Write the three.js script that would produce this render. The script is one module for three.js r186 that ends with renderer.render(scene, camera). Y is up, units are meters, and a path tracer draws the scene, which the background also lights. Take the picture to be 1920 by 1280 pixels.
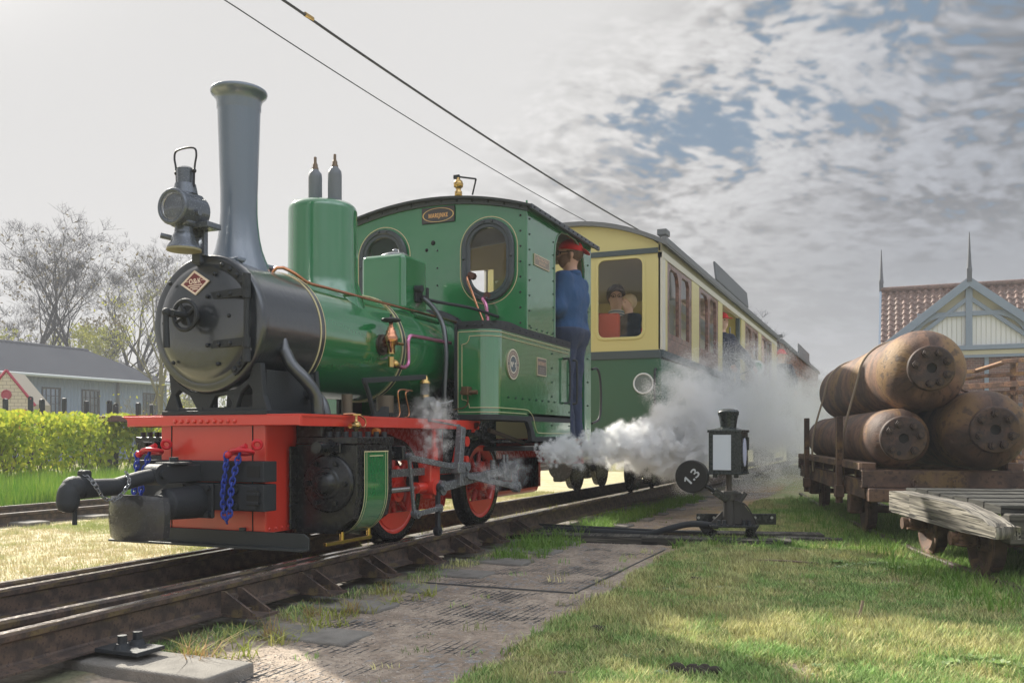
import * as THREE from 'three';
import { RoundedBoxGeometry } from 'three/addons/geometries/RoundedBoxGeometry.js';
import { mergeGeometries, mergeVertices } from 'three/addons/utils/BufferGeometryUtils.js';

// ---------- camera, sky, sun, exposure ----------
const scene = new THREE.Scene();
const EYE = 0.8, TURN = 0.400624;                       // eye height; the camera is turned 22.95 degrees off the track
const camera = new THREE.PerspectiveCamera(41.26, 1.5, 0.1, 2000);
camera.position.set(0, EYE, 0);
camera.rotation.y = TURN;
camera.setViewOffset(1500, 1000, 0, -142, 1500, 1000);   // rising front: level camera, horizon low in the frame
const renderer = new THREE.WebGLRenderer();
renderer.toneMapping = THREE.LinearToneMapping;
renderer.toneMappingExposure = 1.95;
renderer.shadowMap.enabled = true;
const SUN = new THREE.Vector3(-0.876 * 0.82, 0.573, -0.482 * 0.82).normalize();
const sun = new THREE.DirectionalLight(new THREE.Color(1, 0.94, 0.82), 4.8);
sun.position.copy(SUN).multiplyScalar(60); sun.target.position.set(0, 0, 0);
sun.castShadow = true; sun.shadow.radius = 2.5; sun.shadow.mapSize.set(4096, 4096);
Object.assign(sun.shadow.camera, { left: -40, right: 40, top: 40, bottom: -40, near: 1, far: 140 });
scene.add(sun, sun.target);

// ---------- noise ----------
const { clamp, lerp, smoothstep } = THREE.MathUtils;
function rng(seed) { let s = seed >>> 0; return () => { s = (s + 0x6d2b79f5) | 0; let t = Math.imul(s ^ (s >>> 15), 1 | s); t = (t + Math.imul(t ^ (t >>> 7), 61 | t)) ^ t; return ((t ^ (t >>> 14)) >>> 0) / 4294967296; }; }
const R0 = rng(7), HT = new Float32Array(65536).map(() => R0());
const hsh = (x, y, p) => { if (p) { x = ((x % p) + p) % p; y = ((y % p) + p) % p; } return HT[(x * 73 + y * 4129 + ((x * y * 31) | 0) + ((x ^ (y << 3)) * 57)) & 65535]; };
function vn(x, y, p = 0) { const ix = Math.floor(x), iy = Math.floor(y); let fx = x - ix, fy = y - iy; fx = fx * fx * (3 - 2 * fx); fy = fy * fy * (3 - 2 * fy); return lerp(lerp(hsh(ix, iy, p), hsh(ix + 1, iy, p), fx), lerp(hsh(ix, iy + 1, p), hsh(ix + 1, iy + 1, p), fx), fy); }
function fb(x, y, o = 4, p = 0) { let a = 0.5, s = 0, n = 0; for (let i = 0; i < o; i++) { s += a * vn(x + i * 17.3 * (p ? 0 : 1), y + i * 9.1 * (p ? 0 : 1), p); n += a; x *= 2; y *= 2; p *= 2; a *= 0.5; } return s / n; }
function v3(x, y, z) { const iz = Math.floor(z); let f = z - iz; f = f * f * (3 - 2 * f); return lerp(vn(x + iz * 37.7, y + iz * 11.3), vn(x + (iz + 1) * 37.7, y + (iz + 1) * 11.3), f); }
const f3 = (x, y, z) => (v3(x, y, z) + 0.5 * v3(2 * x, 2 * y, 2 * z) + 0.25 * v3(4 * x, 4 * y, 4 * z)) / 1.75;

// ---------- sky: thin bright overcast round the sun, broken altocumulus with blue gaps, grey-blue away from it ----------
{
  const W = 4096, H = 2048, data = new Float32Array(W * H * 4), cs = Math.cos(TURN), sn = Math.sin(TURN);
  for (let j = 0; j < H; j++) {
    const el = ((j + 0.5) / H - 0.5) * Math.PI, y = Math.sin(el), c = Math.cos(el);
    for (let i = 0; i < W; i++) {
      const o = (j * W + i) * 4; data[o + 3] = 1;
      if (y < -0.01) { data[o] = 0.16; data[o + 1] = 0.16; data[o + 2] = 0.14; continue; }
      const az = ((i + 0.5) / W - 0.5) * 2 * Math.PI, x = Math.cos(az) * c, z = Math.sin(az) * c;
      const cg = x * SUN.x + y * SUN.y + z * SUN.z, g = Math.acos(clamp(cg, -1, 1)) * 57.29578;
      const yy = Math.max(y, 0) + 0.07, px = x / yy, pz = z / yy;
      // cloud sheet: brightness of the lit cells falls away from the sun; sky behind the camera and overhead is brightened as added fill light
      const ph = Math.atan2(x * cs - z * sn, -x * sn - z * cs) * 57.29578, ed = el * 57.29578;
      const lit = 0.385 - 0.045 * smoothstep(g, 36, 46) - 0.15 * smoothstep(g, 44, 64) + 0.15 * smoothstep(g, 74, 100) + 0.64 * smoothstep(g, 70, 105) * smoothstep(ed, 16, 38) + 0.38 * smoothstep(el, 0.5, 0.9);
      const yk = Math.max(y, 0) + 0.26, ux = x / yk, uz = z / yk, wx = fb(ux * 4 + 3, uz * 4 + 8, 3) - 0.5, wz = fb(ux * 4 + 31, uz * 4 + 5, 3) - 0.5;
      const big = fb(ux * 1.6 + 11.2, uz * 1.6 + 4.1, 4), qx = ux + 0.10 * wx + 0.35 * uz, qz = uz + 0.10 * wz;
      const cell = 0.6 * fb(qx * 20, qz * 22 + 40, 3) + 0.4 * fb(qx * 44, qz * 48 + 11, 3), fine = fb(qx * 70, qz * 76 + 7, 3), mid = fb(qx * 5 + 70, qz * 6 + 9, 3);
      const veil = 1 - smoothstep(g + 14 * (big - 0.5) + 12 * (mid - 0.5) + 10 * (cell - 0.5), 34, 44);      // milky glare round the sun hides all structure
      const low = 1 - smoothstep(ed + 6 * (big - 0.5), 8, 15);             // the sheet closes towards the horizon
      const gap = Math.exp(-(((ph - 10) / 8) ** 2) - ((ed - 18.4) / 2.6) ** 2) + 0.6 * Math.exp(-(((ph - 21) / 8) ** 2) - ((ed - 22) / 5) ** 2) + 0.25 * smoothstep(big, 0.5, 0.66);
      const thin = (0.56 * gap + 2.3 * (0.5 - cell) + 0.9 * (0.5 - fine) + 0.6 * (0.5 - mid)) * (1 - veil) * (1 - low);
      const hole = smoothstep(thin, 0.26, 0.80);
      const dark = (1 - veil) * (1 - 0.7 * low) * smoothstep(0.55 * (1 - cell) + 0.2 * (1 - mid) + 0.25 * big, 0.42, 0.60);
      const streak = (low * 0.9 + 0.2) * (1 - veil) * (fb(px * 0.6, pz * 0.5 + ed * 0.9, 4) - 0.5);
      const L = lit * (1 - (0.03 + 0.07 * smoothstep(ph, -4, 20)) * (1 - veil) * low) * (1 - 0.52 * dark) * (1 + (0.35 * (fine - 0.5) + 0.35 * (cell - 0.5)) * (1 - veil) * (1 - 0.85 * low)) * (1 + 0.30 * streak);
      const cool = smoothstep(g, 40, 66) * (0.6 + 0.5 * smoothstep(ph, 12, 26));
      let r = L * (1 - 0.10 * cool), gg = L * (0.985 - 0.03 * cool), b = L * (0.975 + 0.09 * cool);
      const bl = [0.085, 0.135, 0.195], hk = hole * 0.9;
      r = lerp(r, bl[0], hk); gg = lerp(gg, bl[1], hk); b = lerp(b, bl[2], hk);
      const au = 2.6 * Math.exp(-((g / 7.5) ** 2));                        // the aureole of the sun behind thin cloud
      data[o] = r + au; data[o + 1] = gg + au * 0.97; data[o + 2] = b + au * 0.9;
    }
  }
  const t = new THREE.DataTexture(data, W, H, THREE.RGBAFormat, THREE.FloatType);
  t.mapping = THREE.EquirectangularReflectionMapping; t.magFilter = THREE.LinearFilter; t.needsUpdate = true;
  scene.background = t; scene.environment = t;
}

// ---------- textures ----------
function tex(n, fn, srgb = true, rep = 1) {
  const d = new Uint8Array(n * n * 4);
  for (let j = 0; j < n; j++) for (let i = 0; i < n; i++) { const c = fn(i / n, j / n), o = (j * n + i) * 4; for (let k = 0; k < 3; k++) d[o + k] = clamp(Math.round((c.length ? c[k] : c) * 255), 0, 255); d[o + 3] = 255; }
  const t = new THREE.DataTexture(d, n, n); t.wrapS = t.wrapT = THREE.RepeatWrapping; t.magFilter = THREE.LinearFilter; if (srgb) t.colorSpace = THREE.SRGBColorSpace; t.repeat.set(rep, rep); t.needsUpdate = true; return t;
}
const again = (t, a, b = a) => { const c = t.clone(); c.repeat.set(a, b); c.needsUpdate = true; return c; };
const mixc = (a, b, t) => [lerp(a[0], b[0], t), lerp(a[1], b[1], t), lerp(a[2], b[2], t)];
const T = {};
T.noise = tex(512, (u, v) => fb(u * 16, v * 16, 5, 16), false);
T.fine = tex(512, (u, v) => 0.5 * fb(u * 64, v * 64, 3, 64) + 0.5 * vn(u * 256, v * 256, 256), false);
T.rust = tex(1024, (u, v) => { const a = fb(u * 8, v * 8, 5, 8), b = fb(u * 40 + 3, v * 40, 4, 40), c = fb(u * 4 + 9, v * 4, 4, 4); let k = mixc([0.30, 0.235, 0.205], [0.44, 0.335, 0.27], smoothstep(a, 0.3, 0.7)); k = mixc(k, [0.50, 0.40, 0.24], smoothstep(c, 0.55, 0.75) * 0.7); return mixc(k, [0.20, 0.15, 0.14], smoothstep(b, 0.55, 0.8) * 0.6); });
T.rustB = tex(512, (u, v) => 0.6 * fb(u * 32, v * 32, 4, 32) + 0.4 * vn(u * 200, v * 200, 200), false);
T.wood = tex(1024, (u, v) => { const w = fb(u * 3, v * 48, 4, 0), g = fb(u * 6 + 2, v * 180, 3, 0), cr = smoothstep(fb(u * 4 + 7, v * 70 + 3, 3), 0.66, 0.74); let k = mixc([0.47, 0.455, 0.43], [0.76, 0.74, 0.70], smoothstep(w, 0.3, 0.7)); k = mixc(k, [0.33, 0.32, 0.30], smoothstep(g, 0.55, 0.8) * 0.6); return mixc(k, [0.12, 0.115, 0.11], cr * 0.8); });
T.woodB = tex(512, (u, v) => 0.7 * fb(u * 5, v * 120, 3) + 0.3 * (1 - smoothstep(fb(u * 4 + 7, v * 70 + 3, 3), 0.62, 0.74)), false);
T.brick = (() => { const n = 512; return tex(n, (u, v) => { const row = Math.floor(v * 16), x = u * 8 + (row % 2) * 0.5, fx = x - Math.floor(x), fy = v * 16 - row, id = hsh(Math.floor(x) % 8, row, 0); const m = fx < 0.04 || fy < 0.12; const c = mixc([0.42, 0.29, 0.25], [0.56, 0.38, 0.31], id); return m ? [0.55, 0.51, 0.48] : mixc(c, [0.30, 0.22, 0.2], fb(u * 40, v * 40, 3, 40) * 0.5); }); })();
const std = (c, r = 0.6, o = {}) => new THREE.MeshPhysicalMaterial({ color: new THREE.Color().setRGB(...c), roughness: r, ...o });
const mod = T.fine;
const M = {
  green: std([0.022, 0.185, 0.062], 0.16, { ior: 1.9, clearcoat: 1, clearcoatRoughness: 0.04, bumpMap: again(T.noise, 1.2), bumpScale: 0.0012 }),
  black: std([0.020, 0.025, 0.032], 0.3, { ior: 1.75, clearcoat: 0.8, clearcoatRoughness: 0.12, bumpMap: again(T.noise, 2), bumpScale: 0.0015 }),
  matt: std([0.022, 0.026, 0.031], 0.62, { bumpMap: again(T.fine, 3), bumpScale: 0.0015 }),
  grime: std([0.016, 0.018, 0.02], 0.45, { roughnessMap: again(T.noise, 4), bumpMap: again(T.noise, 3), bumpScale: 0.0005 }),
  red: std([0.70, 0.045, 0.025], 0.3, { clearcoat: 0.8, clearcoatRoughness: 0.2, bumpMap: again(T.noise, 2), bumpScale: 0.001 }),
  deep: std([0.42, 0.03, 0.022], 0.5, { roughnessMap: again(T.noise, 3) }),
  cream: std([0.62, 0.55, 0.33], 0.5),
  steel: std([0.20, 0.21, 0.225], 0.42, { metalness: 0.35, roughnessMap: again(T.noise, 5), bumpMap: again(T.fine, 4), bumpScale: 0.0006 }),
  bright: std([0.7, 0.7, 0.7], 0.22, { metalness: 1 }),
  brass: std([0.55, 0.37, 0.14], 0.3, { metalness: 1, roughnessMap: again(T.noise, 9) }),
  copper: std([0.62, 0.29, 0.17], 0.3, { metalness: 1, roughnessMap: again(T.noise, 9) }),
  pink: std([0.62, 0.22, 0.36], 0.22, { metalness: 0.75, iridescence: 1, iridescenceIOR: 1.9, iridescenceThicknessRange: [100, 330] }),
  glass: new THREE.MeshPhysicalMaterial({ color: 0xffffff, roughness: 0.02, transmission: 1, thickness: 0, ior: 1.55 }),
  tan: std([0.42, 0.33, 0.19], 0.6), dark: std([0.02, 0.02, 0.02], 0.9),
  rust: new THREE.MeshStandardMaterial({ map: T.rust, roughness: 0.75, bumpMap: again(T.rustB, 2), bumpScale: 0.003 }),
  rail: new THREE.MeshStandardMaterial({ map: again(T.rust, 3), color: new THREE.Color().setRGB(0.72, 0.86, 0.98), roughness: 0.62, bumpMap: again(T.rustB, 3), bumpScale: 0.002 }),
  railtop: std([0.34, 0.29, 0.26], 0.36, { metalness: 0.7, roughnessMap: again(T.noise, 5) }),
  wood: new THREE.MeshStandardMaterial({ map: T.wood, roughness: 0.85, bumpMap: T.woodB, bumpScale: 0.006 }),
  woodDark: new THREE.MeshStandardMaterial({ map: again(T.wood, 1), color: new THREE.Color().setRGB(0.22, 0.215, 0.2), roughness: 0.85, bumpMap: T.woodB, bumpScale: 0.004 }),
  concrete: std([0.30, 0.28, 0.25], 0.9, { bumpMap: again(T.fine, 2), bumpScale: 0.004, map: tex(256, (u, v) => 0.75 + 0.25 * fb(u * 16, v * 16, 4, 16)) }),
};

// ---------- geometry helpers ----------
const V = (x, y, d) => new THREE.Vector3(x, y, -d);      // d grows along the track away from the camera
function norm(g) { if (g.index) g = g.toNonIndexed(); for (const k of Object.keys(g.attributes)) if (!['position', 'normal', 'uv'].includes(k)) g.deleteAttribute(k); if (!g.attributes.uv) g.setAttribute('uv', new THREE.BufferAttribute(new Float32Array(g.attributes.position.count * 2), 2)); if (!g.attributes.normal) g.computeVertexNormals(); g.morphAttributes = {}; return g; }
function boxUV(g, k = 1) {                               // uv in metres, each triangle seen along its main axis
  const p = g.attributes.position, uv = g.attributes.uv, a = new THREE.Vector3(), b = new THREE.Vector3(), c = new THREE.Vector3();
  for (let i = 0; i < p.count; i += 3) {
    a.fromBufferAttribute(p, i); b.fromBufferAttribute(p, i + 1); c.fromBufferAttribute(p, i + 2);
    const n = b.clone().sub(a).cross(c.clone().sub(a)), x = Math.abs(n.x), y = Math.abs(n.y), z = Math.abs(n.z);
    [a, b, c].forEach((q, m) => x >= y && x >= z ? uv.setXY(i + m, q.z * k, q.y * k) : y >= z ? uv.setXY(i + m, q.z * k, q.x * k) : uv.setXY(i + m, q.x * k, q.y * k));
  }
  return g;
}
function tf(g, p = [0, 0, 0], r = [0, 0, 0], s = [1, 1, 1]) { return g.applyMatrix4(new THREE.Matrix4().compose(new THREE.Vector3(p[0], p[1], -p[2]), new THREE.Quaternion().setFromEuler(new THREE.Euler(...r)), new THREE.Vector3(...s))); }
const bx = (w, h, l, x, y, d, b = 0.004, r = [0, 0, 0]) => tf(norm(b > 0 ? new RoundedBoxGeometry(w, h, l, 1, Math.min(b, w / 2.1, h / 2.1, l / 2.1)) : new THREE.BoxGeometry(w, h, l)), [x, y, d], r);
const AX = { y: [0, 0, 0], x: [0, 0, -Math.PI / 2], z: [-Math.PI / 2, 0, 0] };   // top of the cylinder: +x, or away from the camera along the track
const cy = (r0, r1, h, x, y, d, ax = 'y', seg = 20) => tf(norm(new THREE.CylinderGeometry(r1, r0, h, seg)), [x, y, d], AX[ax]);
function rod(a, b, r0, r1 = r0, seg = 10) { const d = b.clone().sub(a), g = norm(new THREE.CylinderGeometry(r1, r0, d.length(), seg)); return g.applyMatrix4(new THREE.Matrix4().compose(a.clone().add(b).multiplyScalar(0.5), new THREE.Quaternion().setFromUnitVectors(new THREE.Vector3(0, 1, 0), d.normalize()), new THREE.Vector3(1, 1, 1))); }
const tb = (pts, r, seg = 8, n = pts.length * 6, closed = false) => norm(new THREE.TubeGeometry(new THREE.CatmullRomCurve3(pts.map((p) => p.isVector3 ? p : V(...p)), closed, 'centripetal'), n, r, seg, closed));
const poly = (pts, r, seg = 6) => { const o = []; pts = pts.map((p) => p.isVector3 ? p : V(...p)); for (let i = 0; i + 1 < pts.length; i++) o.push(rod(pts[i], pts[i + 1], r, r, seg)); return o; };
const lt = (prof, x, y, d, ax = 'y', seg = 32) => tf(norm(new THREE.LatheGeometry(prof.map((p) => new THREE.Vector2(...p)), seg)), [x, y, d], AX[ax]);
const ball = (r, x, y, d, s = [1, 1, 1], a = 14) => tf(norm(new THREE.SphereGeometry(r, a, Math.max(6, a >> 1))), [x, y, d], [0, 0, 0], s);
const tor = (R, r, x, y, d, rot = [0, 0, 0], s = [1, 1, 1], a = 32) => tf(norm(new THREE.TorusGeometry(R, r, 8, a)), [x, y, d], rot, s);
const shp = (pts, holes = []) => { const s = pts instanceof THREE.Path ? pts : new THREE.Shape(pts.map((p) => new THREE.Vector2(...p))); for (const h of holes) s.holes.push(h instanceof THREE.Path ? h : new THREE.Path(h.map((p) => new THREE.Vector2(...p)))); return s; };
const ex = (s, t, b = 0, cs = 12) => norm(new THREE.ExtrudeGeometry(s instanceof THREE.Path ? s : shp(s), { depth: t - 2 * b, bevelEnabled: b > 0, bevelSize: b, bevelThickness: b, bevelOffset: -b, bevelSegments: 1, curveSegments: cs }).translate(0, 0, b));
const SIDE = [0, Math.PI / 2, 0];                       // a shape drawn as (d, y) seen from the right-hand side: use exS
const exS = (pts, t, x, b = 0, cs = 12) => ex(pts, t, b, cs).applyMatrix4(new THREE.Matrix4().set(0, 0, 1, x, 0, 1, 0, 0, -1, 0, 0, 0, 0, 0, 0, 1));   // (d, y) -> x = x..x+t
const stad = (w, h, P = THREE.Shape) => { const s = new P(), r = w / 2, k = h / 2 - r; s.moveTo(r, -k); s.lineTo(r, k); s.absarc(0, k, r, 0, Math.PI, false); s.lineTo(-r, -k); s.absarc(0, -k, r, Math.PI, 2 * Math.PI, false); return s; };
const circ = (r, P = THREE.Path) => { const s = new P(); s.absarc(0, 0, r, 0, 2 * Math.PI, false); return s; };
const rrect = (w, h, r, P = THREE.Path) => { const s = new P(), x = w / 2, y = h / 2; s.moveTo(-x + r, -y); s.lineTo(x - r, -y); s.quadraticCurveTo(x, -y, x, -y + r); s.lineTo(x, y - r); s.quadraticCurveTo(x, y, x - r, y); s.lineTo(-x + r, y); s.quadraticCurveTo(-x, y, -x, y - r); s.lineTo(-x, -y + r); s.quadraticCurveTo(-x, -y, -x + r, -y); return s; };

// ---------- things and parts ----------
const used = {};
const numbered = (n) => { const k = used[n] = (used[n] ?? -1) + 1; return k ? n + '_' + String(k).padStart(3, '0') : n; };
function join(geos, uv = true) { let g = [].concat(geos); g = g.length > 1 ? mergeGeometries(g.map(norm)) : norm(g[0]); return uv ? boxUV(g, uv === true ? 1 : uv) : g; }
function part(name, geos, mat, parent, label, uv = true) { const m = new THREE.Mesh(geos.isBufferGeometry && geos.userData.shared ? geos : join(geos, uv), mat); m.name = name; m.castShadow = m.receiveShadow = true; if (label) m.userData.label = label; parent.add(m); return m; }
const shared = (geos, uv = true) => { const g = join(geos, uv); g.userData.shared = true; return g; };
const sub = (name, parent, label) => { const g = new THREE.Group(); g.name = name; if (label) g.userData.label = label; parent.add(g); return g; };
function tag(o, label, category, group) { o.userData.label = label; o.userData.category = category; if (group) o.userData.group = group; return o; }
function thing(name, label, category, p = [0, 0, 0], turn = 0, group) { const g = new THREE.Group(); g.name = numbered(name); g.position.set(p[0], p[1], -p[2]); g.rotation.y = turn; scene.add(tag(g, label, category, group)); return g; }
function struct(name, geos, mat, uv = true) { const m = new THREE.Mesh(join(geos, uv), mat); m.name = numbered(name); m.castShadow = m.receiveShadow = true; m.userData.kind = 'structure'; scene.add(m); return m; }
const stuff = (m) => { m.userData.kind = 'stuff'; return m; };
function plate(w, h, draw, pxm = 1600) { const c = document.createElement('canvas'); c.width = Math.round(w * pxm); c.height = Math.round(h * pxm); const x = c.getContext('2d'); x.scale(c.width, c.height); draw(x, h / w); const t = new THREE.CanvasTexture(c); t.colorSpace = THREE.SRGBColorSpace; return t; }
function text(x, s, cx, cyy, size, ratio, color, font = 'bold', maxw = 0.9) { x.save(); x.translate(cx, cyy); x.scale(1 / 100, 1 / 100 / ratio); x.fillStyle = color; x.font = font + ' ' + size * 100 + 'px sans-serif'; x.textAlign = 'center'; x.textBaseline = 'middle'; x.fillText(s, 0, 0, maxw * 100); x.restore(); }
function scatter(name, geo, mat, list, parent = scene) { const m = new THREE.InstancedMesh(geo, mat, list.length), q = new THREE.Quaternion(), e = new THREE.Euler(), mt = new THREE.Matrix4(), c = new THREE.Color(); list.forEach((a, i) => { mt.compose(new THREE.Vector3(a[0], a[1], -a[2]), q.setFromEuler(e.set(a[5] ?? 0, a[3] ?? 0, a[6] ?? 0)), Array.isArray(a[4]) ? new THREE.Vector3(...a[4]) : new THREE.Vector3(1, 1, 1).multiplyScalar(a[4] ?? 1)); m.setMatrixAt(i, mt); if (a[7]) m.setColorAt(i, c.setRGB(...a[7])); }); m.name = name; m.castShadow = m.receiveShadow = true; m.userData.kind = 'stuff'; parent.add(m); return m; }
const exP = (pts, h, y, b = 0, cs = 12) => ex(pts, h, b, cs).applyMatrix4(new THREE.Matrix4().set(1, 0, 0, 0, 0, 0, 1, y, 0, -1, 0, 0, 0, 0, 0, 1));   // (x, d) outline lifted to y..y+h
// ---------- ground: one sheet out to the horizon, path, grids ----------
const pathEdge = (s) => -1.27 - 0.035 * (s - 2.7) + 0.10 * (fb(s * 0.9, 3, 3) - 0.5) + 0.05 * (vn(s * 6, 1) - 0.5);
const inPath = (x, s) => smoothstep(pathEdge(s) + 0.10 * (fb(x * 5, s * 5, 3) - 0.5) - x, -0.06, 0.06) * smoothstep(x + 2.52 + 0.25 * (fb(x * 3, s * 2.2, 3) - 0.5), -0.06, 0.12) * (1 - smoothstep(s, 15, 18));
const bed = (x) => smoothstep(x, -4.15, -3.75) * (1 - smoothstep(x, -2.7, -2.45));      // ballastless soil between the rails
const hgt = (x, s) => 0.03 * (fb(x * 0.5 + 9, s * 0.5, 3) - 0.5) * (1 - inPath(x, s)) + 0.012 * (fb(x * 5, s * 5, 3) - 0.5) + 0.006 * (vn(x * 38, s * 38) - 0.5) - 0.012 * inPath(x, s);
{
  // one map of 20 x 20 m: sandy path with worn patches, lawn with bare and dry places, pale trodden grass left of the track
  const N = 2048, X0 = -14, Z0 = 1, SZ = 20, img = new Uint8Array(N * N * 4), gam = (v) => clamp(Math.round(255 * Math.pow(v, 1 / 2.2)), 0, 255);
  for (let j = 0; j < N; j++) for (let i = 0; i < N; i++) {
    const x = X0 + (i + 0.5) / N * SZ, s = Z0 + (j + 0.5) / N * SZ, o = (j * N + i) * 4;
    const n1 = fb(x * 1.3, s * 1.3, 4), n2 = fb(x * 7 + 5, s * 7, 4), n3 = vn(x * 60, s * 60), n4 = vn(x * 110, s * 110);
    let c = mixc([0.46, 0.42, 0.22], [0.31, 0.36, 0.15], smoothstep(n1, 0.35, 0.65)); c = mixc(c, [0.48, 0.40, 0.20], smoothstep(n2 * 0.6 + n1 * 0.4, 0.52, 0.68)); c = mixc(c, [0.27, 0.22, 0.15], smoothstep(n2 * 0.7 + (1 - n1) * 0.3, 0.62, 0.72));
    const dry = smoothstep(-4.0 - x, -0.2, 0.4) * (1 - smoothstep(-x, 9.8, 11.2)); c = mixc(c, mixc([0.58, 0.50, 0.33], [0.44, 0.42, 0.21], smoothstep(n2, 0.45, 0.7)), dry * 0.9);
    const p = inPath(x, s), so = bed(x);
    let sand = mixc([0.43, 0.35, 0.275], [0.32, 0.25, 0.19], smoothstep(n2, 0.35, 0.65)); sand = mixc(sand, [0.52, 0.36, 0.18], smoothstep(fb(x * 0.8 + 31, s * 0.8 + 2, 3), 0.48, 0.66) * smoothstep(x, -2.3, -1.7)); sand = mixc(sand, [0.25, 0.245, 0.24], smoothstep(n3 * 0.5 + n2 * 0.5, 0.62, 0.75));
    c = mixc(c, mixc([0.085, 0.075, 0.06], [0.20, 0.17, 0.13], n2), Math.max(so, smoothstep(x, -2.75, -2.6) * (1 - smoothstep(x, -2.35, -2.1)) * 0.7)); c = mixc(c, sand, p);
    const k = 0.72 + 0.34 * n3 + 0.28 * (n4 - 0.5) * 1.6; for (let q = 0; q < 3; q++) img[o + q] = gam(c[q] * k); img[o + 3] = 255;
  }
  const gt = new THREE.DataTexture(img, N, N); gt.colorSpace = THREE.SRGBColorSpace; gt.magFilter = THREE.LinearFilter; gt.wrapS = gt.wrapT = THREE.ClampToEdgeWrapping; gt.needsUpdate = true;
  const far = tex(512, (u, v) => { const a = fb(u * 10, v * 10, 5, 10); return mixc([0.42, 0.44, 0.24], [0.54, 0.50, 0.33], smoothstep(a, 0.35, 0.65)); }, true, 1);
  // a single sheet: fine grid near by, coarse to the horizon, with two materials by area
  const steps = (a, b, st) => { const o = []; for (let v = a; v < b - 1e-6; v += st) o.push(v); return o; };
  const xs = [-900, -400, -150, -80, -50, -36, -26, -19, ...steps(-14, -4.5, 0.25), ...steps(-4.5, -2.6, 0.06), ...steps(-2.6, 2.2, 0.025), ...steps(2.2, 6, 0.25), 6, 9, 14, 22, 40, 90, 250, 900];
  const zs = [-900, -200, -40, -8, ...steps(1, 2.3, 0.2), ...steps(2.3, 6.4, 0.025), ...steps(6.4, 10, 0.06), ...steps(10, 21, 0.25), 21, 24, 30, 40, 60, 90, 150, 300, 900];
  const pos = [], uv = [], ia = [], ib = [], inN = (x, s) => x >= X0 && x <= X0 + SZ && s >= Z0 && s <= Z0 + SZ;
  for (const s of zs) for (const x of xs) { const n = inN(x, s); pos.push(x, n ? hgt(x, s) * Math.min(1, (x - X0) / 2, (X0 + SZ - x) / 1, (Z0 + SZ - s) / 2) : 0, -s); uv.push((x - X0) / SZ, (s - Z0) / SZ); }
  for (let j = 0; j + 1 < zs.length; j++) for (let i = 0; i + 1 < xs.length; i++) { const a = j * xs.length + i, b = a + 1, c = a + xs.length, d = c + 1, t = inN(xs[i], zs[j]) && inN(xs[i + 1], zs[j + 1]) ? ia : ib; t.push(a, b, c, b, d, c); }
  const g = new THREE.BufferGeometry(); g.setAttribute('position', new THREE.Float32BufferAttribute(pos, 3)); g.setAttribute('uv', new THREE.Float32BufferAttribute(uv, 2)); g.setIndex([...ia, ...ib]); g.addGroup(0, ia.length, 0); g.addGroup(ia.length, ib.length, 1); g.computeVertexNormals();
  const m = new THREE.Mesh(g, [new THREE.MeshStandardMaterial({ map: gt, roughness: 0.95, bumpMap: again(T.fine, 14), bumpScale: 0.006 }), new THREE.MeshStandardMaterial({ map: again(far, 14), roughness: 1 })]); m.name = 'ground'; m.userData.kind = 'structure'; m.receiveShadow = true; scene.add(m);
}
{ // wire grids half sunk in the path
  const w = [], R = rng(3), gridM = std([0.14, 0.145, 0.15], 0.5, { metalness: 0.6 });
  const sheet = (x0, x1, s0, s1, y, skew, st) => { const geo = []; for (let x = x0; x <= x1; x += st) geo.push(tf(norm(new THREE.BoxGeometry(0.0028, 0.006, s1 - s0)), [x + skew, y, (s0 + s1) / 2])); for (let s = s0; s <= s1; s += st) geo.push(tf(norm(new THREE.BoxGeometry(x1 - x0, 0.005, 0.0028)), [(x0 + x1) / 2 + skew, y - 0.0012, s])); return geo; };
  const t1 = thing('path_grid', 'nearer steel wire grid half sunk in the sandy path beside the rail', 'wire grid', [0, 0, 0], 0, 'wire grids in the path'); stuff(part('wire', sheet(-2.32, -1.44, 2.2, 4.45, -0.0150, 0, 0.034), gridM, t1));
  const t2 = thing('path_grid', 'farther steel wire grid in the path, reaching to the point rod timbers', 'wire grid', [0, 0, 0], 0, 'wire grids in the path'); stuff(part('wire', sheet(-2.42, -1.52, 4.5, 6.55, -0.0150, -0.03, 0.034), gridM, t2)); part('edge_strip', [bx(0.9, 0.008, 0.006, -2.0, -0.006, 4.48, 0), bx(0.006, 0.009, 2.0, -1.545, -0.008, 5.5, 0)], gridM, t2);
}
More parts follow.
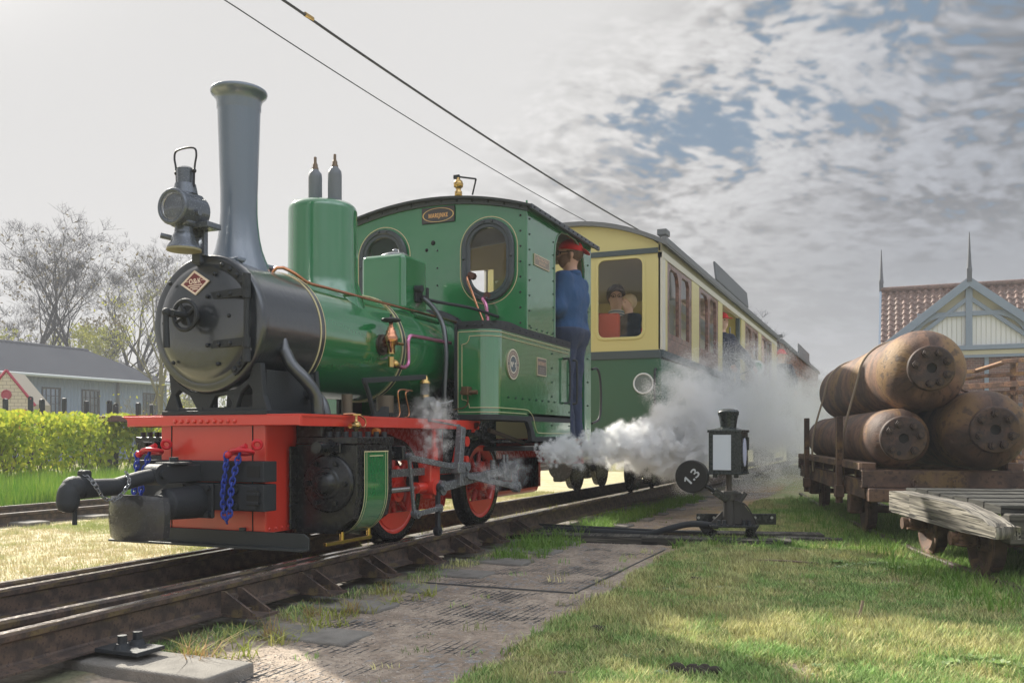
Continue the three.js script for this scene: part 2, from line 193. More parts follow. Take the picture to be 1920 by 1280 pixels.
// ---------- tracks ----------
const railProf = (h = 0.13) => [[-0.05, 0], [0.05, 0], [0.05, 0.008], [0.012, 0.022], [0.007, 0.03], [0.007, h - 0.036], [0.024, h - 0.026], [0.026, h - 0.008], [0.018, h], [-0.018, h], [-0.026, h - 0.008], [-0.024, h - 0.026], [-0.007, h - 0.036], [-0.007, 0.03], [-0.012, 0.022], [-0.05, 0.008]];
function railGeo(path, y0, h = 0.13) {                   // sweep the rail section along (x, s) points
  const pr = railProf(h), c = new THREE.CatmullRomCurve3(path.map(([x, s]) => new THREE.Vector3(x, 0, -s))), n = path.length * 8, pos = [], ix = [], m = pr.length;
  for (let i = 0; i <= n; i++) { const p = c.getPointAt(i / n), t = c.getTangentAt(i / n), nx = -t.z, nz = t.x; for (const [a, b] of pr) pos.push(p.x + nx * a, y0 + b, p.z + nz * a); }
  for (let i = 0; i < n; i++) for (let k = 0; k < m; k++) { const a = i * m + k, b = i * m + (k + 1) % m; ix.push(a, a + m, b, b, a + m, b + m); }
  const g = new THREE.BufferGeometry(); g.setAttribute('position', new THREE.Float32BufferAttribute(pos, 3)); g.setIndex(ix); const q = g.toNonIndexed(); q.computeVertexNormals(); return norm(q);
}
{
  const t = thing('railway_track', 'main narrow gauge track under the locomotive with raised rails and brackets', 'railway track'), Y0 = 0.05, H = 0.13, nx = -2.795, fx = -3.545;
  const rail = (p, l) => { const r = part('rail', railGeo(p, Y0, H), M.rail, t, l); part('rail_head', (() => { const g = []; for (let i = 0; i + 1 < p.length; i++) { const a = V(p[i][0], Y0 + H, p[i][1]), b = V(p[i + 1][0], Y0 + H, p[i + 1][1]), L = a.distanceTo(b), q = bx(0.034, 0.004, L + 0.004, 0, 0, 0, 0); g.push(q.applyMatrix4(new THREE.Matrix4().compose(a.clone().add(b).multiplyScalar(0.5), new THREE.Quaternion().setFromUnitVectors(new THREE.Vector3(0, 0, -1), b.clone().sub(a).normalize()), new THREE.Vector3(1, 1, 1)))); } return g; })(), M.railtop, r); return r; };
  rail([[nx - 0.02, -2], [nx - 0.015, 2], [nx - 0.01, 3.4], [nx, 4.6], [nx, 7], [nx, 14], [nx, 32]], 'near running rail'); rail([[fx, -2], [fx, 6], [fx, 14], [fx, 32]], 'far running rail');
  rail([[nx + 0.62, -3], [nx + 0.34, -0.2], [nx + 0.2, 1.6], [nx + 0.125, 3.0], [nx + 0.085, 4.0], [nx + 0.066, 5.0], [nx + 0.06, 5.8]], 'near stock rail curving off towards the front'); rail([[fx + 0.62, -3], [fx + 0.36, -0.2], [fx + 0.22, 1.4], [fx + 0.14, 3.0], [fx + 0.1, 4.2], [fx + 0.075, 5.4]], 'far switch blade');
  const slp = shared(bx(1.75, 0.1, 0.24, 0, 0.0, 0, 0.012)), S = [1.0, 1.72, 2.42, 3.12, 3.7, 4.28, 4.86, 5.44, 6.02, 6.6, 7.4, 8.1, 8.8, 9.5, 10.2, 11, 11.8, 12.6];
  const R = rng(12);
  for (const s of S) { const m = part('sleeper', slp, M.concrete, t); m.position.set(-3.1 + (R() - 0.5) * 0.08 + (s < 3.5 ? 0.22 : 0), s < 3 ? -0.018 : -0.042 - 0.012 * R(), -s); m.rotation.y = (R() - 0.5) * 0.03; }
  const brk = shared([exP([[0, -0.07], [0.19, -0.07], [0.19, 0.07], [0, 0.07]], 0.012, 0.0), tf(ex([[0, 0.01], [0.17, 0.01], [0.17, 0.022], [0.02, 0.105], [0, 0.105]], 0.012), [0, 0, -0.055]), tf(ex([[0, 0.01], [0.17, 0.01], [0.17, 0.022], [0.02, 0.105], [0, 0.105]], 0.012), [0, 0, 0.05]), cy(0.014, 0.014, 0.02, 0.09, 0.022, 0, 'y', 6), cy(0.013, 0.013, 0.03, 0.012, 0.075, 0, 'x', 6)]);
  const xr = (s) => nx + 0.035 + (s < 5.8 ? lerp(0.2, 0.06, smoothstep(s, 1.4, 5.6)) : -0.002);
  for (const s of [3.12, 3.7, 4.28, 4.86, 5.44, 6.02, 6.6]) { const m = part('rail_bracket', brk, M.rail, t); m.position.set(xr(s) - 0.02, Y0 - 0.002, -s); }
  const pl = shared([bx(0.2, 0.016, 0.13, 0.06, 0.058, 0, 0.004), cy(0.03, 0.02, 0.02, 0.06, 0.075, -0.035, 'y', 14), cy(0.017, 0.017, 0.035, 0.06, 0.095, -0.035, 'y', 6), cy(0.03, 0.02, 0.02, 0.06, 0.075, 0.035, 'y', 14), cy(0.017, 0.017, 0.035, 0.06, 0.095, 0.035, 'y', 6)]);
  for (const s of [1.72, 2.42]) { const m = part('base_plate', pl, M.matt, t); m.position.set(xr(s) + 0.03, 0, -s); }
  const bolt = shared(cy(0.015, 0.015, 0.035, 0, 0.07, 0, 'y', 6)); for (const s of S.slice(1, 9)) for (const x of [fx + 0.34, fx + 0.42, nx - 0.09]) { const m = part('rail_bolt', bolt, M.matt, t); m.position.set(x, 0, -s); }
  const t2 = thing('railway_track', 'rusty siding track in front of the hedge at the left', 'railway track', [-8.0, -0.03, 6.5], 0.02);
  for (const x of [-0.42, 0.42]) part('rail', railGeo([[x - 0.15, -12], [x, -4], [x, 4], [x - 0.3, 14], [x - 0.8, 24]], 0.02, 0.12), M.rail, t2); for (let k = 0; k < 20; k++) { const m = part('sleeper', slp, M.concrete, t2); m.position.set(0, 0.01, 5 - k * 0.75); m.scale.x = 0.8; }
  const t3 = thing('railway_track', 'overgrown siding track under the flat wagons at the right', 'railway track', [0, -0.05, 0]);
  part('rail', railGeo([[0.75, 4.2], [0.59, 5.16], [0.3, 6.09], [-0.14, 7.81], [-0.75, 10.6], [-1.2, 13]], 0.0, 0.105), M.rail, t3); part('rail', railGeo([[1.45, 4.5], [1.05, 5.9], [0.57, 7.9], [-0.05, 10.7], [-0.5, 13]], 0.0, 0.105), M.rail, t3);
}
{ // timbers and rod of the points
  const mk = (l, p, w, len, turn) => { const t = thing('bearing_timber', l, 'timber', p, turn, 'long timbers under the point lever'); part('plank', bx(len, 0.07, w, 0, 0, 0, 0.012), M.woodDark, t); return t; };
  mk('weathered long timber behind the point lever, rear of the two', [-1.75, 0.01, 7.32], 0.2, 2.5, 0.24); mk('weathered long timber under the front of the point lever', [-1.8, 0.015, 6.85], 0.2, 2.2, 0.13);
  mk('short weathered board end lying in the grass right of the point lever', [-0.62, 0.0, 7.36], 0.13, 0.5, 0.1); const r = thing('point_rod', 'thick black hose and rod running from the point lever to the rails', 'point rod'); part('hose', tb([[-1.25, 0.13, 7.0], [-1.45, 0.14, 7.0], [-1.62, 0.10, 6.98], [-1.78, 0.05, 6.99], [-1.95, 0.045, 7.02], [-2.7, 0.05, 7.05]], 0.025, 10, 50), M.matt, r); part('rod', rod(V(-1.3, 0.06, 7.1), V(-3.5, 0.07, 7.2), 0.014), M.matt, r);
}
// ---------- grass, weeds, litter ----------
function bladeTuft(n, r, h, w, seed, lean = 0.5) { const R = rng(seed), pos = [], nor = []; for (let i = 0; i < n; i++) { const a = R() * 6.283, d = r * Math.sqrt(R()), x = d * Math.cos(a), z = d * Math.sin(a), hh = h * (0.45 + 0.75 * R()), b = R() * 6.283, l = lean * hh * (0.3 + R()), cx = Math.cos(b), cz = Math.sin(b), tx = x + cx * l, tz = z + cz * l, mx = x + cx * l * 0.3, mz = z + cz * l * 0.3, ww = w * (0.7 + 0.6 * R()), ox = -cz * ww, oz = cx * ww; pos.push(x - ox, 0, z - oz, x + ox, 0, z + oz, mx + ox * 0.8, hh * 0.6, mz + oz * 0.8, x - ox, 0, z - oz, mx + ox * 0.8, hh * 0.6, mz + oz * 0.8, mx - ox * 0.8, hh * 0.6, mz - oz * 0.8, mx - ox * 0.8, hh * 0.6, mz - oz * 0.8, mx + ox * 0.8, hh * 0.6, mz + oz * 0.8, tx, hh, tz); } const g = new THREE.BufferGeometry(); g.setAttribute('position', new THREE.Float32BufferAttribute(pos, 3)); g.computeVertexNormals(); return norm(g); }
const leafM = (o = {}) => new THREE.MeshPhysicalMaterial({ color: 0xffffff, roughness: 0.75, transmission: 0.35, thickness: 0, specularIntensity: 0.3, ...o });
{
  const R = rng(21), L = [[], [], []], W = [], CL = [];
  const wag = (x, s) => { const c = 0.33 - 0.27 * (s - 6.2); return x - c; };            // right-hand siding line
  for (let i = 0; i < 120000; i++) {
    const s = 2.5 + 9.5 * Math.pow(R(), 1.5), x = -2.6 + R() * (2.6 + 0.55 * s + 1.2); if (x > 0.58 * s + 0.6) continue;
    const p = inPath(x, s), n1 = fb(x * 1.3, s * 1.3, 4), n2 = fb(x * 7 + 5, s * 7, 4), bare = smoothstep(n2 * 0.7 + (1 - n1) * 0.3, 0.56, 0.68); if (R() < p * 0.995 || R() < bare * 0.85 || (x < -2.1 && R() < 0.82)) continue;
    const tall = smoothstep(0.35 - Math.abs(wag(x, s) - 0.25), -0.25, 0.25) * smoothstep(s, 4.2, 5.5), yel = smoothstep(n2 * 0.6 + n1 * 0.4 + (R() - 0.5) * 0.25, 0.38, 0.58) * (1 - 0.8 * tall);
    const c = mixc(mixc([0.21, 0.38, 0.10], [0.38, 0.52, 0.19], R()), mixc([0.70, 0.62, 0.32], [0.60, 0.57, 0.27], R()), yel * (0.6 + 0.4 * R())), k = 0.5 + 0.85 * R();
    L[Math.floor(R() * 3)].push([x, hgt(x, s) - 0.004, s, R() * 6.3, [1, 0.55 + 0.6 * R() + 1.9 * tall * R() + (n1 > 0.56 ? 0.5 * R() : 0), 1], 0, 0, c.map((v) => v * k)]);
  }
  const tufts = [1, 2, 3].map((k) => bladeTuft(15, 0.055, 0.036, 0.0021, k, 0.75)), gm = leafM(), lawn = new THREE.Group(); lawn.name = 'grass'; lawn.userData = { label: 'short patchy green and yellow lawn grass on the right foreground', category: 'grass', kind: 'stuff' }; scene.add(lawn);
  L.forEach((l, i) => scatter('grass_tuft', tufts[i], gm, l, lawn));
  // longer blades round the wagons, along the rails and between them
  const T2 = [], add = (n, fx, fs, h0, h1, col) => { for (let i = 0; i < n; i++) { const s = fs(), x = fx(s); T2.push([x, hgt(x, s) - 0.005, s, R() * 6.3, [1, h0 + (h1 - h0) * R(), 1], 0, 0, mixc(col[0], col[1], R())]); } };
  const gr = [[0.14, 0.30, 0.05], [0.28, 0.42, 0.09]], yl = [[0.34, 0.40, 0.08], [0.48, 0.46, 0.16]];
  add(1500, (s) => 0.33 - 0.27 * (s - 6.2) + (R() + R() - 0.75) * 0.8, () => 4.6 + 5.5 * R(), 0.2, 0.75, gr); add(420, (s) => -2.62 + R() * 0.3, () => 6.0 + R() * 6, 0.3, 0.75, gr); add(80, () => -2.5 + R() * 0.3, () => 5.4 + R() * 1.4, 0.25, 0.6, gr); add(70, () => -3.2 + R() * 0.32, () => 3.9 + R() * 3.2, 0.4, 1.0, yl); add(160, () => -3.35 + R() * 0.5, () => 6 + R() * 6, 0.3, 0.8, yl); add(60, () => -2.5 + R() * 0.3, () => 2.6 + R() * 1.6, 0.15, 0.4, yl);
  add(90, () => -1.5 + R() * 1.1, () => 6.6 + R() * 0.4, 0.2, 0.6, gr);
  const t2 = bladeTuft(12, 0.035, 0.17, 0.0026, 9, 0.45), tg = scatter('tall_grass', t2, gm, T2, scene); tag(tg, 'longer green grass round the flat wagons and along the rails', 'grass');
  // pale trodden turf left of the track and the fresh band of long grass before the hedge
  const D = []; for (let i = 0; i < 26000; i++) { const s = 3.5 + 9 * R(), x = -4.05 - R() * 6.2; if (Math.abs(x + 8.0) < 0.75 && R() < 0.8) continue; const n = fb(x * 2, s * 2, 3); if (n < 0.4 && R() < 0.6) continue; const c = mixc([0.58, 0.52, 0.31], [0.40, 0.44, 0.17], smoothstep(n + (R() - 0.5) * 0.3, 0.42, 0.62)); D.push([x, hgt(x, s) - 0.004, s, R() * 6.3, [1, 0.4 + 0.8 * R(), 1], 0, 0, c]); }
  tag(scatter('dry_grass', tufts[0], gm, D), 'pale dry trodden grass between the locomotive and the left siding', 'grass');
  const F = []; for (let i = 0; i < 5200; i++) { const s = 6.5 + 10.5 * R(), x = -8.95 - 0.16 * (s - 9) - R() * 2.6; F.push([x, -0.01, s, R() * 6.3, [1.3, 1.1 + 1.4 * R(), 1.3], 0, 0, mixc([0.13, 0.30, 0.035], [0.34, 0.46, 0.07], R())]); }
  tag(scatter('meadow_grass', t2, gm, F), 'lush bright green grass along the foot of the hedge', 'grass');
  // weeds: little rosettes of round leaves, straw, dung and twigs
  const lf = (() => { const o = [], Q = rng(4); for (let k = 0; k < 9; k++) { const g = norm(new THREE.CircleGeometry(0.016, 6)); g.scale(1, 1.5, 1); g.translate(0, 0.024, 0); g.rotateX(-1.1 - 0.35 * Q()); g.rotateY(k * 0.7 + Q()); g.translate(0, 0.008 + 0.012 * Q(), 0); o.push(g); } return join(o); })();
  for (let i = 0; i < 4200; i++) { const s = 2.7 + 5.5 * R(), x = pathEdge(s) + 0.15 + R() * (0.55 * s + 1.6), n = fb(x * 1.1 + 60, s * 1.1, 3); if (n < 0.52 && R() < 0.9) continue; CL.push([x, hgt(x, s) + 0.005, s, R() * 6.3, 0.2 + 0.45 * R() * R(), 0, 0, mixc([0.16, 0.28, 0.11], [0.40, 0.46, 0.30], R())]); }
  for (const [x, s, k] of [[0.28, 3.62, 0.7], [0.36, 3.55, 0.7], [0.2, 3.5, 0.6], [-0.35, 6.0, 0.8], [-0.2, 5.95, 0.8], [-0.1, 6.1, 0.7], [-0.28, 5.85, 0.7], [0.0, 5.9, 0.8]]) for (let q = 0; q < 5; q++) CL.push([x + (R() - 0.5) * 0.09, 0.01, s + (R() - 0.5) * 0.09, R() * 6, k * (0.6 + 0.5 * R()), 0, 0, mixc([0.22, 0.36, 0.07], [0.42, 0.5, 0.3], R())]);
  tag(scatter('weed', lf, leafM(), CL), 'low round-leaved weeds scattered through the lawn', 'weeds');
  // pebbles and grit on the path, a few in the lawn
  { const st = (() => { const g = new THREE.IcosahedronGeometry(1, 0), p = g.attributes.position; for (let i = 0; i < p.count; i++) p.setXYZ(i, p.getX(i) * 1.2, p.getY(i) * 0.6, p.getZ(i)); g.computeVertexNormals(); return norm(g); })(), PB = []; for (let i = 0; i < 26000; i++) { const s = 2.4 + 6.5 * Math.pow(R(), 1.4), x = -2.62 + R() * 1.5; if (R() > 0.12 + inPath(x, s) * (0.25 + 0.75 * smoothstep(fb(x * 2 + 5, s * 2, 3), 0.35, 0.6))) continue; const k = 0.6 + 0.7 * R(); PB.push([x, hgt(x, s) + 0.0005, s, R() * 6, 0.0018 + 0.0042 * R() * R() * R(), 0, 0, mixc([0.30, 0.24, 0.19], [0.52, 0.46, 0.40], R()).map((v) => v * k)]); } tag(scatter('gravel', st, std([1, 1, 1], 0.95), PB), 'fine brown grit and pebbles strewn over the path', 'gravel'); }
  for (const [l, x, s, k] of [['small clump of dark dung in the sunlit lawn at the bottom edge', -0.62, 3.06, 1], ['single dark clod in the lawn right of the path edge', -1.02, 5.0, 0.45], ['dark clod lower left in the shaded lawn near the path', -1.12, 3.55, 0.45]]) { const t = thing('dung', l, 'dung', [x, 0.0, s]), g = []; for (let q = 0; q < 9 * k + 1; q++) { const b = ball(0.014 + 0.012 * R(), (R() - 0.5) * 0.13 * k, 0.012 + 0.014 * R(), (R() - 0.5) * 0.07 * k, [1.2, 0.8, 1], 8); g.push(b); } stuff(part('clod', g, std([0.035, 0.028, 0.02], 0.9), t)); }
  for (const [l, p] of [['thin dry twig lying in the lawn before the point lever', [[-0.95, 0.02, 5.9], [-0.7, 0.035, 5.88], [-0.45, 0.02, 5.98]]], ['crooked dead stick in the grass right of the point lever timbers', [[-0.72, 0.02, 6.75], [-0.62, 0.03, 6.6], [-0.5, 0.02, 6.4]]], ['pale straw stalk standing in the middle of the lawn', [[-0.15, 0.0, 4.2], [-0.14, 0.05, 4.19], [-0.13, 0.1, 4.2]]], ['small twig at the very bottom edge of the lawn', [[-1.1, 0.015, 2.78], [-1.03, 0.03, 2.8], [-0.97, 0.02, 2.86]]]]) { const t = thing('twig', l, 'twig'); part('stick', tb(p, 0.006, 6), std([0.22, 0.17, 0.12], 0.9), t); }
  const st = bladeTuft(40, 0.06, 0.1, 0.0022, 31, 1.6); tag(scatter('dry_tuft', st, leafM(), [[-2.28, 0.0, 2.52, 0, 1, 0, 0, [0.5, 0.34, 0.15]], [-2.33, 0.0, 3.0, 1, 0.7, 0, 0, [0.42, 0.3, 0.13]], [-2.42, 0, 3.4, 2, 0.7, 0, 0, [0.4, 0.28, 0.12]], [-2.3, 0, 3.55, 3, 0.7, 0, 0, [0.4, 0.28, 0.12]], [-2.45, 0, 4.1, 3, 0.6, 0, 0, [0.4, 0.28, 0.12]]]), 'withered straw-coloured tufts beside the near rail', 'dry grass');
}
// ---------- the locomotive: x from the track's middle, y above the rail head, d back from the smokebox door ----------
const RAIL = 0.18, XC = -3.17, S0 = 3.57;
const rivet = (r, x, y, d) => tf(norm(new THREE.SphereGeometry(r, 6, 4)), [x, y, d]);
const LO = thing('steam_locomotive', 'green narrow gauge tank locomotive with tall chimney and red buffer beam, blowing steam', 'steam locomotive', [XC, RAIL, S0]);
{
  const P = (n, g, m, p = LO, l, uv) => part(n, g, m, p, l, uv), rv = [], BY = 1.192;
  // smokebox, door and its fittings
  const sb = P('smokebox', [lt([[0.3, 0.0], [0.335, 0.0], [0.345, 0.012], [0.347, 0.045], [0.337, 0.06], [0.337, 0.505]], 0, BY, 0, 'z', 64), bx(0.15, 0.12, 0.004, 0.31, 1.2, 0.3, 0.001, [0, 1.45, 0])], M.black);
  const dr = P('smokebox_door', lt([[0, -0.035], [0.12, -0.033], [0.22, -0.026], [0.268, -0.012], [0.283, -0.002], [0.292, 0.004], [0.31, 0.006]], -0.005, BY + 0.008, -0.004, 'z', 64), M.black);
  const wy = 1.222, wx = -0.03;
  P('door_wheel', [tor(0.072, 0.011, wx, wy, -0.115), ...[0, 1, 2, 3].map((k) => rod(V(wx, wy, -0.105), V(wx + 0.07 * Math.cos(k * 1.571 + 0.5), wy + 0.07 * Math.sin(k * 1.571 + 0.5), -0.115), 0.009)), cy(0.05, 0.025, 0.08, wx, wy, -0.06, 'z'), cy(0.016, 0.016, 0.12, wx, wy, -0.14, 'z', 12)], M.matt, dr);
  P('door_handle', [ball(0.022, wx - 0.035, wy + 0.006, -0.20), cy(0.02, 0.02, 0.05, wx - 0.03, wy + 0.004, -0.185, 'z', 6), rod(V(wx - 0.035, wy, -0.205), V(wx - 0.03, wy - 0.165, -0.205), 0.013, 0.017)], M.matt, dr);
  for (const y of [1.325, 1.085]) P('hinge_strap', [bx(0.26, 0.04, 0.012, 0.145, y, -0.035, 0.003, [0, -0.07, y > 1.2 ? 0.03 : 0.03]), ...[0.045, 0.115, 0.185].map((x) => rivet(0.012, x, y - 0.003 + (x - 0.145) * 0.03, -0.045))], M.matt, dr);
  P('hinge_pin', [cy(0.014, 0.014, 0.42, 0.278, 1.205, -0.035), cy(0.02, 0.02, 0.075, 0.278, 1.38, -0.035), cy(0.02, 0.02, 0.05, 0.278, 1.085, -0.035), cy(0.02, 0.02, 0.05, 0.278, 1.325, -0.035), cy(0.02, 0.02, 0.06, 0.278, 1.02, -0.035)], M.matt, dr);
  for (const [a0, a1] of [[0.55, 1.25], [-0.95, -0.5]]) { const pts = []; for (let i = 0; i <= 8; i++) { const a = lerp(a0, a1, i / 8); pts.push([0.325 * Math.cos(a), BY + 0.325 * Math.sin(a)]); } for (let i = 8; i >= 0; i--) { const a = lerp(a0, a1, i / 8); pts.push([0.285 * Math.cos(a), BY + 0.285 * Math.sin(a)]); } P('clamp_bar', [tf(ex(pts, 0.012), [0, 0, -0.006]), ...[0.15, 0.4, 0.65, 0.9].map((t) => { const a = lerp(a0, a1, t); return rivet(0.013, 0.305 * Math.cos(a), BY + 0.305 * Math.sin(a), -0.02); })], M.matt, dr); }
  for (const [x, y] of [[-0.2, 1.4], [0.08, 1.43], [-0.24, 1.2], [0.17, 1.22], [-0.18, 1.0], [0.1, 0.985]]) rv.push(rivet(0.011, x, y, -0.034));
  const lg = P('maker_plate', tf(ex([[-0.09, 0], [0, -0.062], [0.09, 0], [0, 0.062]], 0.007, 0.001), [-0.035, 1.392, -0.034], [0, 0, 0.05]), std([0.72, 0.62, 0.5], 0.4), dr, 'diamond maker plate in cream and dull red');
  const lt0 = plate(0.18, 0.124, (x, k) => {
    x.fillStyle = '#f0dccb'; x.fillRect(0, 0, 1, 1); x.fillStyle = '#7d3a3e'; x.beginPath(); x.moveTo(0.5, 0.1); x.lineTo(0.9, 0.5); x.lineTo(0.5, 0.9); x.lineTo(0.1, 0.5); x.fill();
    text(x, 'O&K', 0.5, 0.43, 0.2, k, '#f6e4d4', 'bold', 0.45); x.fillStyle = '#f0dccb'; for (const [y, w] of [[0.575, 0.5], [0.655, 0.34], [0.73, 0.2]]) x.fillRect(0.5 - w / 2, y, w, 0.045); for (const s of [-1, 1]) x.fillRect(0.5 + s * 0.3 - 0.09, 0.41, 0.18, 0.02);
  }, 3000);
  { const g = norm(new THREE.ShapeGeometry(shp([[-0.09, 0], [0, -0.062], [0.09, 0], [0, 0.062]]))), u = g.attributes.uv, p = g.attributes.position; for (let i = 0; i < u.count; i++) u.setXY(i, p.getX(i) / 0.18 + 0.5, p.getY(i) / 0.124 + 0.5); P('plate_face', tf(g, [-0.035, 1.392, -0.0425], [0, 0, 0.05]), new THREE.MeshStandardMaterial({ map: lt0, roughness: 0.45 }), lg, undefined, false); lg.children[0].userData.label = 'cream and red lettered diamond'; dr.attach(lg.children[0]); }
  // chimney
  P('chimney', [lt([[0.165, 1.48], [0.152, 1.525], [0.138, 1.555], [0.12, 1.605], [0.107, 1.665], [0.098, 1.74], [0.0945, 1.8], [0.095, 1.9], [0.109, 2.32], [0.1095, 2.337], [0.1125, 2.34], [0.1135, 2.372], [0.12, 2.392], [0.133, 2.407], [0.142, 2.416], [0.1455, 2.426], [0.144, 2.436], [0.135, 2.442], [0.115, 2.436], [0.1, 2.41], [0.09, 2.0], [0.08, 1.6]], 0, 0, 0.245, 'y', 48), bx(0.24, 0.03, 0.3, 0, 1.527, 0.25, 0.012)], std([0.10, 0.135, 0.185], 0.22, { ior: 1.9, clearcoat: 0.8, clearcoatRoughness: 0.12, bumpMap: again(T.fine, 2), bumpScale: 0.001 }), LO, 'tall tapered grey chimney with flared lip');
  // boiler, bands, domes
  const bo = P('boiler', [cy(0.335, 0.335, 1.95, 0, BY, 1.48, 'z', 64)], M.green);
  for (const d of [0.515, 1.385]) P('boiler_band', [lt([[0.336, -0.02], [0.342, -0.018], [0.342, 0.018], [0.336, 0.02]], 0, BY, d, 'z', 64)], M.black, bo);
  for (const d of [0.497, 0.533, 1.368, 1.402]) P('lining', lt([[0.336, -0.003], [0.3428, -0.003], [0.3428, 0.003], [0.336, 0.003]], 0, BY, d, 'z', 64), M.cream, bo);
  P('steam_dome', [lt([[0.31, 1.27], [0.285, 1.36], [0.245, 1.45], [0.22, 1.515], [0.206, 1.57], [0.204, 1.975], [0.199, 2.0], [0.182, 2.018], [0.15, 2.025], [0, 2.03]], 0, 0, 1.0, 'y', 64)], M.green);
  for (const x of [-0.055, 0.085]) P('safety_valve', [lt([[0.041, 2.02], [0.041, 2.19], [0.038, 2.215], [0.022, 2.235], [0.02, 2.24]], x, 0, 1.0, 'y', 24)], std([0.16, 0.175, 0.2], 0.45, { bumpMap: again(T.noise, 8), bumpScale: 0.002 })), P('valve_spindle', [lt([[0.021, 2.235], [0.021, 2.25], [0.016, 2.252], [0.016, 2.27], [0.012, 2.275], [0.009, 2.285], [0.009, 2.315], [0, 2.316]], x, 0, 1.0, 'y', 10)], std([0.16, 0.115, 0.075], 0.4, { metalness: 0.7 }));
  P('sandbox', [bx(0.335, 0.44, 0.34, 0, 1.635, 1.85, 0.035), tf(ex([[-0.26, 1.42], [0.26, 1.42], [0.17, 1.5], [-0.17, 1.5]], 0.36), [0, 0, 2.03])], M.green);
  P('sandbox_lid', [lt([[0, 0.035], [0.075, 0.03], [0.1, 0.015], [0.1, 0]], 0.01, 1.853, 1.84, 'y', 24), ball(0.02, 0.01, 1.9, 1.84)], M.steel);
  P('sand_valve', [bx(0.02, 0.11, 0.09, 0.178, 1.6, 1.86, 0.005), cy(0.025, 0.025, 0.05, 0.2, 1.63, 1.83, 'x', 12), cy(0.02, 0.02, 0.06, 0.205, 1.575, 1.88, 'x', 12), bx(0.012, 0.085, 0.03, 0.225, 1.605, 1.9, 0.003)], M.matt);
  P('sand_pipe', tb([[0.215, 1.57, 1.87], [0.29, 1.5, 1.87], [0.37, 1.38, 1.85], [0.41, 1.2, 1.82], [0.41, 0.95, 1.8], [0.41, 0.7, 1.8]], 0.017, 10), M.black);
  P('operating_rod', tb([[0.23, 1.565, 1.9], [0.3, 1.55, 1.95], [0.44, 1.53, 2.15], [0.52, 1.5, 2.43]], 0.011, 6), M.matt);
  // pipework
  P('copper_pipe', [tb([[0.12, 1.50, 0.36], [0.15, 1.53, 0.38], [0.2, 1.505, 0.45], [0.225, 1.468, 0.53], [0.235, 1.462, 0.7], [0.235, 1.462, 1.4], [0.24, 1.46, 2.44]], 0.0095, 8, 60)], M.copper);
  P('pipe_flange', [bx(0.05, 0.03, 0.075, 0.1, 1.512, 0.34, 0.004, [0, 0, -0.3]), rivet(0.012, 0.1, 1.53, 0.31), rivet(0.012, 0.1, 1.53, 0.37)], M.matt); P('washout_plug', cy(0.035, 0.035, 0.04, -0.03, 1.545, 0.47, 'x', 12), M.matt);
  const tap = sub('steam_valve', LO); const tx = 0.40, ty = 1.19, td = 1.12;
  P('flange', [cy(0.062, 0.062, 0.016, 0.338, ty - 0.01, td, 'x', 28), cy(0.05, 0.05, 0.03, 0.35, ty - 0.01, td, 'x', 24), ...[0, 1, 2, 3, 4, 5].map((k) => rivet(0.009, 0.365, ty - 0.01 + 0.042 * Math.sin(k), td + 0.042 * Math.cos(k)))], std([0.12, 0.095, 0.08], 0.4, { metalness: 0.8 }), tap);
  P('valve_body', [lt([[0.0, -0.06], [0.022, -0.06], [0.024, -0.02], [0.04, 0.0], [0.043, 0.03], [0.034, 0.05], [0.03, 0.055], [0.03, 0.07], [0.022, 0.075], [0.022, 0.09], [0.014, 0.095], [0.012, 0.125]], tx, ty, td, 'y', 20), cy(0.028, 0.032, 0.06, tx - 0.03, ty, td, 'x', 14)], M.copper, tap);
  P('brass_nut', [cy(0.024, 0.024, 0.055, tx, ty - 0.04, td, 'y', 6), cy(0.02, 0.02, 0.06, tx, ty - 0.115, td, 'y', 8), ball(0.026, tx + 0.005, ty - 0.125, td + 0.04), cy(0.02, 0.014, 0.05, tx, ty - 0.13, td + 0.07, 'z', 8), cy(0.012, 0.01, 0.07, tx + 0.02, ty + 0.0, td + 0.07, 'z', 8)], M.brass, tap);
  P('hand_wheel', [tor(0.05, 0.009, tx, ty + 0.135, td, [Math.PI / 2, 0, 0]), cy(0.047, 0.047, 0.008, tx, ty + 0.135, td, 'y', 20), cy(0.008, 0.008, 0.04, tx, ty + 0.15, td, 'y', 8)], M.matt, tap);
  P('pink_pipe', tb([[tx, ty - 0.135, td + 0.09], [tx, ty - 0.135, td + 0.16], [tx - 0.005, ty - 0.11, td + 0.215], [tx - 0.01, ty - 0.04, td + 0.225], [tx - 0.01, ty + 0.035, td + 0.225], [tx - 0.01, ty + 0.065, td + 0.25], [tx - 0.01, ty + 0.07, td + 0.32], [tx - 0.01, ty + 0.075, td + 0.8]], 0.013, 10, 60), M.pink, LO, 'heat-tinted pink and violet steam pipe');
  P('pink_riser', tb([[0.47, 1.36, 2.36], [0.47, 1.45, 2.36], [0.455, 1.58, 2.36], [0.42, 1.63, 2.38], [0.41, 1.64, 2.45]], 0.014, 10), M.pink);
  P('copper_riser', tb([[0.44, 1.44, 2.37], [0.34, 1.68, 2.37], [0.30, 1.79, 2.37], [0.3, 1.81, 2.45]], 0.009, 8), M.copper);
  for (const [x, y] of [[0.31, 1.81], [0.44, 1.655]]) P('pipe_union', [cy(0.028, 0.028, 0.05, x, y, 2.43, 'z', 8)], std([0.1, 0.04, 0.03], 0.4));
  P('firebox_shoulder', [lt([[0.34, -0.06], [0.372, -0.05], [0.378, 0.0], [0.372, 0.06]], 0, BY, 2.36, 'z', 48), ...[0.6, 0.75, 0.9].map((a) => rivet(0.011, 0.378 * Math.cos(a), BY + 0.378 * Math.sin(a), 2.34))], M.matt);
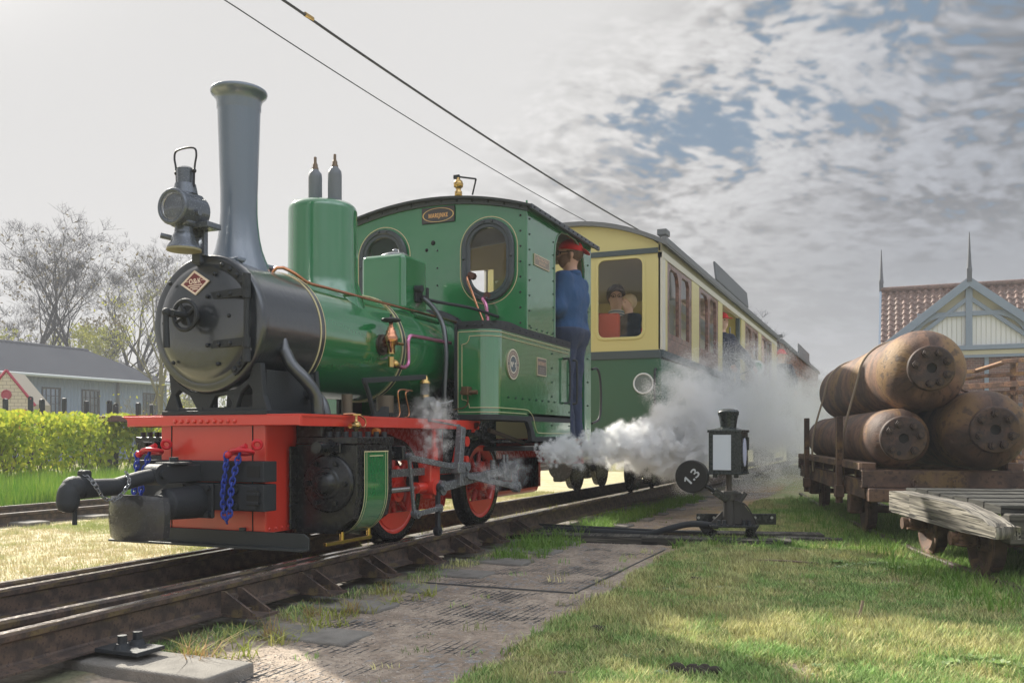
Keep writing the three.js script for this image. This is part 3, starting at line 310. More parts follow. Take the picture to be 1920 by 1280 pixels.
  P('exhaust_pipe', [tb([[0.325, 1.06, 0.2], [0.36, 0.99, 0.21], [0.42, 0.91, 0.25], [0.45, 0.83, 0.29], [0.455, 0.72, 0.3]], 0.033, 16, 40), lt([[0.012, 0.07], [0.033, 0]], 0.325, 1.055, 0.2, 'y', 14)], M.black);
  P('exhaust_pipe', [tb([[0.1, 0.87, 0.4], [0.3, 0.86, 0.4], [0.40, 0.82, 0.4], [0.44, 0.72, 0.4]], 0.03, 14, 30)], M.black);
  // saddle under the smokebox
  const ped = (s) => exS([[0, 0]], 0.01, 0);
  P('saddle', [bx(0.66, 0.022, 0.5, 0.03, 0.748, 0.26, 0.004), tf(ex(shp([[-0.30, 0.755], [0.36, 0.755], [0.33, 0.83], [0.315, 0.99], [0.27, 0.99], [0.245, 0.92], [0.16, 0.865], [0, 0.845], [-0.12, 0.858], [-0.2, 0.9], [-0.235, 0.98], [-0.27, 0.975], [-0.255, 0.85]], [[[-0.20, 0.775], [-0.225, 0.84], [-0.195, 0.865], [-0.13, 0.835], [-0.09, 0.775]], [[0.0, 0.775], [0.03, 0.83], [0.1, 0.84], [0.14, 0.8], [0.13, 0.775]], [[0.165, 0.775], [0.19, 0.845], [0.24, 0.885], [0.262, 0.86], [0.26, 0.775]]]), 0.035, 0.004), [0, 0, 0.06]), tf(ex([[-0.28, 0.755], [0.34, 0.755], [0.32, 0.98], [0.24, 0.92], [0, 0.845], [-0.2, 0.9], [-0.26, 0.97]], 0.03), [0, 0, 0.5]), bx(0.02, 0.2, 0.4, 0.305, 0.86, 0.27), bx(0.022, 0.18, 0.03, 0.0, 0.80, 0.06), ...[-0.2, -0.05, 0.1, 0.25].map((x) => cy(0.014, 0.014, 0.02, x, 0.768, 0.035, 'y', 6))], M.matt);
  // running plate and front
  P('running_plate', [exP([[-0.564, 0.015], [0.564, 0.015], [0.55, 2.05], [-0.55, 2.05]], 0.012, 0.727), bx(0.02, 0.05, 2.0, 0.545, 0.705, 1.03, 0.003), bx(0.02, 0.05, 2.0, -0.545, 0.705, 1.03, 0.003), exS([[1.95, 0.735], [2.06, 0.735], [1.95, 0.66]], 0.02, 0.535)], M.red);
  P('running_deck', exP([[-0.55, 0.03], [0.55, 0.03], [0.535, 2.04], [-0.535, 2.04]], 0.003, 0.7385), M.matt);
  P('front_apron', tf(ex([[-0.564, 0.733], [0.564, 0.733], [0.564, 0.683], [-0.51, 0.683], [-0.53, 0.718]], 0.02, 0.003), [0, 0, 0.02]), M.red);
  P('frame_box', [bx(0.66, 0.53, 0.02, 0, 0.42, 0.05, 0.003), bx(0.018, 0.53, 0.24, 0.322, 0.42, 0.17, 0.003), bx(0.018, 0.53, 0.24, -0.322, 0.42, 0.17, 0.003), ...[0, 1, 2, 3].map((k) => rivet(0.009, 0.332, 0.175, 0.07 + k * 0.05)), ...[0, 1, 2, 3, 4, 5, 6, 7, 8, 9].map((k) => rivet(0.011, -0.2 + k * 0.042, 0.705, -0.002))], M.red);
  for (const x of [-0.26, 0.255]) P('panel_seam', bx(0.006, 0.53, 0.002, x, 0.42, 0.0385, 0), M.dark);
  for (const s of [-1, 1]) P('main_frame', [exS([[0.05, 0.15], [0.75, 0.15], [0.9, 0.45], [1.45, 0.45], [1.6, 0.15], [2.05, 0.15], [2.15, 0.45], [2.65, 0.45], [2.75, 0.2], [3.9, 0.2], [3.9, 0.62], [2.6, 0.62], [2.0, 0.71], [0.05, 0.71]], 0.02, s * 0.27 - 0.01)], M.deep);
  const be = P('buffer_beam', [bx(0.80, 0.10, 0.1, 0, 0.46, -0.01, 0.004), bx(0.80, 0.13, 0.1, 0, 0.335, -0.012, 0.005), bx(0.1, 0.115, 0.02, 0.31, 0.335, -0.064, 0.004), bx(0.09, 0.11, 0.02, -0.05, 0.46, -0.1, 0.004), cy(0.02, 0.02, 0.03, 0.235, 0.37, -0.07, 'z', 6), cy(0.02, 0.02, 0.03, 0.235, 0.29, -0.07, 'z', 6)], M.matt);
  P('beam_slot', bx(0.07, 0.075, 0.004, 0.345, 0.335, -0.073, 0), M.dark, be); P('beam_slot', bx(0.075, 0.055, 0.004, 0.34, 0.46, -0.061, 0), M.dark, be); P('slot_bar', [bx(0.07, 0.014, 0.02, 0.345, 0.355, -0.07, 0.002), bx(0.07, 0.014, 0.02, 0.345, 0.312, -0.07, 0.002)], M.matt, be);
  P('buffer_stock', [bx(0.2, 0.17, 0.02, 0.01, 0.315, -0.07, 0.01), lt([[0.045, -0.37], [0.045, -0.29], [0.07, -0.29], [0.075, -0.27], [0.082, -0.08]], 0, 0.31, 0, 'z', 32), ...[[-0.07, 0.38], [-0.07, 0.25], [0.085, 0.38], [0.085, 0.25]].map(([x, y]) => cy(0.016, 0.016, 0.025, x, y, -0.085, 'z', 6))], M.matt);
  { const g = norm(new RoundedBoxGeometry(0.335, 0.21, 0.05, 5, 0.022).toNonIndexed()), p = g.attributes.position; const b = new THREE.BoxGeometry(0.335, 0.205, 0.045, 24, 14, 2), q = b.attributes.position; for (let i = 0; i < q.count; i++) { const x = q.getX(i), y = q.getY(i), r = Math.min(1, Math.max(Math.abs(x) / 0.1675, Math.abs(y) / 0.1025)); const cx = x * (1 - 0.06 * (y / 0.1) ** 2), cyy = y * (1 - 0.12 * (x / 0.17) ** 4); q.setXYZ(i, cx, cyy, q.getZ(i) + 0.05 * (0.5 - (x / 0.1675) ** 2) - (q.getZ(i) > 0 ? 0.008 * r ** 6 : 0)); } b.computeVertexNormals(); P('buffer_head', tf(norm(b), [-0.005, 0.262, -0.46]), std([0.06, 0.06, 0.062], 0.4, { roughnessMap: again(T.noise, 5), bumpMap: again(T.noise, 3), bumpScale: 0.0007, metalness: 0.3 })); }
  // coupling arm pointing forward over the buffer
  const ca = P('coupler_arm', [bx(0.075, 0.085, 0.26, -0.02, 0.45, -0.17, 0.008), cy(0.05, 0.05, 0.08, -0.02, 0.45, -0.31, 'x', 24), tb([[-0.02, 0.45, -0.3], [-0.02, 0.435, -0.42], [-0.02, 0.41, -0.55]], 0.034, 14, 20), cy(0.042, 0.038, 0.2, -0.02, 0.405, -0.64, 'z', 24), cy(0.024, 0.024, 0.11, -0.02, 0.452, -0.31, 'x', 6), bx(0.12, 0.012, 0.12, -0.02, 0.5, -0.2, 0.003), cy(0.022, 0.022, 0.03, -0.02, 0.515, -0.2, 'y', 6)], M.matt);
  P('coupler_head', [tb([[-0.02, 0.415, -0.7], [-0.02, 0.412, -0.76], [-0.02, 0.395, -0.795], [-0.02, 0.35, -0.805]], 0.046, 18, 24), ball(0.046, -0.02, 0.348, -0.805, [1, 0.9, 1]), ball(0.052, -0.02, 0.41, -0.775), bx(0.05, 0.05, 0.04, -0.02, 0.46, -0.72, 0.01), cy(0.01, 0.01, 0.09, -0.02, 0.3, -0.77, 'y', 8)], M.matt, ca);
  const cl = shared(tor(0.0085, 0.0026, 0, 0, 0, [0, 0, 0], [1, 1.5, 1], 12)), cp = new THREE.CatmullRomCurve3([V(-0.02, 0.475, -0.73), V(0.045, 0.43, -0.73), V(0.05, 0.365, -0.68), V(0.05, 0.355, -0.62), V(0.045, 0.42, -0.54), V(-0.01, 0.465, -0.5)]);
  for (let i = 0; i < 22; i++) { const l = part('chain_link', cl, M.steel, ca); const p = cp.getPointAt(i / 21), t = cp.getTangentAt(i / 21); l.position.copy(p); l.quaternion.setFromUnitVectors(new THREE.Vector3(0, 1, 0), t); l.rotateY(i % 2 * 1.57); }
  P('rail_guard', [tf(ex([[-0.62, 0.085], [0.60, 0.085], [0.60, 0.145], [0.57, 0.165], [-0.62, 0.165]], 0.012, 0.002), [0, 0, 0.03]), bx(1.22, 0.012, 0.07, -0.01, 0.09, 0.0, 0.003), bx(0.03, 0.1, 0.08, 0.2, 0.13, 0.06, 0.003)], std([0.03, 0.035, 0.035], 0.5, { bumpMap: again(T.fine, 3), bumpScale: 0.001 }));
  // cylinders and steam chest, both sides
  for (const s of [1, -1]) {
    const cb = P('cylinder_block', [tf(ex([[0.345, 0.14], [0.58, 0.14], [0.69, 0.22], [0.715, 0.33], [0.715, 0.59], [0.345, 0.59]].map(([x, y]) => [x * s, y]), 0.34, 0.004), [0, 0, 0.6]), bx(0.36, 0.035, 0.36, s * 0.54, 0.61, 0.43, 0.004), bx(0.012, 0.42, 0.09, s * 0.355, 0.37, 0.245, 0.012), bx(0.16, 0.09, 0.2, s * 0.43, 0.67, 0.36, 0.006)], M.grime);
    P('cylinder_cover', [lt([[0, -0.062], [0.035, -0.062], [0.05, -0.05], [0.058, -0.03], [0.07, -0.036], [0.08, -0.03], [0.082, -0.022], [0.135, -0.018], [0.145, -0.012], [0.148, 0]], s * 0.55, 0.395, 0.258, 'z', 40), ...[0, 1, 2, 3, 4, 5].map((k) => cy(0.013, 0.013, 0.03, s * 0.55 + 0.112 * Math.cos(k * 1.047), 0.395 + 0.112 * Math.sin(k * 1.047), 0.235, 'z', 6))], M.grime, cb);
    P('valve_chest_cover', [cy(0.03, 0.026, 0.13, s * 0.56, 0.575, 0.2, 'z', 18), cy(0.042, 0.042, 0.04, s * 0.56, 0.572, 0.245, 'z', 6), bx(0.11, 0.05, 0.02, s * 0.575, 0.57, 0.25, 0.008)], M.grime, cb);
    for (const [x, d] of [0.42, 0.49, 0.54, 0.59, 0.64, 0.69].map((x) => [x, 0.275]).concat([0.32, 0.4, 0.48, 0.56].map((d) => [0.69, d]))) P('cover_bolt', cy(0.014, 0.014, 0.03, s * x, 0.64, d, 'y', 6), M.matt, cb); for (const y of [0.2, 0.28, 0.38, 0.5]) P('flange_bolt', rivet(0.009, s * 0.362, y, 0.196), M.matt, cb);
    const gp = [[0.58, 0.1385], [0.635, 0.165], [0.68, 0.21], [0.705, 0.27], [0.7165, 0.34], [0.7165, 0.555]], off = 0.004;
    const strip = (d0, d1, o, i0 = 0, i1 = gp.length - 1) => { const out = []; const c = new THREE.CatmullRomCurve3(gp.slice(i0, i1 + 1).map(([x, y]) => new THREE.Vector3(x * s, y, 0)), false, 'catmullrom', 0.3), N = 24, pos = [], nn = []; for (let i = 0; i <= N; i++) { const p = c.getPoint(i / N), t = c.getTangent(i / N), n = new THREE.Vector3(t.y, -t.x, 0).multiplyScalar(s); for (const d of [d0, d1]) pos.push(p.x + n.x * o, p.y + n.y * o, -d); } const g = new THREE.BufferGeometry(), ix = []; for (let i = 0; i < N; i++) { const a = i * 2; ix.push(a, a + 1, a + 2, a + 1, a + 3, a + 2); } g.setAttribute('position', new THREE.Float32BufferAttribute(pos, 3)); g.setIndex(ix); g.computeVertexNormals(); return norm(g); };
    const cl2 = P('cladding_panel', strip(0.315, 0.545, off), M.green, cb, 'green lined cylinder cladding');
    P('lining', [strip(0.315, 0.321, off + 0.0015), strip(0.539, 0.545, off + 0.0015), strip(0.337, 0.341, off + 0.0015, 0, 5), strip(0.519, 0.523, off + 0.0015, 0, 5), bx(0.003, 0.006, 0.23, s * 0.7225, 0.554, 0.43, 0), bx(0.003, 0.005, 0.13, s * 0.7225, 0.532, 0.43, 0)], M.cream, cb);
    P('drain_cock', [cy(0.012, 0.012, 0.06, s * 0.6, 0.12, 0.3, 'y', 8), cy(0.012, 0.012, 0.06, s * 0.6, 0.12, 0.55, 'y', 8), bx(0.02, 0.02, 0.42, s * 0.6, 0.1, 0.36, 0.004)], s > 0 ? M.brass : M.matt, cb);
  }
  const lub = sub('lubricator_tap', LO); P('tap_body', [lt([[0.012, 0], [0.012, 0.03], [0.025, 0.045], [0.028, 0.06], [0.02, 0.075], [0.008, 0.08], [0.008, 0.11]], 0.6, 0.63, 0.43, 'y', 14), cy(0.014, 0.018, 0.05, 0.6, 0.685, 0.4, 'z', 10), cy(0.03, 0.03, 0.008, 0.6, 0.742, 0.43, 'y', 14)], M.brass, lub);
  P('copper_tube', [tb([[0.6, 0.685, 0.45], [0.6, 0.68, 0.5], [0.6, 0.69, 0.52], [0.6, 0.72, 0.515], [0.58, 0.745, 0.46], [0.54, 0.745, 0.4]], 0.005, 6, 30), tb([[0.5, 0.742, 0.3], [0.5, 0.742, 0.7], [0.5, 0.742, 1.02], [0.5, 0.76, 1.05], [0.5, 0.89, 1.03], [0.5, 0.905, 1.06], [0.5, 0.905, 1.2]], 0.005, 6, 50), tb([[0.5, 0.742, 1.1], [0.5, 0.76, 1.16], [0.5, 0.89, 1.12], [0.5, 0.9, 1.15]], 0.005, 6, 30)], M.copper, lub);
  P('orange_nut', cy(0.02, 0.02, 0.035, 0.66, 0.655, 0.53, 'z', 6), std([0.5, 0.16, 0.03], 0.35, { metalness: 0.6 }), lub);
  // side bracket, oil cup, valve rodding on the running plate
  P('side_bracket', [bx(0.012, 0.03, 0.72, 0.51, 0.965, 0.99, 0.003, [0.09, 0, 0]), ...poly([[0.51, 0.935, 0.65], [0.51, 0.86, 0.7], [0.51, 0.75, 0.75]], 0.013, 6), exS([[0.73, 0.735], [0.9, 0.735], [0.9, 0.8], [0.84, 0.8], [0.8, 0.77], [0.74, 0.77]], 0.012, 0.505)], M.matt);
  const oc = sub('oil_cup', LO); P('cup_base', [cy(0.034, 0.034, 0.014, 0.45, 0.885, 1.45, 'y', 6), cy(0.01, 0.01, 0.04, 0.45, 0.865, 1.45, 'y', 8)], M.brass, oc); P('cup_glass', [lt([[0.03, 0.89], [0.03, 0.965], [0.027, 0.965], [0.027, 0.89]], 0.45, 0, 1.45, 'y', 16)], new THREE.MeshPhysicalMaterial({ color: 0xdedede, roughness: 0.05, transmission: 0.9, thickness: 0, ior: 1.5 }), oc); P('cup_cap', [lt([[0.036, 0.963], [0.036, 0.975], [0.024, 0.985], [0.023, 1.0], [0.016, 1.015], [0, 1.02]], 0.45, 0, 1.45, 'y', 16)], M.brass, oc);
  P('blow_valve', [cy(0.04, 0.04, 0.05, 0.5, 0.84, 1.42, 'x', 14), ball(0.04, 0.5, 0.82, 1.5), cy(0.03, 0.02, 0.1, 0.5, 0.79, 1.52, 'y', 10), cy(0.008, 0.008, 0.2, 0.52, 0.72, 1.53, 'y', 8), rod(V(0.5, 0.83, 1.5), V(0.56, 0.86, 1.62), 0.007)], M.steel); P('air_pump', [cy(0.05, 0.05, 0.1, 0.42, 0.82, 1.02, 'y', 18), cy(0.03, 0.03, 0.12, 0.42, 0.8, 0.62, 'y', 14)], std([0.13, 0.1, 0.07], 0.5));
  // firebox and ashpan under the tanks
  P('firebox', [bx(0.62, 0.6, 0.85, 0, 0.72, 2.45, 0.01), bx(0.9, 0.03, 1.5, 0.0, 0.6, 3.1, 0.004)], M.grime); P('ashpan', [bx(0.56, 0.36, 1.2, 0, 0.33, 3.3, 0.05), bx(0.6, 0.05, 0.9, 0, 0.575, 3.4, 0.005)], M.red); P('drain_pipe', rod(V(0.55, 0.68, 2.2), V(0.6, 0.585, 2.72), 0.016), std([0.1, 0.075, 0.06], 0.6));
  P('rear_beam', [bx(1.3, 0.2, 0.06, 0, 0.5, 3.97, 0.005), bx(0.1, 0.1, 0.35, 0, 0.33, 4.15, 0.01), cy(0.1, 0.1, 0.05, 0, 0.33, 4.35, 'z', 20)], M.deep);
  P('cab_floor', bx(1.44, 0.03, 1.5, 0, 0.545, 3.2, 0.004), M.dark);
  // wheels and motion
  for (const d of [1.178, 2.404]) {
    P('axle', cy(0.05, 0.05, 0.66, 0, 0.31, d, 'x', 16), M.matt);
    for (const s of [1, -1]) {
      const w = sub('wheel', LO), X = (k) => s * k;
      P('tyre', lt([[0.262, 0], [0.31, 0], [0.313, -0.03], [0.316, -0.058], [0.335, -0.066], [0.338, -0.076], [0.33, -0.085], [0.262, -0.085], [0.262, 0]].map(([r, y]) => [r, y * s]), X(0.40), 0.31, d, 'x', 56), std([0.025, 0.026, 0.028], 0.4, { metalness: 0.5, roughnessMap: again(T.noise, 6) }), w);
      P('rim', lt([[0.263, -0.006], [0.215, -0.012], [0.21, -0.06], [0.263, -0.07]].map(([r, y]) => [r, y * s]), X(0.40), 0.31, d, 'x', 56), M.red, w);
      P('hub', [cy(0.075, 0.07, 0.1, X(0.37), 0.31, d, 'x', 24), cy(0.045, 0.045, 0.02, X(0.425), 0.31, d, 'x', 16), bx(0.05, 0.16, 0.1, X(0.385), 0.37, d + 0.04, 0.02, [0.6, 0, 0])], M.red, w);
      for (let k = 0; k < 9; k++) { const a = k * 0.698 + 0.3, c = Math.cos(a), n = Math.sin(a); P('spoke', rod(new THREE.Vector3(X(0.365), 0.31 + 0.06 * n, -d + 0.06 * c), new THREE.Vector3(X(0.365), 0.31 + 0.225 * n, -d + 0.225 * c), 0.022, 0.015, 8), M.deep, w); }
      const cr = []; for (let k = 0; k <= 12; k++) { const a = -Math.PI / 2 + (k / 12 - 0.5) * 1.9; cr.push([0.235 * Math.cos(a), 0.235 * Math.sin(a)]); } P('counterweight', exS(cr, 0.05, X(0.37) - 0.025).translate(0, 0.31, -d), M.red, w);
    }
  }
  const bar = (n, a, b, h, t = 0.022, mat = M.steel, extra = []) => { const A = V(...a), B = V(...b), L = A.distanceTo(B), g = bx(t, h, L, 0, 0, 0, 0.004); g.applyMatrix4(new THREE.Matrix4().compose(A.clone().add(B).multiplyScalar(0.5), new THREE.Quaternion().setFromUnitVectors(new THREE.Vector3(0, 0, -1), B.clone().sub(A).normalize()), new THREE.Vector3(1, 1, 1))); return P(n, [g, cy(h * 0.85, h * 0.85, t * 1.5, ...a, 'x', 16), cy(h * 0.85, h * 0.85, t * 1.5, ...b, 'x', 16), cy(h * 0.4, h * 0.4, t * 2.4, ...a, 'x', 10), cy(h * 0.4, h * 0.4, t * 2.4, ...b, 'x', 10), ...extra], mat); };
  bar('radius_rod', [0.60, 0.525, 0.86], [0.60, 0.44, 1.56], 0.036); bar('combination_lever', [0.63, 0.52, 0.93], [0.63, 0.19, 0.99], 0.024, 0.016); bar('union_link', [0.64, 0.185, 1.0], [0.64, 0.2, 1.28], 0.03, 0.02);
  P('slide_bar', [bx(0.05, 0.045, 1.2, 0.52, 0.42, 1.3, 0.004), bx(0.03, 0.06, 0.05, 0.52, 0.42, 1.9, 0.004)], M.steel); P('piston_rod', cy(0.017, 0.017, 0.75, 0.54, 0.325, 0.95, 'z', 12), M.bright);
  P('crosshead', [bx(0.09, 0.12, 0.13, 0.54, 0.41, 1.34, 0.012), bx(0.07, 0.16, 0.09, 0.54, 0.33, 1.35, 0.012), cy(0.05, 0.05, 0.1, 0.55, 0.325, 1.32, 'x', 16), cy(0.035, 0.03, 0.12, 0.54, 0.325, 1.22, 'z', 14), ...[-0.04, 0, 0.04].map((k) => cy(0.009, 0.009, 0.02, 0.59, 0.45, 1.34 + k, 'x', 6))], M.red);
  bar('drop_arm', [0.6, 0.32, 1.34], [0.62, 0.06, 1.3], 0.032, 0.022, M.matt); bar('connecting_rod', [0.6, 0.318, 1.38], [0.58, 0.40, 2.44], 0.055, 0.028, M.steel, [bx(0.05, 0.13, 0.12, 0.58, 0.385, 2.42, 0.008), cy(0.012, 0.012, 0.07, 0.58, 0.47, 2.39, 'y', 8), cy(0.012, 0.012, 0.07, 0.58, 0.47, 2.45, 'y', 8), cy(0.02, 0.02, 0.06, 0.58, 0.44, 2.2, 'y', 10)]);
  bar('eccentric_rod', [0.62, 0.385, 1.66], [0.64, 0.275, 2.44], 0.04); bar('return_crank', [0.63, 0.42, 2.46], [0.65, 0.27, 2.46], 0.045, 0.03); bar('coupling_rod', [0.46, 0.36, 1.27], [0.46, 0.36, 2.49], 0.05, 0.026, M.matt);
  P('expansion_link', [tf(bx(0.045, 0.27, 0.06, 0, 0, 0, 0.006), [0.615, 0.56, 1.61], [-0.16, 0, 0]), bx(0.06, 0.07, 0.11, 0.615, 0.435, 1.59, 0.008), cy(0.03, 0.03, 0.08, 0.615, 0.44, 1.66, 'x', 14), bx(0.045, 0.1, 0.05, 0.615, 0.37, 1.6, 0.006), cy(0.018, 0.018, 0.08, 0.615, 0.385, 1.66, 'x', 10)], M.steel); bar('lifting_link', [0.56, 0.73, 1.3], [0.6, 0.70, 1.62], 0.012, 0.012);
  P('motion_bracket', [bx(0.02, 0.36, 0.03, 0.53, 0.54, 1.42, 0.004), bx(0.07, 0.13, 0.03, 0.51, 0.5, 1.44, 0.008), exS([[1.72, 0.45], [1.78, 0.45], [1.84, 0.62], [1.8, 0.64]], 0.03, 0.5), cy(0.035, 0.035, 0.05, 0.52, 0.6, 1.87, 'x', 14), cy(0.025, 0.025, 0.05, 0.52, 0.48, 1.87, 'x', 14)], M.red);
  P('valve_spindle_guide', [cy(0.03, 0.03, 0.12, 0.6, 0.53, 0.7, 'z', 14), cy(0.02, 0.02, 0.16, 0.6, 0.53, 0.8, 'z', 12), bx(0.08, 0.08, 0.04, 0.62, 0.54, 0.83, 0.01)], M.grime); for (const s of [1, -1]) P('brake_block', [exS([[0.72, 0.1], [0.8, 0.08], [0.84, 0.3], [0.78, 0.5], [0.72, 0.5]], 0.06, s * 0.36 - 0.03)], M.grime);
  // side tanks
  for (const s of [1, -1]) {
    const pl = (i, o = 0) => { const r = 0.12, x0 = 0.47, x1 = 0.74 + o, d0 = 1.87 - o, a = []; a.push([x0, d0]); for (let k = 0; k <= 10; k++) { const t = k / 10 * Math.PI / 2; a.push([x1 - r + r * Math.sin(t), d0 + r - r * Math.cos(t)]); } a.push([x1, 3.375], [x0, 3.375]); return s > 0 ? a : a.map(([x, d]) => [-x, d]).reverse(); };
    const tk = P('water_tank', [exP(pl(), 0.6, 0.78), exS([[2.55, 0.66], [2.62, 0.63], [3.375, 0.63], [3.375, 0.8], [2.46, 0.8]], 0.03, s > 0 ? 0.71 : -0.74)], M.green);
    P('top_beading', [exP(pl(0, 0.004), 0.052, 1.348)], M.matt, tk); P('bottom_beading', [exP(pl(0, 0.003), 0.035, 0.745), exS([[2.40, 0.745], [2.46, 0.77], [2.5, 0.76], [2.55, 0.7], [2.6, 0.635], [2.62, 0.6], [2.53, 0.6], [2.5, 0.68], [2.45, 0.735]], 0.03, s > 0 ? 0.715 : -0.745), bx(0.03, 0.035, 0.78, s * 0.73, 0.615, 2.99, 0.003), bx(0.02, 0.62, 0.3, s * 0.465, 1.07, 2.0, 0)], M.matt, tk);
    if (s > 0) {
      const lane = (y, dx, i0, d0, d1) => { const a = []; for (const [x, d] of pl(0, 0.003)) a.push([x, y, d]); const q = a.slice(i0, 12).concat([[0.744, y, d1]]); q[0] = [d0 ?? q[0][0], y, q[0][2]]; return poly(q, 0.003, 5); };
      P('lining', [...lane(1.33, 0, 0, 0.475, 3.36), ...lane(0.795, 0, 0, 0.475, 2.42), ...lane(1.30, 0, 0, 0.56, 3.33), ...lane(0.825, 0, 0, 0.56, 2.40), ...poly([[0.475, 0.795, 1.866], [0.475, 1.33, 1.866]], 0.003, 5), ...poly([[0.505, 0.88, 1.866], [0.505, 1.245, 1.866]], 0.0025, 5), tb([[0.505, 1.245, 1.866], [0.54, 1.255, 1.866], [0.555, 1.275, 1.866], [0.56, 1.30, 1.866]], 0.0025, 5), tb([[0.505, 0.88, 1.866], [0.54, 0.87, 1.866], [0.555, 0.85, 1.866], [0.56, 0.825, 1.866]], 0.0025, 5), tb([[0.743, 0.825, 2.40], [0.743, 0.82, 2.46], [0.743, 0.78, 2.55], [0.743, 0.7, 2.6], [0.743, 0.665, 2.64], [0.743, 0.66, 2.7], [0.743, 0.66, 3.36]], 0.003, 5, 40)], M.cream, tk);
      for (let k = 0; k < 11; k++) rv.push(rivet(0.007, 0.7445, 1.374, 2.05 + k * 0.125)); for (let k = 0; k < 9; k++) rv.push(rivet(0.008, 0.742, 0.9, 2.1 + k * 0.13)); for (let k = 0; k < 6; k++) rv.push(rivet(0.008, 0.742, 0.72 + k * 0.11, 2.95), rivet(0.007, 0.742, 0.72 + k * 0.11, 3.35));
      for (let k = 0; k < 4; k++) rv.push(rivet(0.008, 0.54 + k * 0.06, 1.374, 1.862));
    }
    P('tank_lid', [exS([[1.9, 1.398], [2.02, 1.412], [2.15, 1.418], [2.44, 1.402], [2.44, 1.398]], 0.2, s > 0 ? 0.53 : -0.73)], M.matt, tk);
  }
  P('grab_rail', [...poly([[0.745, 1.25, 3.2], [0.775, 1.25, 3.2], [0.775, 1.25, 3.2]], 0.009), tb([[0.745, 1.255, 3.22], [0.775, 1.25, 3.24], [0.78, 1.2, 3.25], [0.78, 0.95, 3.25], [0.775, 0.905, 3.24], [0.745, 0.9, 3.22]], 0.009, 8, 40), tb([[0.745, 1.255, 3.42], [0.775, 1.25, 3.43], [0.78, 1.2, 3.43], [0.78, 0.95, 3.43], [0.775, 0.905, 3.43], [0.745, 0.9, 3.42]], 0.009, 8, 40)], M.matt);
  P('tank_gauge', [bx(0.05, 0.055, 0.07, 0.55, 0.935, 1.845, 0.005), cy(0.014, 0.014, 0.12, 0.57, 0.925, 1.84, 'x', 8), tb([[0.56, 0.91, 1.84], [0.56, 0.86, 1.84], [0.54, 0.83, 1.845], [0.45, 0.81, 1.84]], 0.005, 6)], std([0.16, 0.09, 0.05], 0.45, { metalness: 0.5 }));
  const TXT = (n, w, h, draw, place, base, lab, ppm = 2200) => { const b = P(n, place(norm(new RoundedBoxGeometry(w, h, 0.008, 1, 0.002))), base, LO, lab); const g = norm(new THREE.PlaneGeometry(w * 0.97, h * 0.95)); g.translate(0, 0, 0.0052); P('plate_face', place(g), new THREE.MeshStandardMaterial({ map: plate(w, h, draw, ppm), roughness: 0.42, metalness: 0.25 }), b, undefined, false); return b; };
  const onSide = (x, y, d) => (g) => tf(g, [x, y, d], [0, Math.PI / 2, 0]), onFront = (x, y, d) => (g) => tf(g, [x, y, d]), plateM = std([0.5, 0.42, 0.3], 0.4, { metalness: 0.5 });
  { const b = P('number_plate', [cy(0.105, 0.105, 0.01, 0.746, 1.129, 2.167, 'x', 40)], plateM, LO, 'round number plate reading No 1'); const g = norm(new THREE.CircleGeometry(0.104, 48)); P('plate_face', tf(g, [0.7515, 1.129, 2.167], [0, Math.PI / 2, 0]), new THREE.MeshStandardMaterial({ roughness: 0.45, map: plate(0.21, 0.21, (x) => { x.fillStyle = '#e6dcc8'; x.fillRect(0, 0, 1, 1); x.fillStyle = '#5d5a58'; x.beginPath(); x.arc(0.5, 0.5, 0.465, 0, 7); x.fill(); x.fillStyle = '#c9ae9c'; for (let k = 0; k < 34; k++) { const a = k / 34 * 6.283; if (Math.abs(Math.sin(a)) < 0.16) continue; x.save(); x.translate(0.5 + 0.385 * Math.cos(a), 0.5 + 0.385 * Math.sin(a)); x.rotate(a); x.fillRect(-0.055, -0.016, 0.11, 0.032); x.fillStyle = k % 3 ? '#c9ae9c' : '#5d5a58'; x.fillRect(-0.02, -0.016, 0.03, 0.018); x.fillStyle = '#c9ae9c'; x.restore(); } x.fillStyle = '#ece4d2'; x.beginPath(); x.arc(0.5, 0.5, 0.3, 0, 7); x.fill(); x.fillStyle = '#56616a'; x.beginPath(); x.arc(0.5, 0.5, 0.265, 0, 7); x.fill(); text(x, 'Nº 1', 0.5, 0.515, 0.24, 1, '#efe6d6', 'bold', 0.46); }, 2000) }), b, undefined, false); }
  const lines = (x, y0, n, w, c) => { x.fillStyle = c; for (let k = 0; k < n; k++) for (let i = 0; i < 14; i++) if ((i * 7 + k * 5) % 4) x.fillRect(0.5 - w / 2 + i * w / 14, y0 + k * 0.13, w / 18, 0.07); };
  TXT('works_plate', 0.19, 0.135, (x, k) => { x.fillStyle = '#dccdb4'; x.fillRect(0, 0, 1, 1); x.fillStyle = '#68645f'; x.fillRect(0.025, 0.04, 0.95, 0.92); text(x, 'GROTENHUYS', 0.5, 0.31, 0.2, k, '#d9b394', 'bold', 0.88); lines(x, 0.55, 3, 0.6, '#98928c'); }, onSide(0.744, 1.150, 2.72), plateM, 'rectangular brass plate with lettering');
  TXT('side_plate', 0.31, 0.085, (x, k) => { x.fillStyle = '#e0d2b6'; x.fillRect(0, 0, 1, 1); x.fillStyle = '#8d8378'; x.fillRect(0.015, 0.06, 0.97, 0.88); lines(x, 0.2, 2, 0.86, '#e0bfa0'); lines(x, 0.55, 1, 0.5, '#e0bfa0'); lines(x, 0.68, 1, 0.5, '#d9b79a'); }, onSide(0.744, 1.926, 2.725), plateM);
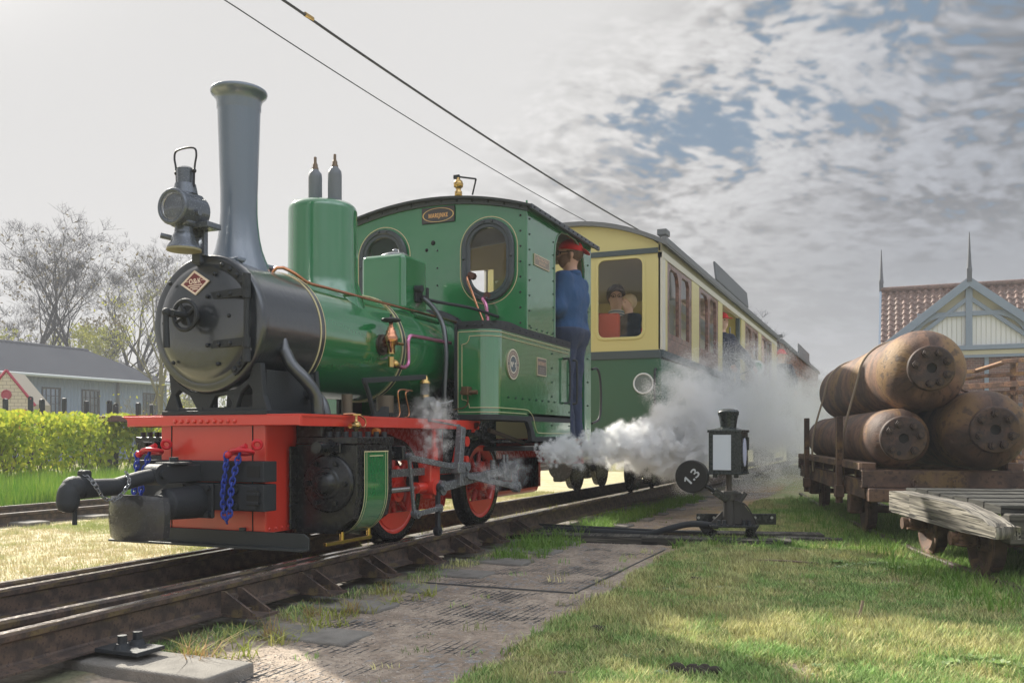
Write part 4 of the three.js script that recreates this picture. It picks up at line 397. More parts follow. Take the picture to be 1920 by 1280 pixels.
  TXT('name_plate', 0.275, 0.118, (x, k) => { x.fillStyle = '#4d4a4c'; x.fillRect(0, 0, 1, 1); x.strokeStyle = '#d9b578'; x.lineWidth = 0.035; x.save(); x.translate(0.5, 0.5); x.scale(1, 1); x.beginPath(); x.ellipse(0, 0, 0.475, 0.45, 0, 0, 7); x.stroke(); x.restore(); text(x, 'MARIJNKE', 0.5, 0.53, 0.17, k, '#e8b070', 'bold', 0.62); }, onFront(0.032, 2.283, 2.432), M.matt, 'name plate reading MARIJNKE');
  // cab
  const roofY = (x) => 2.405 - 0.2 * x * x, arc = (x0, x1, dy, n = 20) => { const a = []; for (let i = 0; i <= n; i++) { const x = lerp(x0, x1, i / n); a.push([x, roofY(x) + dy]); } return a; };
  const wins = [[0.44, 1.915], [-0.44, 1.915]];
  const cf = P('cab_front', tf(ex(shp([[-0.735, 0.9], [0.735, 0.9], ...arc(0.735, -0.735, -0.01)], wins.map(([x, y]) => new THREE.Path(stad(0.32, 0.50, THREE.Shape).getPoints(10).map((p) => p.add(new THREE.Vector2(x, y)))))), 0.02), [0, 0, 2.46]), M.green);
  P('corner_strip', [bx(0.014, 0.93, 0.014, 0.737, 1.86, 2.445, 0.005), bx(0.014, 0.93, 0.014, -0.737, 1.86, 2.445, 0.005)], M.green, cf);
  for (const [x, y] of wins) {
    const fr = P('window_frame', [tf(ex(shp(stad(0.415, 0.595), [stad(0.345, 0.525, THREE.Path)]), 0.03, 0.006), [x, y, 2.438]), tf(ex(shp(stad(0.35, 0.53), [stad(0.292, 0.472, THREE.Path)]), 0.03, 0.005), [x, y, 2.446]), ...[[-0.03, 0.28], [0.04, 0.28], [0.19, 0.02], [-0.19, 0.02], [0, -0.28]].map(([a, b]) => rivet(0.012, x + a, y + b, 2.406))], std([0.045, 0.055, 0.065], 0.42, { clearcoat: 0.5 }), cf);
    P('lining', tf(ex(shp(stad(0.462, 0.642), [stad(0.45, 0.63, THREE.Path)]), 0.0035), [x, y, 2.4405]), M.cream, cf);
    P('window_pane', tf(norm(new THREE.ShapeGeometry(stad(0.30, 0.48), 16)), [x, y, 2.44]), M.glass, cf);
  }
  P('whistle', [lt([[0.018, 0], [0.018, 0.03], [0.028, 0.035], [0.028, 0.065], [0.018, 0.075], [0.02, 0.09], [0.034, 0.1], [0.037, 0.125], [0.03, 0.145], [0.015, 0.155], [0.012, 0.17]], 0.155, 2.40, 2.52, 'y', 18)], M.brass); P('whistle_lever', [bx(0.05, 0.03, 0.02, 0.14, 2.578, 2.52, 0.004), ...poly([[0.13, 2.583, 2.52], [0.3, 2.545, 2.52], [0.27, 2.43, 2.52]], 0.007)], M.matt);
  P('roof', [tf(ex([...arc(-0.79, 0.79, 0), ...arc(0.79, -0.79, -0.018)], 1.62), [0, 0, 4.0])], std([0.03, 0.034, 0.036], 0.55, { bumpMap: again(T.noise, 2), bumpScale: 0.002 }));
  P('roof_rim', [tf(ex([...arc(-0.755, 0.755, -0.002), ...arc(0.755, -0.755, -0.05)], 0.02, 0.003), [0, 0, 2.44]), bx(0.02, 0.035, 1.6, 0.785, 2.27, 3.2, 0.003), bx(0.02, 0.035, 1.6, -0.785, 2.27, 3.2, 0.003)], std([0.06, 0.07, 0.085], 0.45));
  for (let k = 0; k < 12; k++) { const x = -0.7 + k * 0.127; rv.push(rivet(0.011, x, roofY(x) - 0.026, 2.419)); } for (let k = 0; k < 15; k++) rv.push(rivet(0.008, 0.797, 2.27, 2.45 + k * 0.105));
  const U = [[2.45, 1.38], [3.01, 1.38], [3.01, 2.05], [3.03, 2.13], [3.08, 2.2], [3.16, 2.24], [3.3, 2.255], [3.5, 2.25], [3.62, 2.215], [3.7, 2.14], [3.74, 2.03], [3.74, 0.56], [3.92, 0.56], [3.92, 2.295], [2.45, 2.295]];
  for (const s of [1, -1]) P('cab_side', [exS(U, 0.018, s > 0 ? 0.722 : -0.74)], M.green, LO); P('door_edge', poly([[0.742, 1.4, 3.01], [0.742, 2.05, 3.01], [0.742, 2.13, 3.03], [0.742, 2.2, 3.08], [0.742, 2.24, 3.16], [0.742, 2.255, 3.3], [0.742, 2.25, 3.5], [0.742, 2.215, 3.62], [0.742, 2.14, 3.7], [0.742, 2.03, 3.74], [0.742, 0.57, 3.74]], 0.006, 6), std([0.2, 0.3, 0.24], 0.4));
  P('cab_rear', [tf(ex(shp([[-0.72, 0.56], [0.72, 0.56], ...arc(0.72, -0.72, -0.03)], [[[0.18, 1.55], [0.58, 1.55], [0.58, 2.15], [0.18, 2.15]], [[-0.58, 1.55], [-0.18, 1.55], [-0.18, 2.15], [-0.58, 2.15]]]), 0.02), [0, 0, 3.93])], M.tan); P('cab_lining', [exS([[2.48, 1.4], [3.0, 1.4], [3.0, 2.27], [2.48, 2.27]], 0.006, 0.712), bx(0.006, 0.5, 0.15, 0.715, 1.2, 3.83, 0), bx(0.5, 0.5, 0.02, 0.3, 1.05, 3.9, 0.002)], M.tan);
  P('red_locker', bx(0.3, 0.55, 0.12, 0.55, 0.85, 3.85, 0.01), M.deep);
  P('backhead', [cy(0.33, 0.33, 0.1, 0, 1.2, 2.5, 'z', 28), cy(0.06, 0.06, 0.04, -0.15, 1.75, 2.6, 'z', 18), cy(0.05, 0.05, 0.04, 0.1, 1.7, 2.6, 'z', 18), rod(V(0, 1.4, 2.6), V(0.3, 1.5, 2.65), 0.012)], M.grime);
  for (let k = 0; k < 8; k++) rv.push(rivet(0.007, 0.742, 1.43 + k * 0.11, 2.49), rivet(0.007, 0.742, 1.43 + k * 0.1, 2.98), rivet(0.008, 0.69, 1.45 + k * 0.11, 2.438), rivet(0.008, 0.742, 0.7 + k * 0.2, 3.83)); for (let k = 0; k < 5; k++) rv.push(rivet(0.007, 0.742, 1.42, 2.52 + k * 0.11), rivet(0.007, 0.02, 1.5 + k * 0.13, 2.438));
  P('front_bolt', rivet(0.018, -0.015, 2.08, 2.438), M.dark); P('front_bolt', rivet(0.013, -0.07, 2.03, 2.438), M.dark); P('rear_grab_rail', tb([[0.742, 1.22, 3.95], [0.76, 1.23, 4.02], [0.77, 1.18, 4.07], [0.77, 0.8, 4.07], [0.742, 0.75, 3.95]], 0.011, 8, 30), M.matt);
  stuff(P('rivet', rv, M.matt));
  // lamp bracket
  P('lamp_bracket', [bx(0.03, 0.15, 0.02, -0.045, 1.56, -0.005, 0.004), bx(0.055, 0.05, 0.05, -0.045, 1.52, 0.0, 0.005), bx(0.02, 0.09, 0.015, -0.045, 1.66, -0.005, 0.003), bx(0.05, 0.03, 0.06, -0.045, 1.64, -0.005, 0.004)], std([0.06, 0.068, 0.08], 0.5));
}
{ // oil lantern on its bracket
  const L = thing('oil_lantern', 'grey oil lantern with round lens and wire handle, on bracket before the chimney', 'lantern', [XC - 0.05, RAIL, S0]), g = std([0.14, 0.155, 0.18], 0.4, { metalness: 0.4, roughnessMap: again(T.noise, 8), bumpMap: again(T.noise, 6), bumpScale: 0.0006 });
  part('lamp_body', [cy(0.085, 0.085, 0.16, 0, 1.742, -0.09, 'z', 32), bx(0.12, 0.17, 0.13, 0, 1.74, -0.08, 0.02), ball(0.085, 0, 1.742, -0.02, [1, 1, 0.5]), cy(0.05, 0.042, 0.07, 0, 1.63, -0.1, 'y', 20), lt([[0.083, 1.545], [0.08, 1.56], [0.06, 1.585], [0.055, 1.61], [0.045, 1.63]], 0, 0, -0.1, 'y', 28), rod(V(-0.06, 1.605, -0.12), V(-0.1, 1.615, -0.15), 0.014), cy(0.009, 0.009, 0.04, -0.105, 1.742, -0.13, 'x', 8), cy(0.016, 0.016, 0.02, 0.09, 1.72, -0.1, 'x', 10)], g, L);
  part('lamp_base', cy(0.083, 0.083, 0.01, 0, 1.545, -0.1, 'y', 28), std([0.3, 0.27, 0.16], 0.5), L);
  part('chimney_cap', [cy(0.06, 0.05, 0.05, 0, 1.845, -0.09, 'y', 24), cy(0.04, 0.042, 0.075, 0, 1.905, -0.09, 'y', 24), lt([[0.044, 0], [0.03, 0.01], [0, 0.014]], 0, 1.943, -0.09, 'y', 20)], g, L);
  part('lens_rim', [tor(0.078, 0.013, 0, 1.742, -0.175), lt([[0.062, 0.01], [0.068, 0], [0.088, 0.02]], 0, 1.742, -0.185, 'z', 32)], g, L);
  part('lens', tf(norm(new THREE.SphereGeometry(0.12, 24, 8, 0, Math.PI * 2, 0, 0.6)), [0, 1.742, -0.085], [Math.PI / 2, 0, 0]), new THREE.MeshPhysicalMaterial({ color: 0xffffff, roughness: 0.03, transmission: 1, thickness: 0, ior: 1.5 }), L);
  part('reflector', lt([[0, 0.05], [0.03, 0.045], [0.066, 0]], 0, 1.742, -0.172, 'z', 28), std([0.5, 0.5, 0.48], 0.15, { metalness: 1 }), L);
  part('handle', [tb([[-0.055, 1.85, -0.09], [-0.057, 1.92, -0.09], [-0.062, 1.965, -0.09], [-0.07, 2.005, -0.09], [-0.064, 2.035, -0.09], [-0.04, 2.045, -0.09], [0.035, 2.046, -0.09], [0.062, 2.035, -0.09], [0.068, 2.005, -0.09], [0.06, 1.965, -0.09], [0.055, 1.92, -0.09], [0.053, 1.85, -0.09]], 0.005, 6, 60), ball(0.011, -0.057, 1.93, -0.09), ball(0.011, 0.055, 1.93, -0.09)], std([0.02, 0.02, 0.025], 0.5), L);
  part('mount', [bx(0.14, 0.03, 0.1, 0.06, 1.668, -0.03, 0.006), bx(0.04, 0.14, 0.03, 0.03, 1.6, -0.0, 0.005)], g, L);
}
function chain(x, d, n, label, hookTurn) {               // a doubled blue chain on a red hook, hung over the buffer beam
  const c = thing('safety_chain', label, 'chain', [XC + x, RAIL, S0 + d], 0, 'blue safety chains on the buffer beam'), bl = std([0.02, 0.05, 0.36], 0.4), rd = std([0.62, 0.015, 0.03], 0.3), lk = shared(tor(0.0125, 0.0048, 0, 0, 0, [0, 0, 0], [1, 1.45, 1], 16));
  part('hook', [tor(0.035, 0.011, 0.035, 0.555, -0.05, [1.3, 0, 0.25], [1.8, 1, 1]), ball(0.018, -0.035, 0.54, -0.065), rod(new THREE.Vector3(-0.04, 0.54, 0.06), new THREE.Vector3(0.06, 0.585, 0.05), 0.013), tor(0.02, 0.009, 0.1, 0.59, -0.02, [0.4, 0.6, 0])], rd, c);
  const cv = new THREE.CatmullRomCurve3([V(-0.045, 0.535, -0.065), V(-0.05, 0.45, -0.07), V(-0.062, 0.36, -0.072), V(-0.058, 0.27, -0.072), V(-0.04, 0.225, -0.075), V(-0.018, 0.25, -0.08), V(-0.012, 0.33, -0.078), V(0.0, 0.42, -0.076), V(0.035, 0.54, -0.07)]);
  for (let i = 0; i < n; i++) { const m = part('chain_link', lk, bl, c), t = cv.getTangentAt(i / (n - 1)); m.position.copy(cv.getPointAt(i / (n - 1))); m.quaternion.setFromUnitVectors(new THREE.Vector3(0, 1, 0), t); m.rotateY((i % 2) * 1.57 + 0.5); }
}
chain(0.245, -0.02, 26, 'doubled blue chain with red hook hanging at the right end of the buffer beam');
chain(-0.32, -0.02, 26, 'doubled blue chain with red hook at the far end of the buffer beam');
// ---------- left background: hedge, posts, shed, playhouse, trees ----------
{
  const R = rng(33), hd = thing('hedge', 'long clipped hedge in fresh yellow-green leaf before the grey shed', 'hedge'), hx = (s) => -11.9 - 0.13 * (s - 9), lf = norm(new THREE.CircleGeometry(0.03, 5)); lf.scale(0.75, 1.25, 1);
  const L = []; for (let i = 0; i < 30000; i++) { const s = 6 + 26 * R() * R(), u = R(), y = Math.pow(R(), 0.75) * 1.12 + 0.05 + 0.05 * fb(s * 3, 1, 2), dx = (R() + R() - 1) * 0.42 + (u < 0.5 ? 0.28 : 0), thin = y < 0.35 ? 0.35 : y < 0.6 ? 0.65 : 1; const gap = fb(s * 2.2 + 7, y * 3, 3); if (R() > thin || (gap < 0.42 && R() < 0.75)) continue; const top = smoothstep(y, 0.75, 1.1); L.push([hx(s) + dx, y, s, R() * 6.3, 0.7 + 0.8 * R(), (R() - 0.5) * 2.4, (R() - 0.5) * 2.4, mixc(mixc([0.20, 0.32, 0.04], [0.46, 0.54, 0.06], R()), [0.78, 0.72, 0.08], R() * 0.75 * (0.35 + 0.65 * (R() < 0.25 + 0.5 * top ? 1 : 0)))]); }
  scatter('foliage', lf, leafM({ transmission: 0.6 }), L, hd);
  const tw = []; for (let i = 0; i < 420; i++) { const s = 6 + 24 * R() * R(), x = hx(s) + (R() - 0.5) * 0.4, l = (R() - 0.5) * 0.4; tw.push(rod(V(x, 0, s), V(x + l * 0.5, 0.5, s + l), 0.009, 0.006, 5), rod(V(x + l * 0.5, 0.5, s + l), V(x + l, 0.8 + 0.35 * R(), s + l * 1.6 + (R() - 0.5) * 0.3), 0.006, 0.003, 4)); }
  stuff(part('stems', tw, std([0.11, 0.085, 0.06], 0.9), hd));
  const names = ['black iron post in front of the playhouse, leftmost of the row', 'black iron post at the right corner of the playhouse', 'black iron post before the left shed window', 'black iron post between the two left shed windows', 'black iron post before the middle shed window', 'black iron post, left one of the close pair by the downpipe', 'black iron post, right one of the close pair by the downpipe', 'black iron post left of the right shed window', 'black iron post before the right edge of the right shed window'];
  [[-14.01, 1.5, 10.9], [-13.6, 1.54, 11.07], [-13.42, 1.49, 11.15], [-13.06, 1.51, 11.3], [-12.7, 1.46, 11.45], [-12.34, 1.47, 11.62], [-12.26, 1.42, 11.68], [-11.88, 1.43, 11.82], [-11.68, 1.4, 11.92]].forEach(([x, y, s], i) => { const p = thing('wagon_stake', names[i], 'post', [x - 0.35, 0, s + 0.25], i * 0.7, 'black posts behind the hedge'); part('post', [tf(ex(shp([[-0.04, 0], [0.04, 0], [0.04, y - 0.04], [0.03, y - 0.01], [0, y], [-0.03, y - 0.01], [-0.04, y - 0.04]], [new THREE.Path(circ(0.014, THREE.Path).getPoints(8).map((p) => p.add(new THREE.Vector2(0, y - 0.045))))]), 0.06, 0.004), [0, 0, 0.03])], M.matt, p); });
  const wb = thing('flat_wagon', 'low dark red wagon frame just above the hedge behind the black posts', 'wagon', [-13.3, 0, 11.7], -0.35); part('frame', bx(3.6, 0.1, 0.9, 0, 1.12, 0.3, 0.01), std([0.12, 0.05, 0.045], 0.7), wb);
  // shed with corrugated walls and roof
  const sh = thing('grey_shed', 'long blue-grey corrugated shed with pale gutter and multi-pane windows', 'shed', [-27.9, 0, 21.48], 1.5451);   // local x runs along the front wall, away from the viewer; local d points left
  const LEN = 9, corr = (x0, x1, y0, y1, d, pitch, dep) => { const pos = []; const n = Math.max(1, Math.round((x1 - x0) / pitch)); for (let i = 0; i < n; i++) { const a = lerp(x0, x1, i / n), b = lerp(x0, x1, (i + 0.5) / n), c = lerp(x0, x1, (i + 1) / n); for (const [p, q, dp, dq] of [[a, b, 0, -dep], [b, c, -dep, 0]]) pos.push(p, y0, -(d + dp), q, y0, -(d + dq), q, y1, -(d + dq), p, y0, -(d + dp), q, y1, -(d + dq), p, y1, -(d + dp)); } const g = new THREE.BufferGeometry(); g.setAttribute('position', new THREE.Float32BufferAttribute(pos, 3)); g.computeVertexNormals(); return norm(g); };
  const wm = std([0.19, 0.25, 0.33], 0.6), WX = [[1.57, 2.33], [3.24, 4.03], [6.14, 6.98]];
  // along-wall coordinate grows to the right in the picture
  const wallG = []; let px = -9; for (const [a, b] of [...WX, [LEN - 1.6, LEN - 1.6]]) { wallG.push(corr(px, a, 0, 3.0, 0, 0.16, 0.03)); if (b > a) wallG.push(corr(a, b, 2.62, 3.0, 0, 0.16, 0.03), corr(a, b, 0, 1.2, 0, 0.16, 0.03)); px = b; }
  part('wall', wallG, wm, sh); part('end_wall', [tf(corr(0, 9, 0, 3.0, 0, 0.16, 0.03), [LEN - 1.6, 0, 0], [0, Math.PI / 2, 0])], wm, sh);
  const rfm = std([0.10, 0.105, 0.118], 1, { specularIntensity: 0.0 }), rfm0 = std([0.13, 0.135, 0.15], 0.9, { roughnessMap: again(T.noise, 0.5) }), rg = corr(-9, LEN - 1.5, 0, 5.2, 0, 0.22, 0.05); tf(rg, [0, 0, 0], [-1.264, 0, 0]); part('roof', [tf(rg, [0, 3.0, -0.35])], rfm, sh); part('gutter', [cy(0.06, 0.06, 16.6, -0.8, 3.0, -0.4, 'x', 8)], std([0.5, 0.55, 0.55], 0.4), sh); part('ridge', [cy(0.09, 0.09, 16.5, -0.8, 4.6, 4.62, 'x', 8)], rfm, sh); part('downpipe', [cy(0.05, 0.05, 3, 4.83, 1.5, -0.1, 'y', 8)], std([0.08, 0.09, 0.1], 0.5), sh); part('inner_wall', [bx(16.4, 3, 0.1, -0.8, 1.5, 8.9, 0)], std([0.25, 0.26, 0.26], 0.8), sh);
  for (const [a, b] of WX) { const w = sub('window', sh), mid = (a + b) / 2, W = b - a; part('frame', [bx(W, 0.06, 0.08, mid, 2.6, 0, 0), bx(W, 0.06, 0.08, mid, 1.22, 0, 0), bx(0.05, 1.4, 0.08, a + 0.02, 1.9, 0.003, 0), bx(0.05, 1.4, 0.08, b - 0.02, 1.9, 0.003, 0), ...[1, 2, 3].map((k) => bx(0.025, 1.36, 0.04, a + W * k / 4, 1.9, 0.006, 0)), ...[1, 2, 3, 4].map((k) => bx(W, 0.025, 0.04, mid, 1.22 + k * 0.276, 0.0, 0))], std([0.05, 0.055, 0.06], 0.5), w); part('pane', tf(norm(new THREE.PlaneGeometry(W, 1.36)), [mid, 1.9, 0.03]), M.glass, w); }
  // far window wall lets daylight through
  // painted playhouse
  const ph = thing('playhouse', 'small wooden playhouse painted as cream brick with red gable trim and orange shutters', 'playhouse', [-16.75, 0, 13.05], 0.55), pw = std([0.62, 0.58, 0.50], 0.7, { map: tex(256, (u, v) => { const r = Math.floor(v * 8), x = u * 4 + (r % 2) * 0.5; return (x - Math.floor(x) < 0.045 || v * 8 - r < 0.09) ? [0.66, 0.6, 0.58] : [0.98, 0.96, 0.92]; }) });
  const prof = [[-0.56, 0.5], [0.56, 0.5], [0.56, 1.62], [0, 2.33], [-0.56, 1.62]]; part('front_wall', tf(ex(prof, 0.05), [0, 0, 0]), pw, ph, undefined, 1.6); part('body', tf(ex(prof, 1.0), [0, 0, 1.0]), std([0.4, 0.36, 0.3], 0.8), ph);
  for (const s of [-1, 1]) { part('gable_trim', rod(V(s * 0.6, 1.58, -0.06), V(0, 2.36, -0.06), 0.03, 0.03, 4), std([0.42, 0.05, 0.09], 0.6), ph); const sm = part('shutter', bx(0.28, 0.42, 0.03, s * 0.27, 1.28, -0.065, 0.004), new THREE.MeshStandardMaterial({ roughness: 0.6, map: tex(128, (u, v) => { const k = smoothstep(fb(u * 5 + 0.7 * vn(u * 4, v * 7), v * 4, 3), 0.35, 0.65); return mixc([0.86, 0.25, 0.10], [0.97, 0.62, 0.2], k); }, true, 3) }), ph); part('shutter_frame', [bx(0.3, 0.02, 0.02, s * 0.27, 1.5, -0.06, 0), bx(0.3, 0.02, 0.02, s * 0.27, 1.06, -0.06, 0)], M.tan, sm); }
  ph.scale.setScalar(0.93); part('round_window', [tor(0.09, 0.02, 0, 1.82, -0.06), cy(0.07, 0.07, 0.02, 0, 1.82, -0.058, 'z', 16)], std([0.4, 0.07, 0.1], 0.6), ph);
  // trees: bare crowns with the first leaf
  function tree(name, label, x, s, h, seed, o = {}) {
    h *= o.group === 'bare trees behind the grey shed' ? 0.78 : 0.85; const Q = rng(seed), t = thing(name, label, 'tree', [x, 0, s], 0, o.group), tr = [], cr = [], leaves = [], dep = o.depth ?? 6, spr = o.spr ?? 0.24;
    const sprays = []; const grow = (p, d, len, r, k) => { const seg = k > dep - 2 ? 1 : 2; let a = p.clone(), dir = d.clone(); for (let i = 0; i < seg; i++) { dir.add(new THREE.Vector3((Q() - 0.5) * 0.35, (Q() - 0.25) * 0.22, (Q() - 0.5) * 0.35)).normalize(); const b = a.clone().addScaledVector(dir, len / seg), r1 = r * (1 - 0.22 / seg); (k < 2 ? tr : cr).push(rod(a, b, r, r1, k < 2 ? 8 : k < 4 ? 5 : 3)); a = b; r = r1; if (k >= dep - 2 && Q() < (o.leaf ?? 0.3)) for (let q = 0; q < (o.leafN ?? 1); q++) leaves.push([a.x + (Q() - 0.5) * 0.5, a.y + (Q() - 0.5) * 0.5, -a.z + (Q() - 0.5) * 0.5, Q() * 6, (0.6 + Q()) * (o.ls ?? 0.55), Q() * 3, Q() * 3, a.y < h * (o.low ?? 0.45) ? mixc([0.36, 0.40, 0.05], [0.52, 0.5, 0.1], Q()) : mixc([0.10, 0.085, 0.05], [0.2, 0.16, 0.07], Q())]); }
      if (k >= dep - 1) { if (Q() < spr) sprays.push([a.x, a.y, -a.z, Q() * 6.3, (0.5 + 0.7 * Q()) * h * 0.06, (Q() - 0.5) * 1.4, (Q() - 0.5) * 1.4]); } if (k >= dep) return; const n = k === 0 ? 3 : 2 + (Q() < 0.7 ? 1 : 0); for (let i = 0; i < n; i++) { const az = Q() * 6.283, sp = k === 0 ? 0.30 + 0.35 * Q() : 0.45 + 0.55 * Q(), nd = dir.clone().add(new THREE.Vector3(Math.cos(az), (Q() - 0.3) * 0.7, Math.sin(az)).multiplyScalar(sp)).normalize(); grow(a, i === 0 && k < 3 ? dir.clone().lerp(nd, 0.35).normalize() : nd, len * (i === 0 ? 0.82 : 0.62 + 0.2 * Q()), r * (i === 0 ? 0.75 : 0.52), k + 1); } };
    grow(new THREE.Vector3(0, 0, 0), new THREE.Vector3((Q() - 0.5) * 0.1, 1, (Q() - 0.5) * 0.1), h * (o.bole ?? 0.36), h * 0.024, 0);
    if (o.side) for (let i = 0; i < o.side; i++) { const y = h * (0.12 + 0.4 * Q()), az = Q() * 6.3; grow(new THREE.Vector3(0, y, 0), new THREE.Vector3(Math.cos(az), 0.35, Math.sin(az)).normalize(), h * 0.13, h * 0.006, 3); }
    const bark = o.bark ?? std([0.012, 0.011, 0.015], 1, { specularIntensity: 0.1 }); part('trunk', tr, bark, t); const c = stuff(part('crown', cr, bark, t)); scatter('twigs', tree.spray ??= (() => { const S = rng(90), g = []; for (let i = 0; i < 7; i++) { const az = S() * 6.3, up = 0.3 + S(), v = new THREE.Vector3(Math.cos(az), up, Math.sin(az)).normalize().multiplyScalar(0.6 + 0.9 * S()), m = v.clone().multiplyScalar(0.55); m.x += 0.12 * (S() - 0.5); g.push(rod(new THREE.Vector3(), m, 0.013, 0.010, 3), rod(m, v, 0.010, 0.005, 3)); for (let q = 0; q < 2; q++) g.push(rod(m.clone().multiplyScalar(0.7 + 0.5 * q), m.clone().add(new THREE.Vector3(S() - 0.5, S() * 0.8, S() - 0.5).multiplyScalar(0.7)), 0.01, 0.006, 3)); } return join(g); })(), bark, sprays, t); if (leaves.length) scatter('leaf_bud', tree.leaf ??= (() => { const g = norm(new THREE.CircleGeometry(0.11, 5)); g.scale(0.6, 1.2, 1); return g; })(), tree.lm ??= leafM({ transmission: 0.5 }), leaves, t).scale.setScalar(1); return t;
  }
  const G = 'bare trees behind the grey shed';
  tree('bare_tree', 'tallest bare tree behind the left part of the shed', -42.5, 34.1, 12.4, 5, { group: G, side: 12, low: 0.4 }); tree('bare_tree', 'bare forked tree behind the middle of the shed roof', -38.1, 33.8, 11.0, 8, { group: G, side: 12 }); tree('bare_tree', 'bare tree with leaning crown right of the forked tree', -40.2, 38.6, 11.6, 14, { group: G, side: 10 }); tree('bare_tree', 'slim bare tree close to the smokebox edge', -41.4, 42.2, 11.5, 19, { group: G, side: 10 }); tree('bare_tree', 'bare tree at the left picture edge behind the shed', -43.6, 31.0, 9.8, 23, { group: G, side: 12, low: 0.5 }); tree('bare_tree', 'lower bare tree between the tallest and the forked tree', -44, 37.5, 9.5, 29, { group: G, side: 10, low: 0.55 });
  const Y = 'young yellow-green trees behind the shed'; [['yellow-green young tree in bud above the shed roof, right of the middle', -38.5, 36.0, 6.4, 41], ['yellow-green young tree in bud above the shed roof ridge end', -38.5, 40, 6.6, 43], ['yellow-green young tree behind the left end of the shed', -41, 30, 6.0, 47], ['yellow-green young tree in bud behind the forked tree', -42, 36.5, 6.8, 51]].forEach(([l, x, s, h, q]) => tree('young_tree', l, x, s, h, q, { group: Y, leaf: 0.9, leafN: 7, low: 1.2, side: 22, bark: std([0.16, 0.16, 0.07], 0.9), depth: 5 }));
  tree('young_tree', 'small bare tree leaning over the right end of the shed beside the smokebox', -16.4, 16.6, 4.6, 61, { leaf: 0.5, low: 1.2, ls: 0.22, leafN: 2, bark: std([0.2, 0.19, 0.12], 0.9), side: 8, depth: 5 });
  tree('bare_tree', 'distant bare tree beyond the last coach at the right', -7.5, 47, 7, 71, { leaf: 0.3, depth: 5, side: 6 });
  // a far line of woodland closes the view between things
  const fw = []; for (let i = 0; i < 40000; i++) { const s = 55 + 40 * R(), x = -95 + 150 * R(), y = Math.pow(R(), 0.8) * (3.2 + 2.5 * fb(x * 0.12, 2, 3)); fw.push([x, y, s, R() * 6, 1.1 + 0.9 * R(), R() * 3, R() * 3, mixc([0.10, 0.13, 0.05], [0.24, 0.26, 0.10], R())]); }
  tag(scatter('woodland', tree.leaf, tree.lm, fw), 'far low strip of woodland on the horizon', 'woodland');
}
// ---------- overhead wires ----------
for (const [l, a, b, r] of [['thicker black overhead wire running down behind the locomotive', [-8.1, 7.09, 10.69], [-6.83, 6.80, 25.34], 0.022], ['thinner overhead wire, left of the thick one', [-9.55, 7.57, 11.16], [-8.24, 7.06, 24.75], 0.011]]) {
  const w = thing('overhead_wire', l, 'wire'), A = V(...a), B = V(...b), dir = B.clone().sub(A); const pts = []; for (let i = -4; i <= 22; i++) { const t = i / 12; const p = A.clone().addScaledVector(dir, t); p.y -= 0.12 * (1 - (2 * clamp(t, 0, 1) - 1) ** 2); pts.push(p); } part('cable', tb(pts, r, 6, 80), std([0.015, 0.015, 0.018], 0.6), w); if (r > 0.015) part('insulator', (() => { const p = A.clone().addScaledVector(dir, 0.032); return [rod(p, p.clone().addScaledVector(dir, 0.012), 0.035)]; })(), M.brass, w);
}
// ---------- figures: one continuous skin per body, meshed from smoothly joined tapered capsules ----------
function nets(f, lo, hi, h) {
  const n = [0, 1, 2].map((k) => Math.ceil((hi[k] - lo[k]) / h) + 1), [nx, ny, nz] = n, val = new Float32Array(nx * ny * nz), id = new Int32Array(nx * ny * nz).fill(-1), pos = [], ix = [];
  for (let z = 0, i = 0; z < nz; z++) for (let y = 0; y < ny; y++) for (let x = 0; x < nx; x++, i++) val[i] = f(lo[0] + x * h, lo[1] + y * h, lo[2] + z * h);
  const at = (x, y, z) => (z * ny + y) * nx + x, E = []; for (let a = 0; a < 8; a++) for (const b of [1, 2, 4]) if (!(a & b)) E.push([a, a | b]);
  for (let z = 0; z < nz - 1; z++) for (let y = 0; y < ny - 1; y++) for (let x = 0; x < nx - 1; x++) { const c = []; let m = 0; for (let k = 0; k < 8; k++) { c[k] = val[at(x + (k & 1), y + (k >> 1 & 1), z + (k >> 2))]; if (c[k] < 0) m++; } if (!m || m === 8) continue; let px = 0, py = 0, pz = 0, w = 0; for (const [a, b] of E) if ((c[a] < 0) !== (c[b] < 0)) { const t = c[a] / (c[a] - c[b]); px += lerp(a & 1, b & 1, t); py += lerp(a >> 1 & 1, b >> 1 & 1, t); pz += lerp(a >> 2, b >> 2, t); w++; } id[at(x, y, z)] = pos.length / 3; pos.push(lo[0] + (x + px / w) * h, lo[1] + (y + py / w) * h, lo[2] + (z + pz / w) * h); }
  const quad = (a, b, c, d, s) => { if (a < 0 || b < 0 || c < 0 || d < 0) return; s ? ix.push(a, b, c, a, c, d) : ix.push(a, c, b, a, d, c); };
  for (let z = 1; z < nz - 1; z++) for (let y = 1; y < ny - 1; y++) for (let x = 1; x < nx - 1; x++) { const v = val[at(x, y, z)] < 0; if (v !== (val[at(x + 1, y, z)] < 0)) quad(id[at(x, y - 1, z - 1)], id[at(x, y, z - 1)], id[at(x, y, z)], id[at(x, y - 1, z)], v); if (v !== (val[at(x, y + 1, z)] < 0)) quad(id[at(x - 1, y, z - 1)], id[at(x - 1, y, z)], id[at(x, y, z)], id[at(x, y, z - 1)], v); if (v !== (val[at(x, y, z + 1)] < 0)) quad(id[at(x - 1, y - 1, z)], id[at(x, y - 1, z)], id[at(x, y, z)], id[at(x - 1, y, z)], v); }
  const g = new THREE.BufferGeometry(); g.setAttribute('position', new THREE.Float32BufferAttribute(pos, 3)); g.setIndex(ix); g.computeVertexNormals(); return norm(g);
}
const smin = (a, b, k) => { const h = Math.max(k - Math.abs(a - b), 0) / k; return Math.min(a, b) - h * h * k * 0.25; };
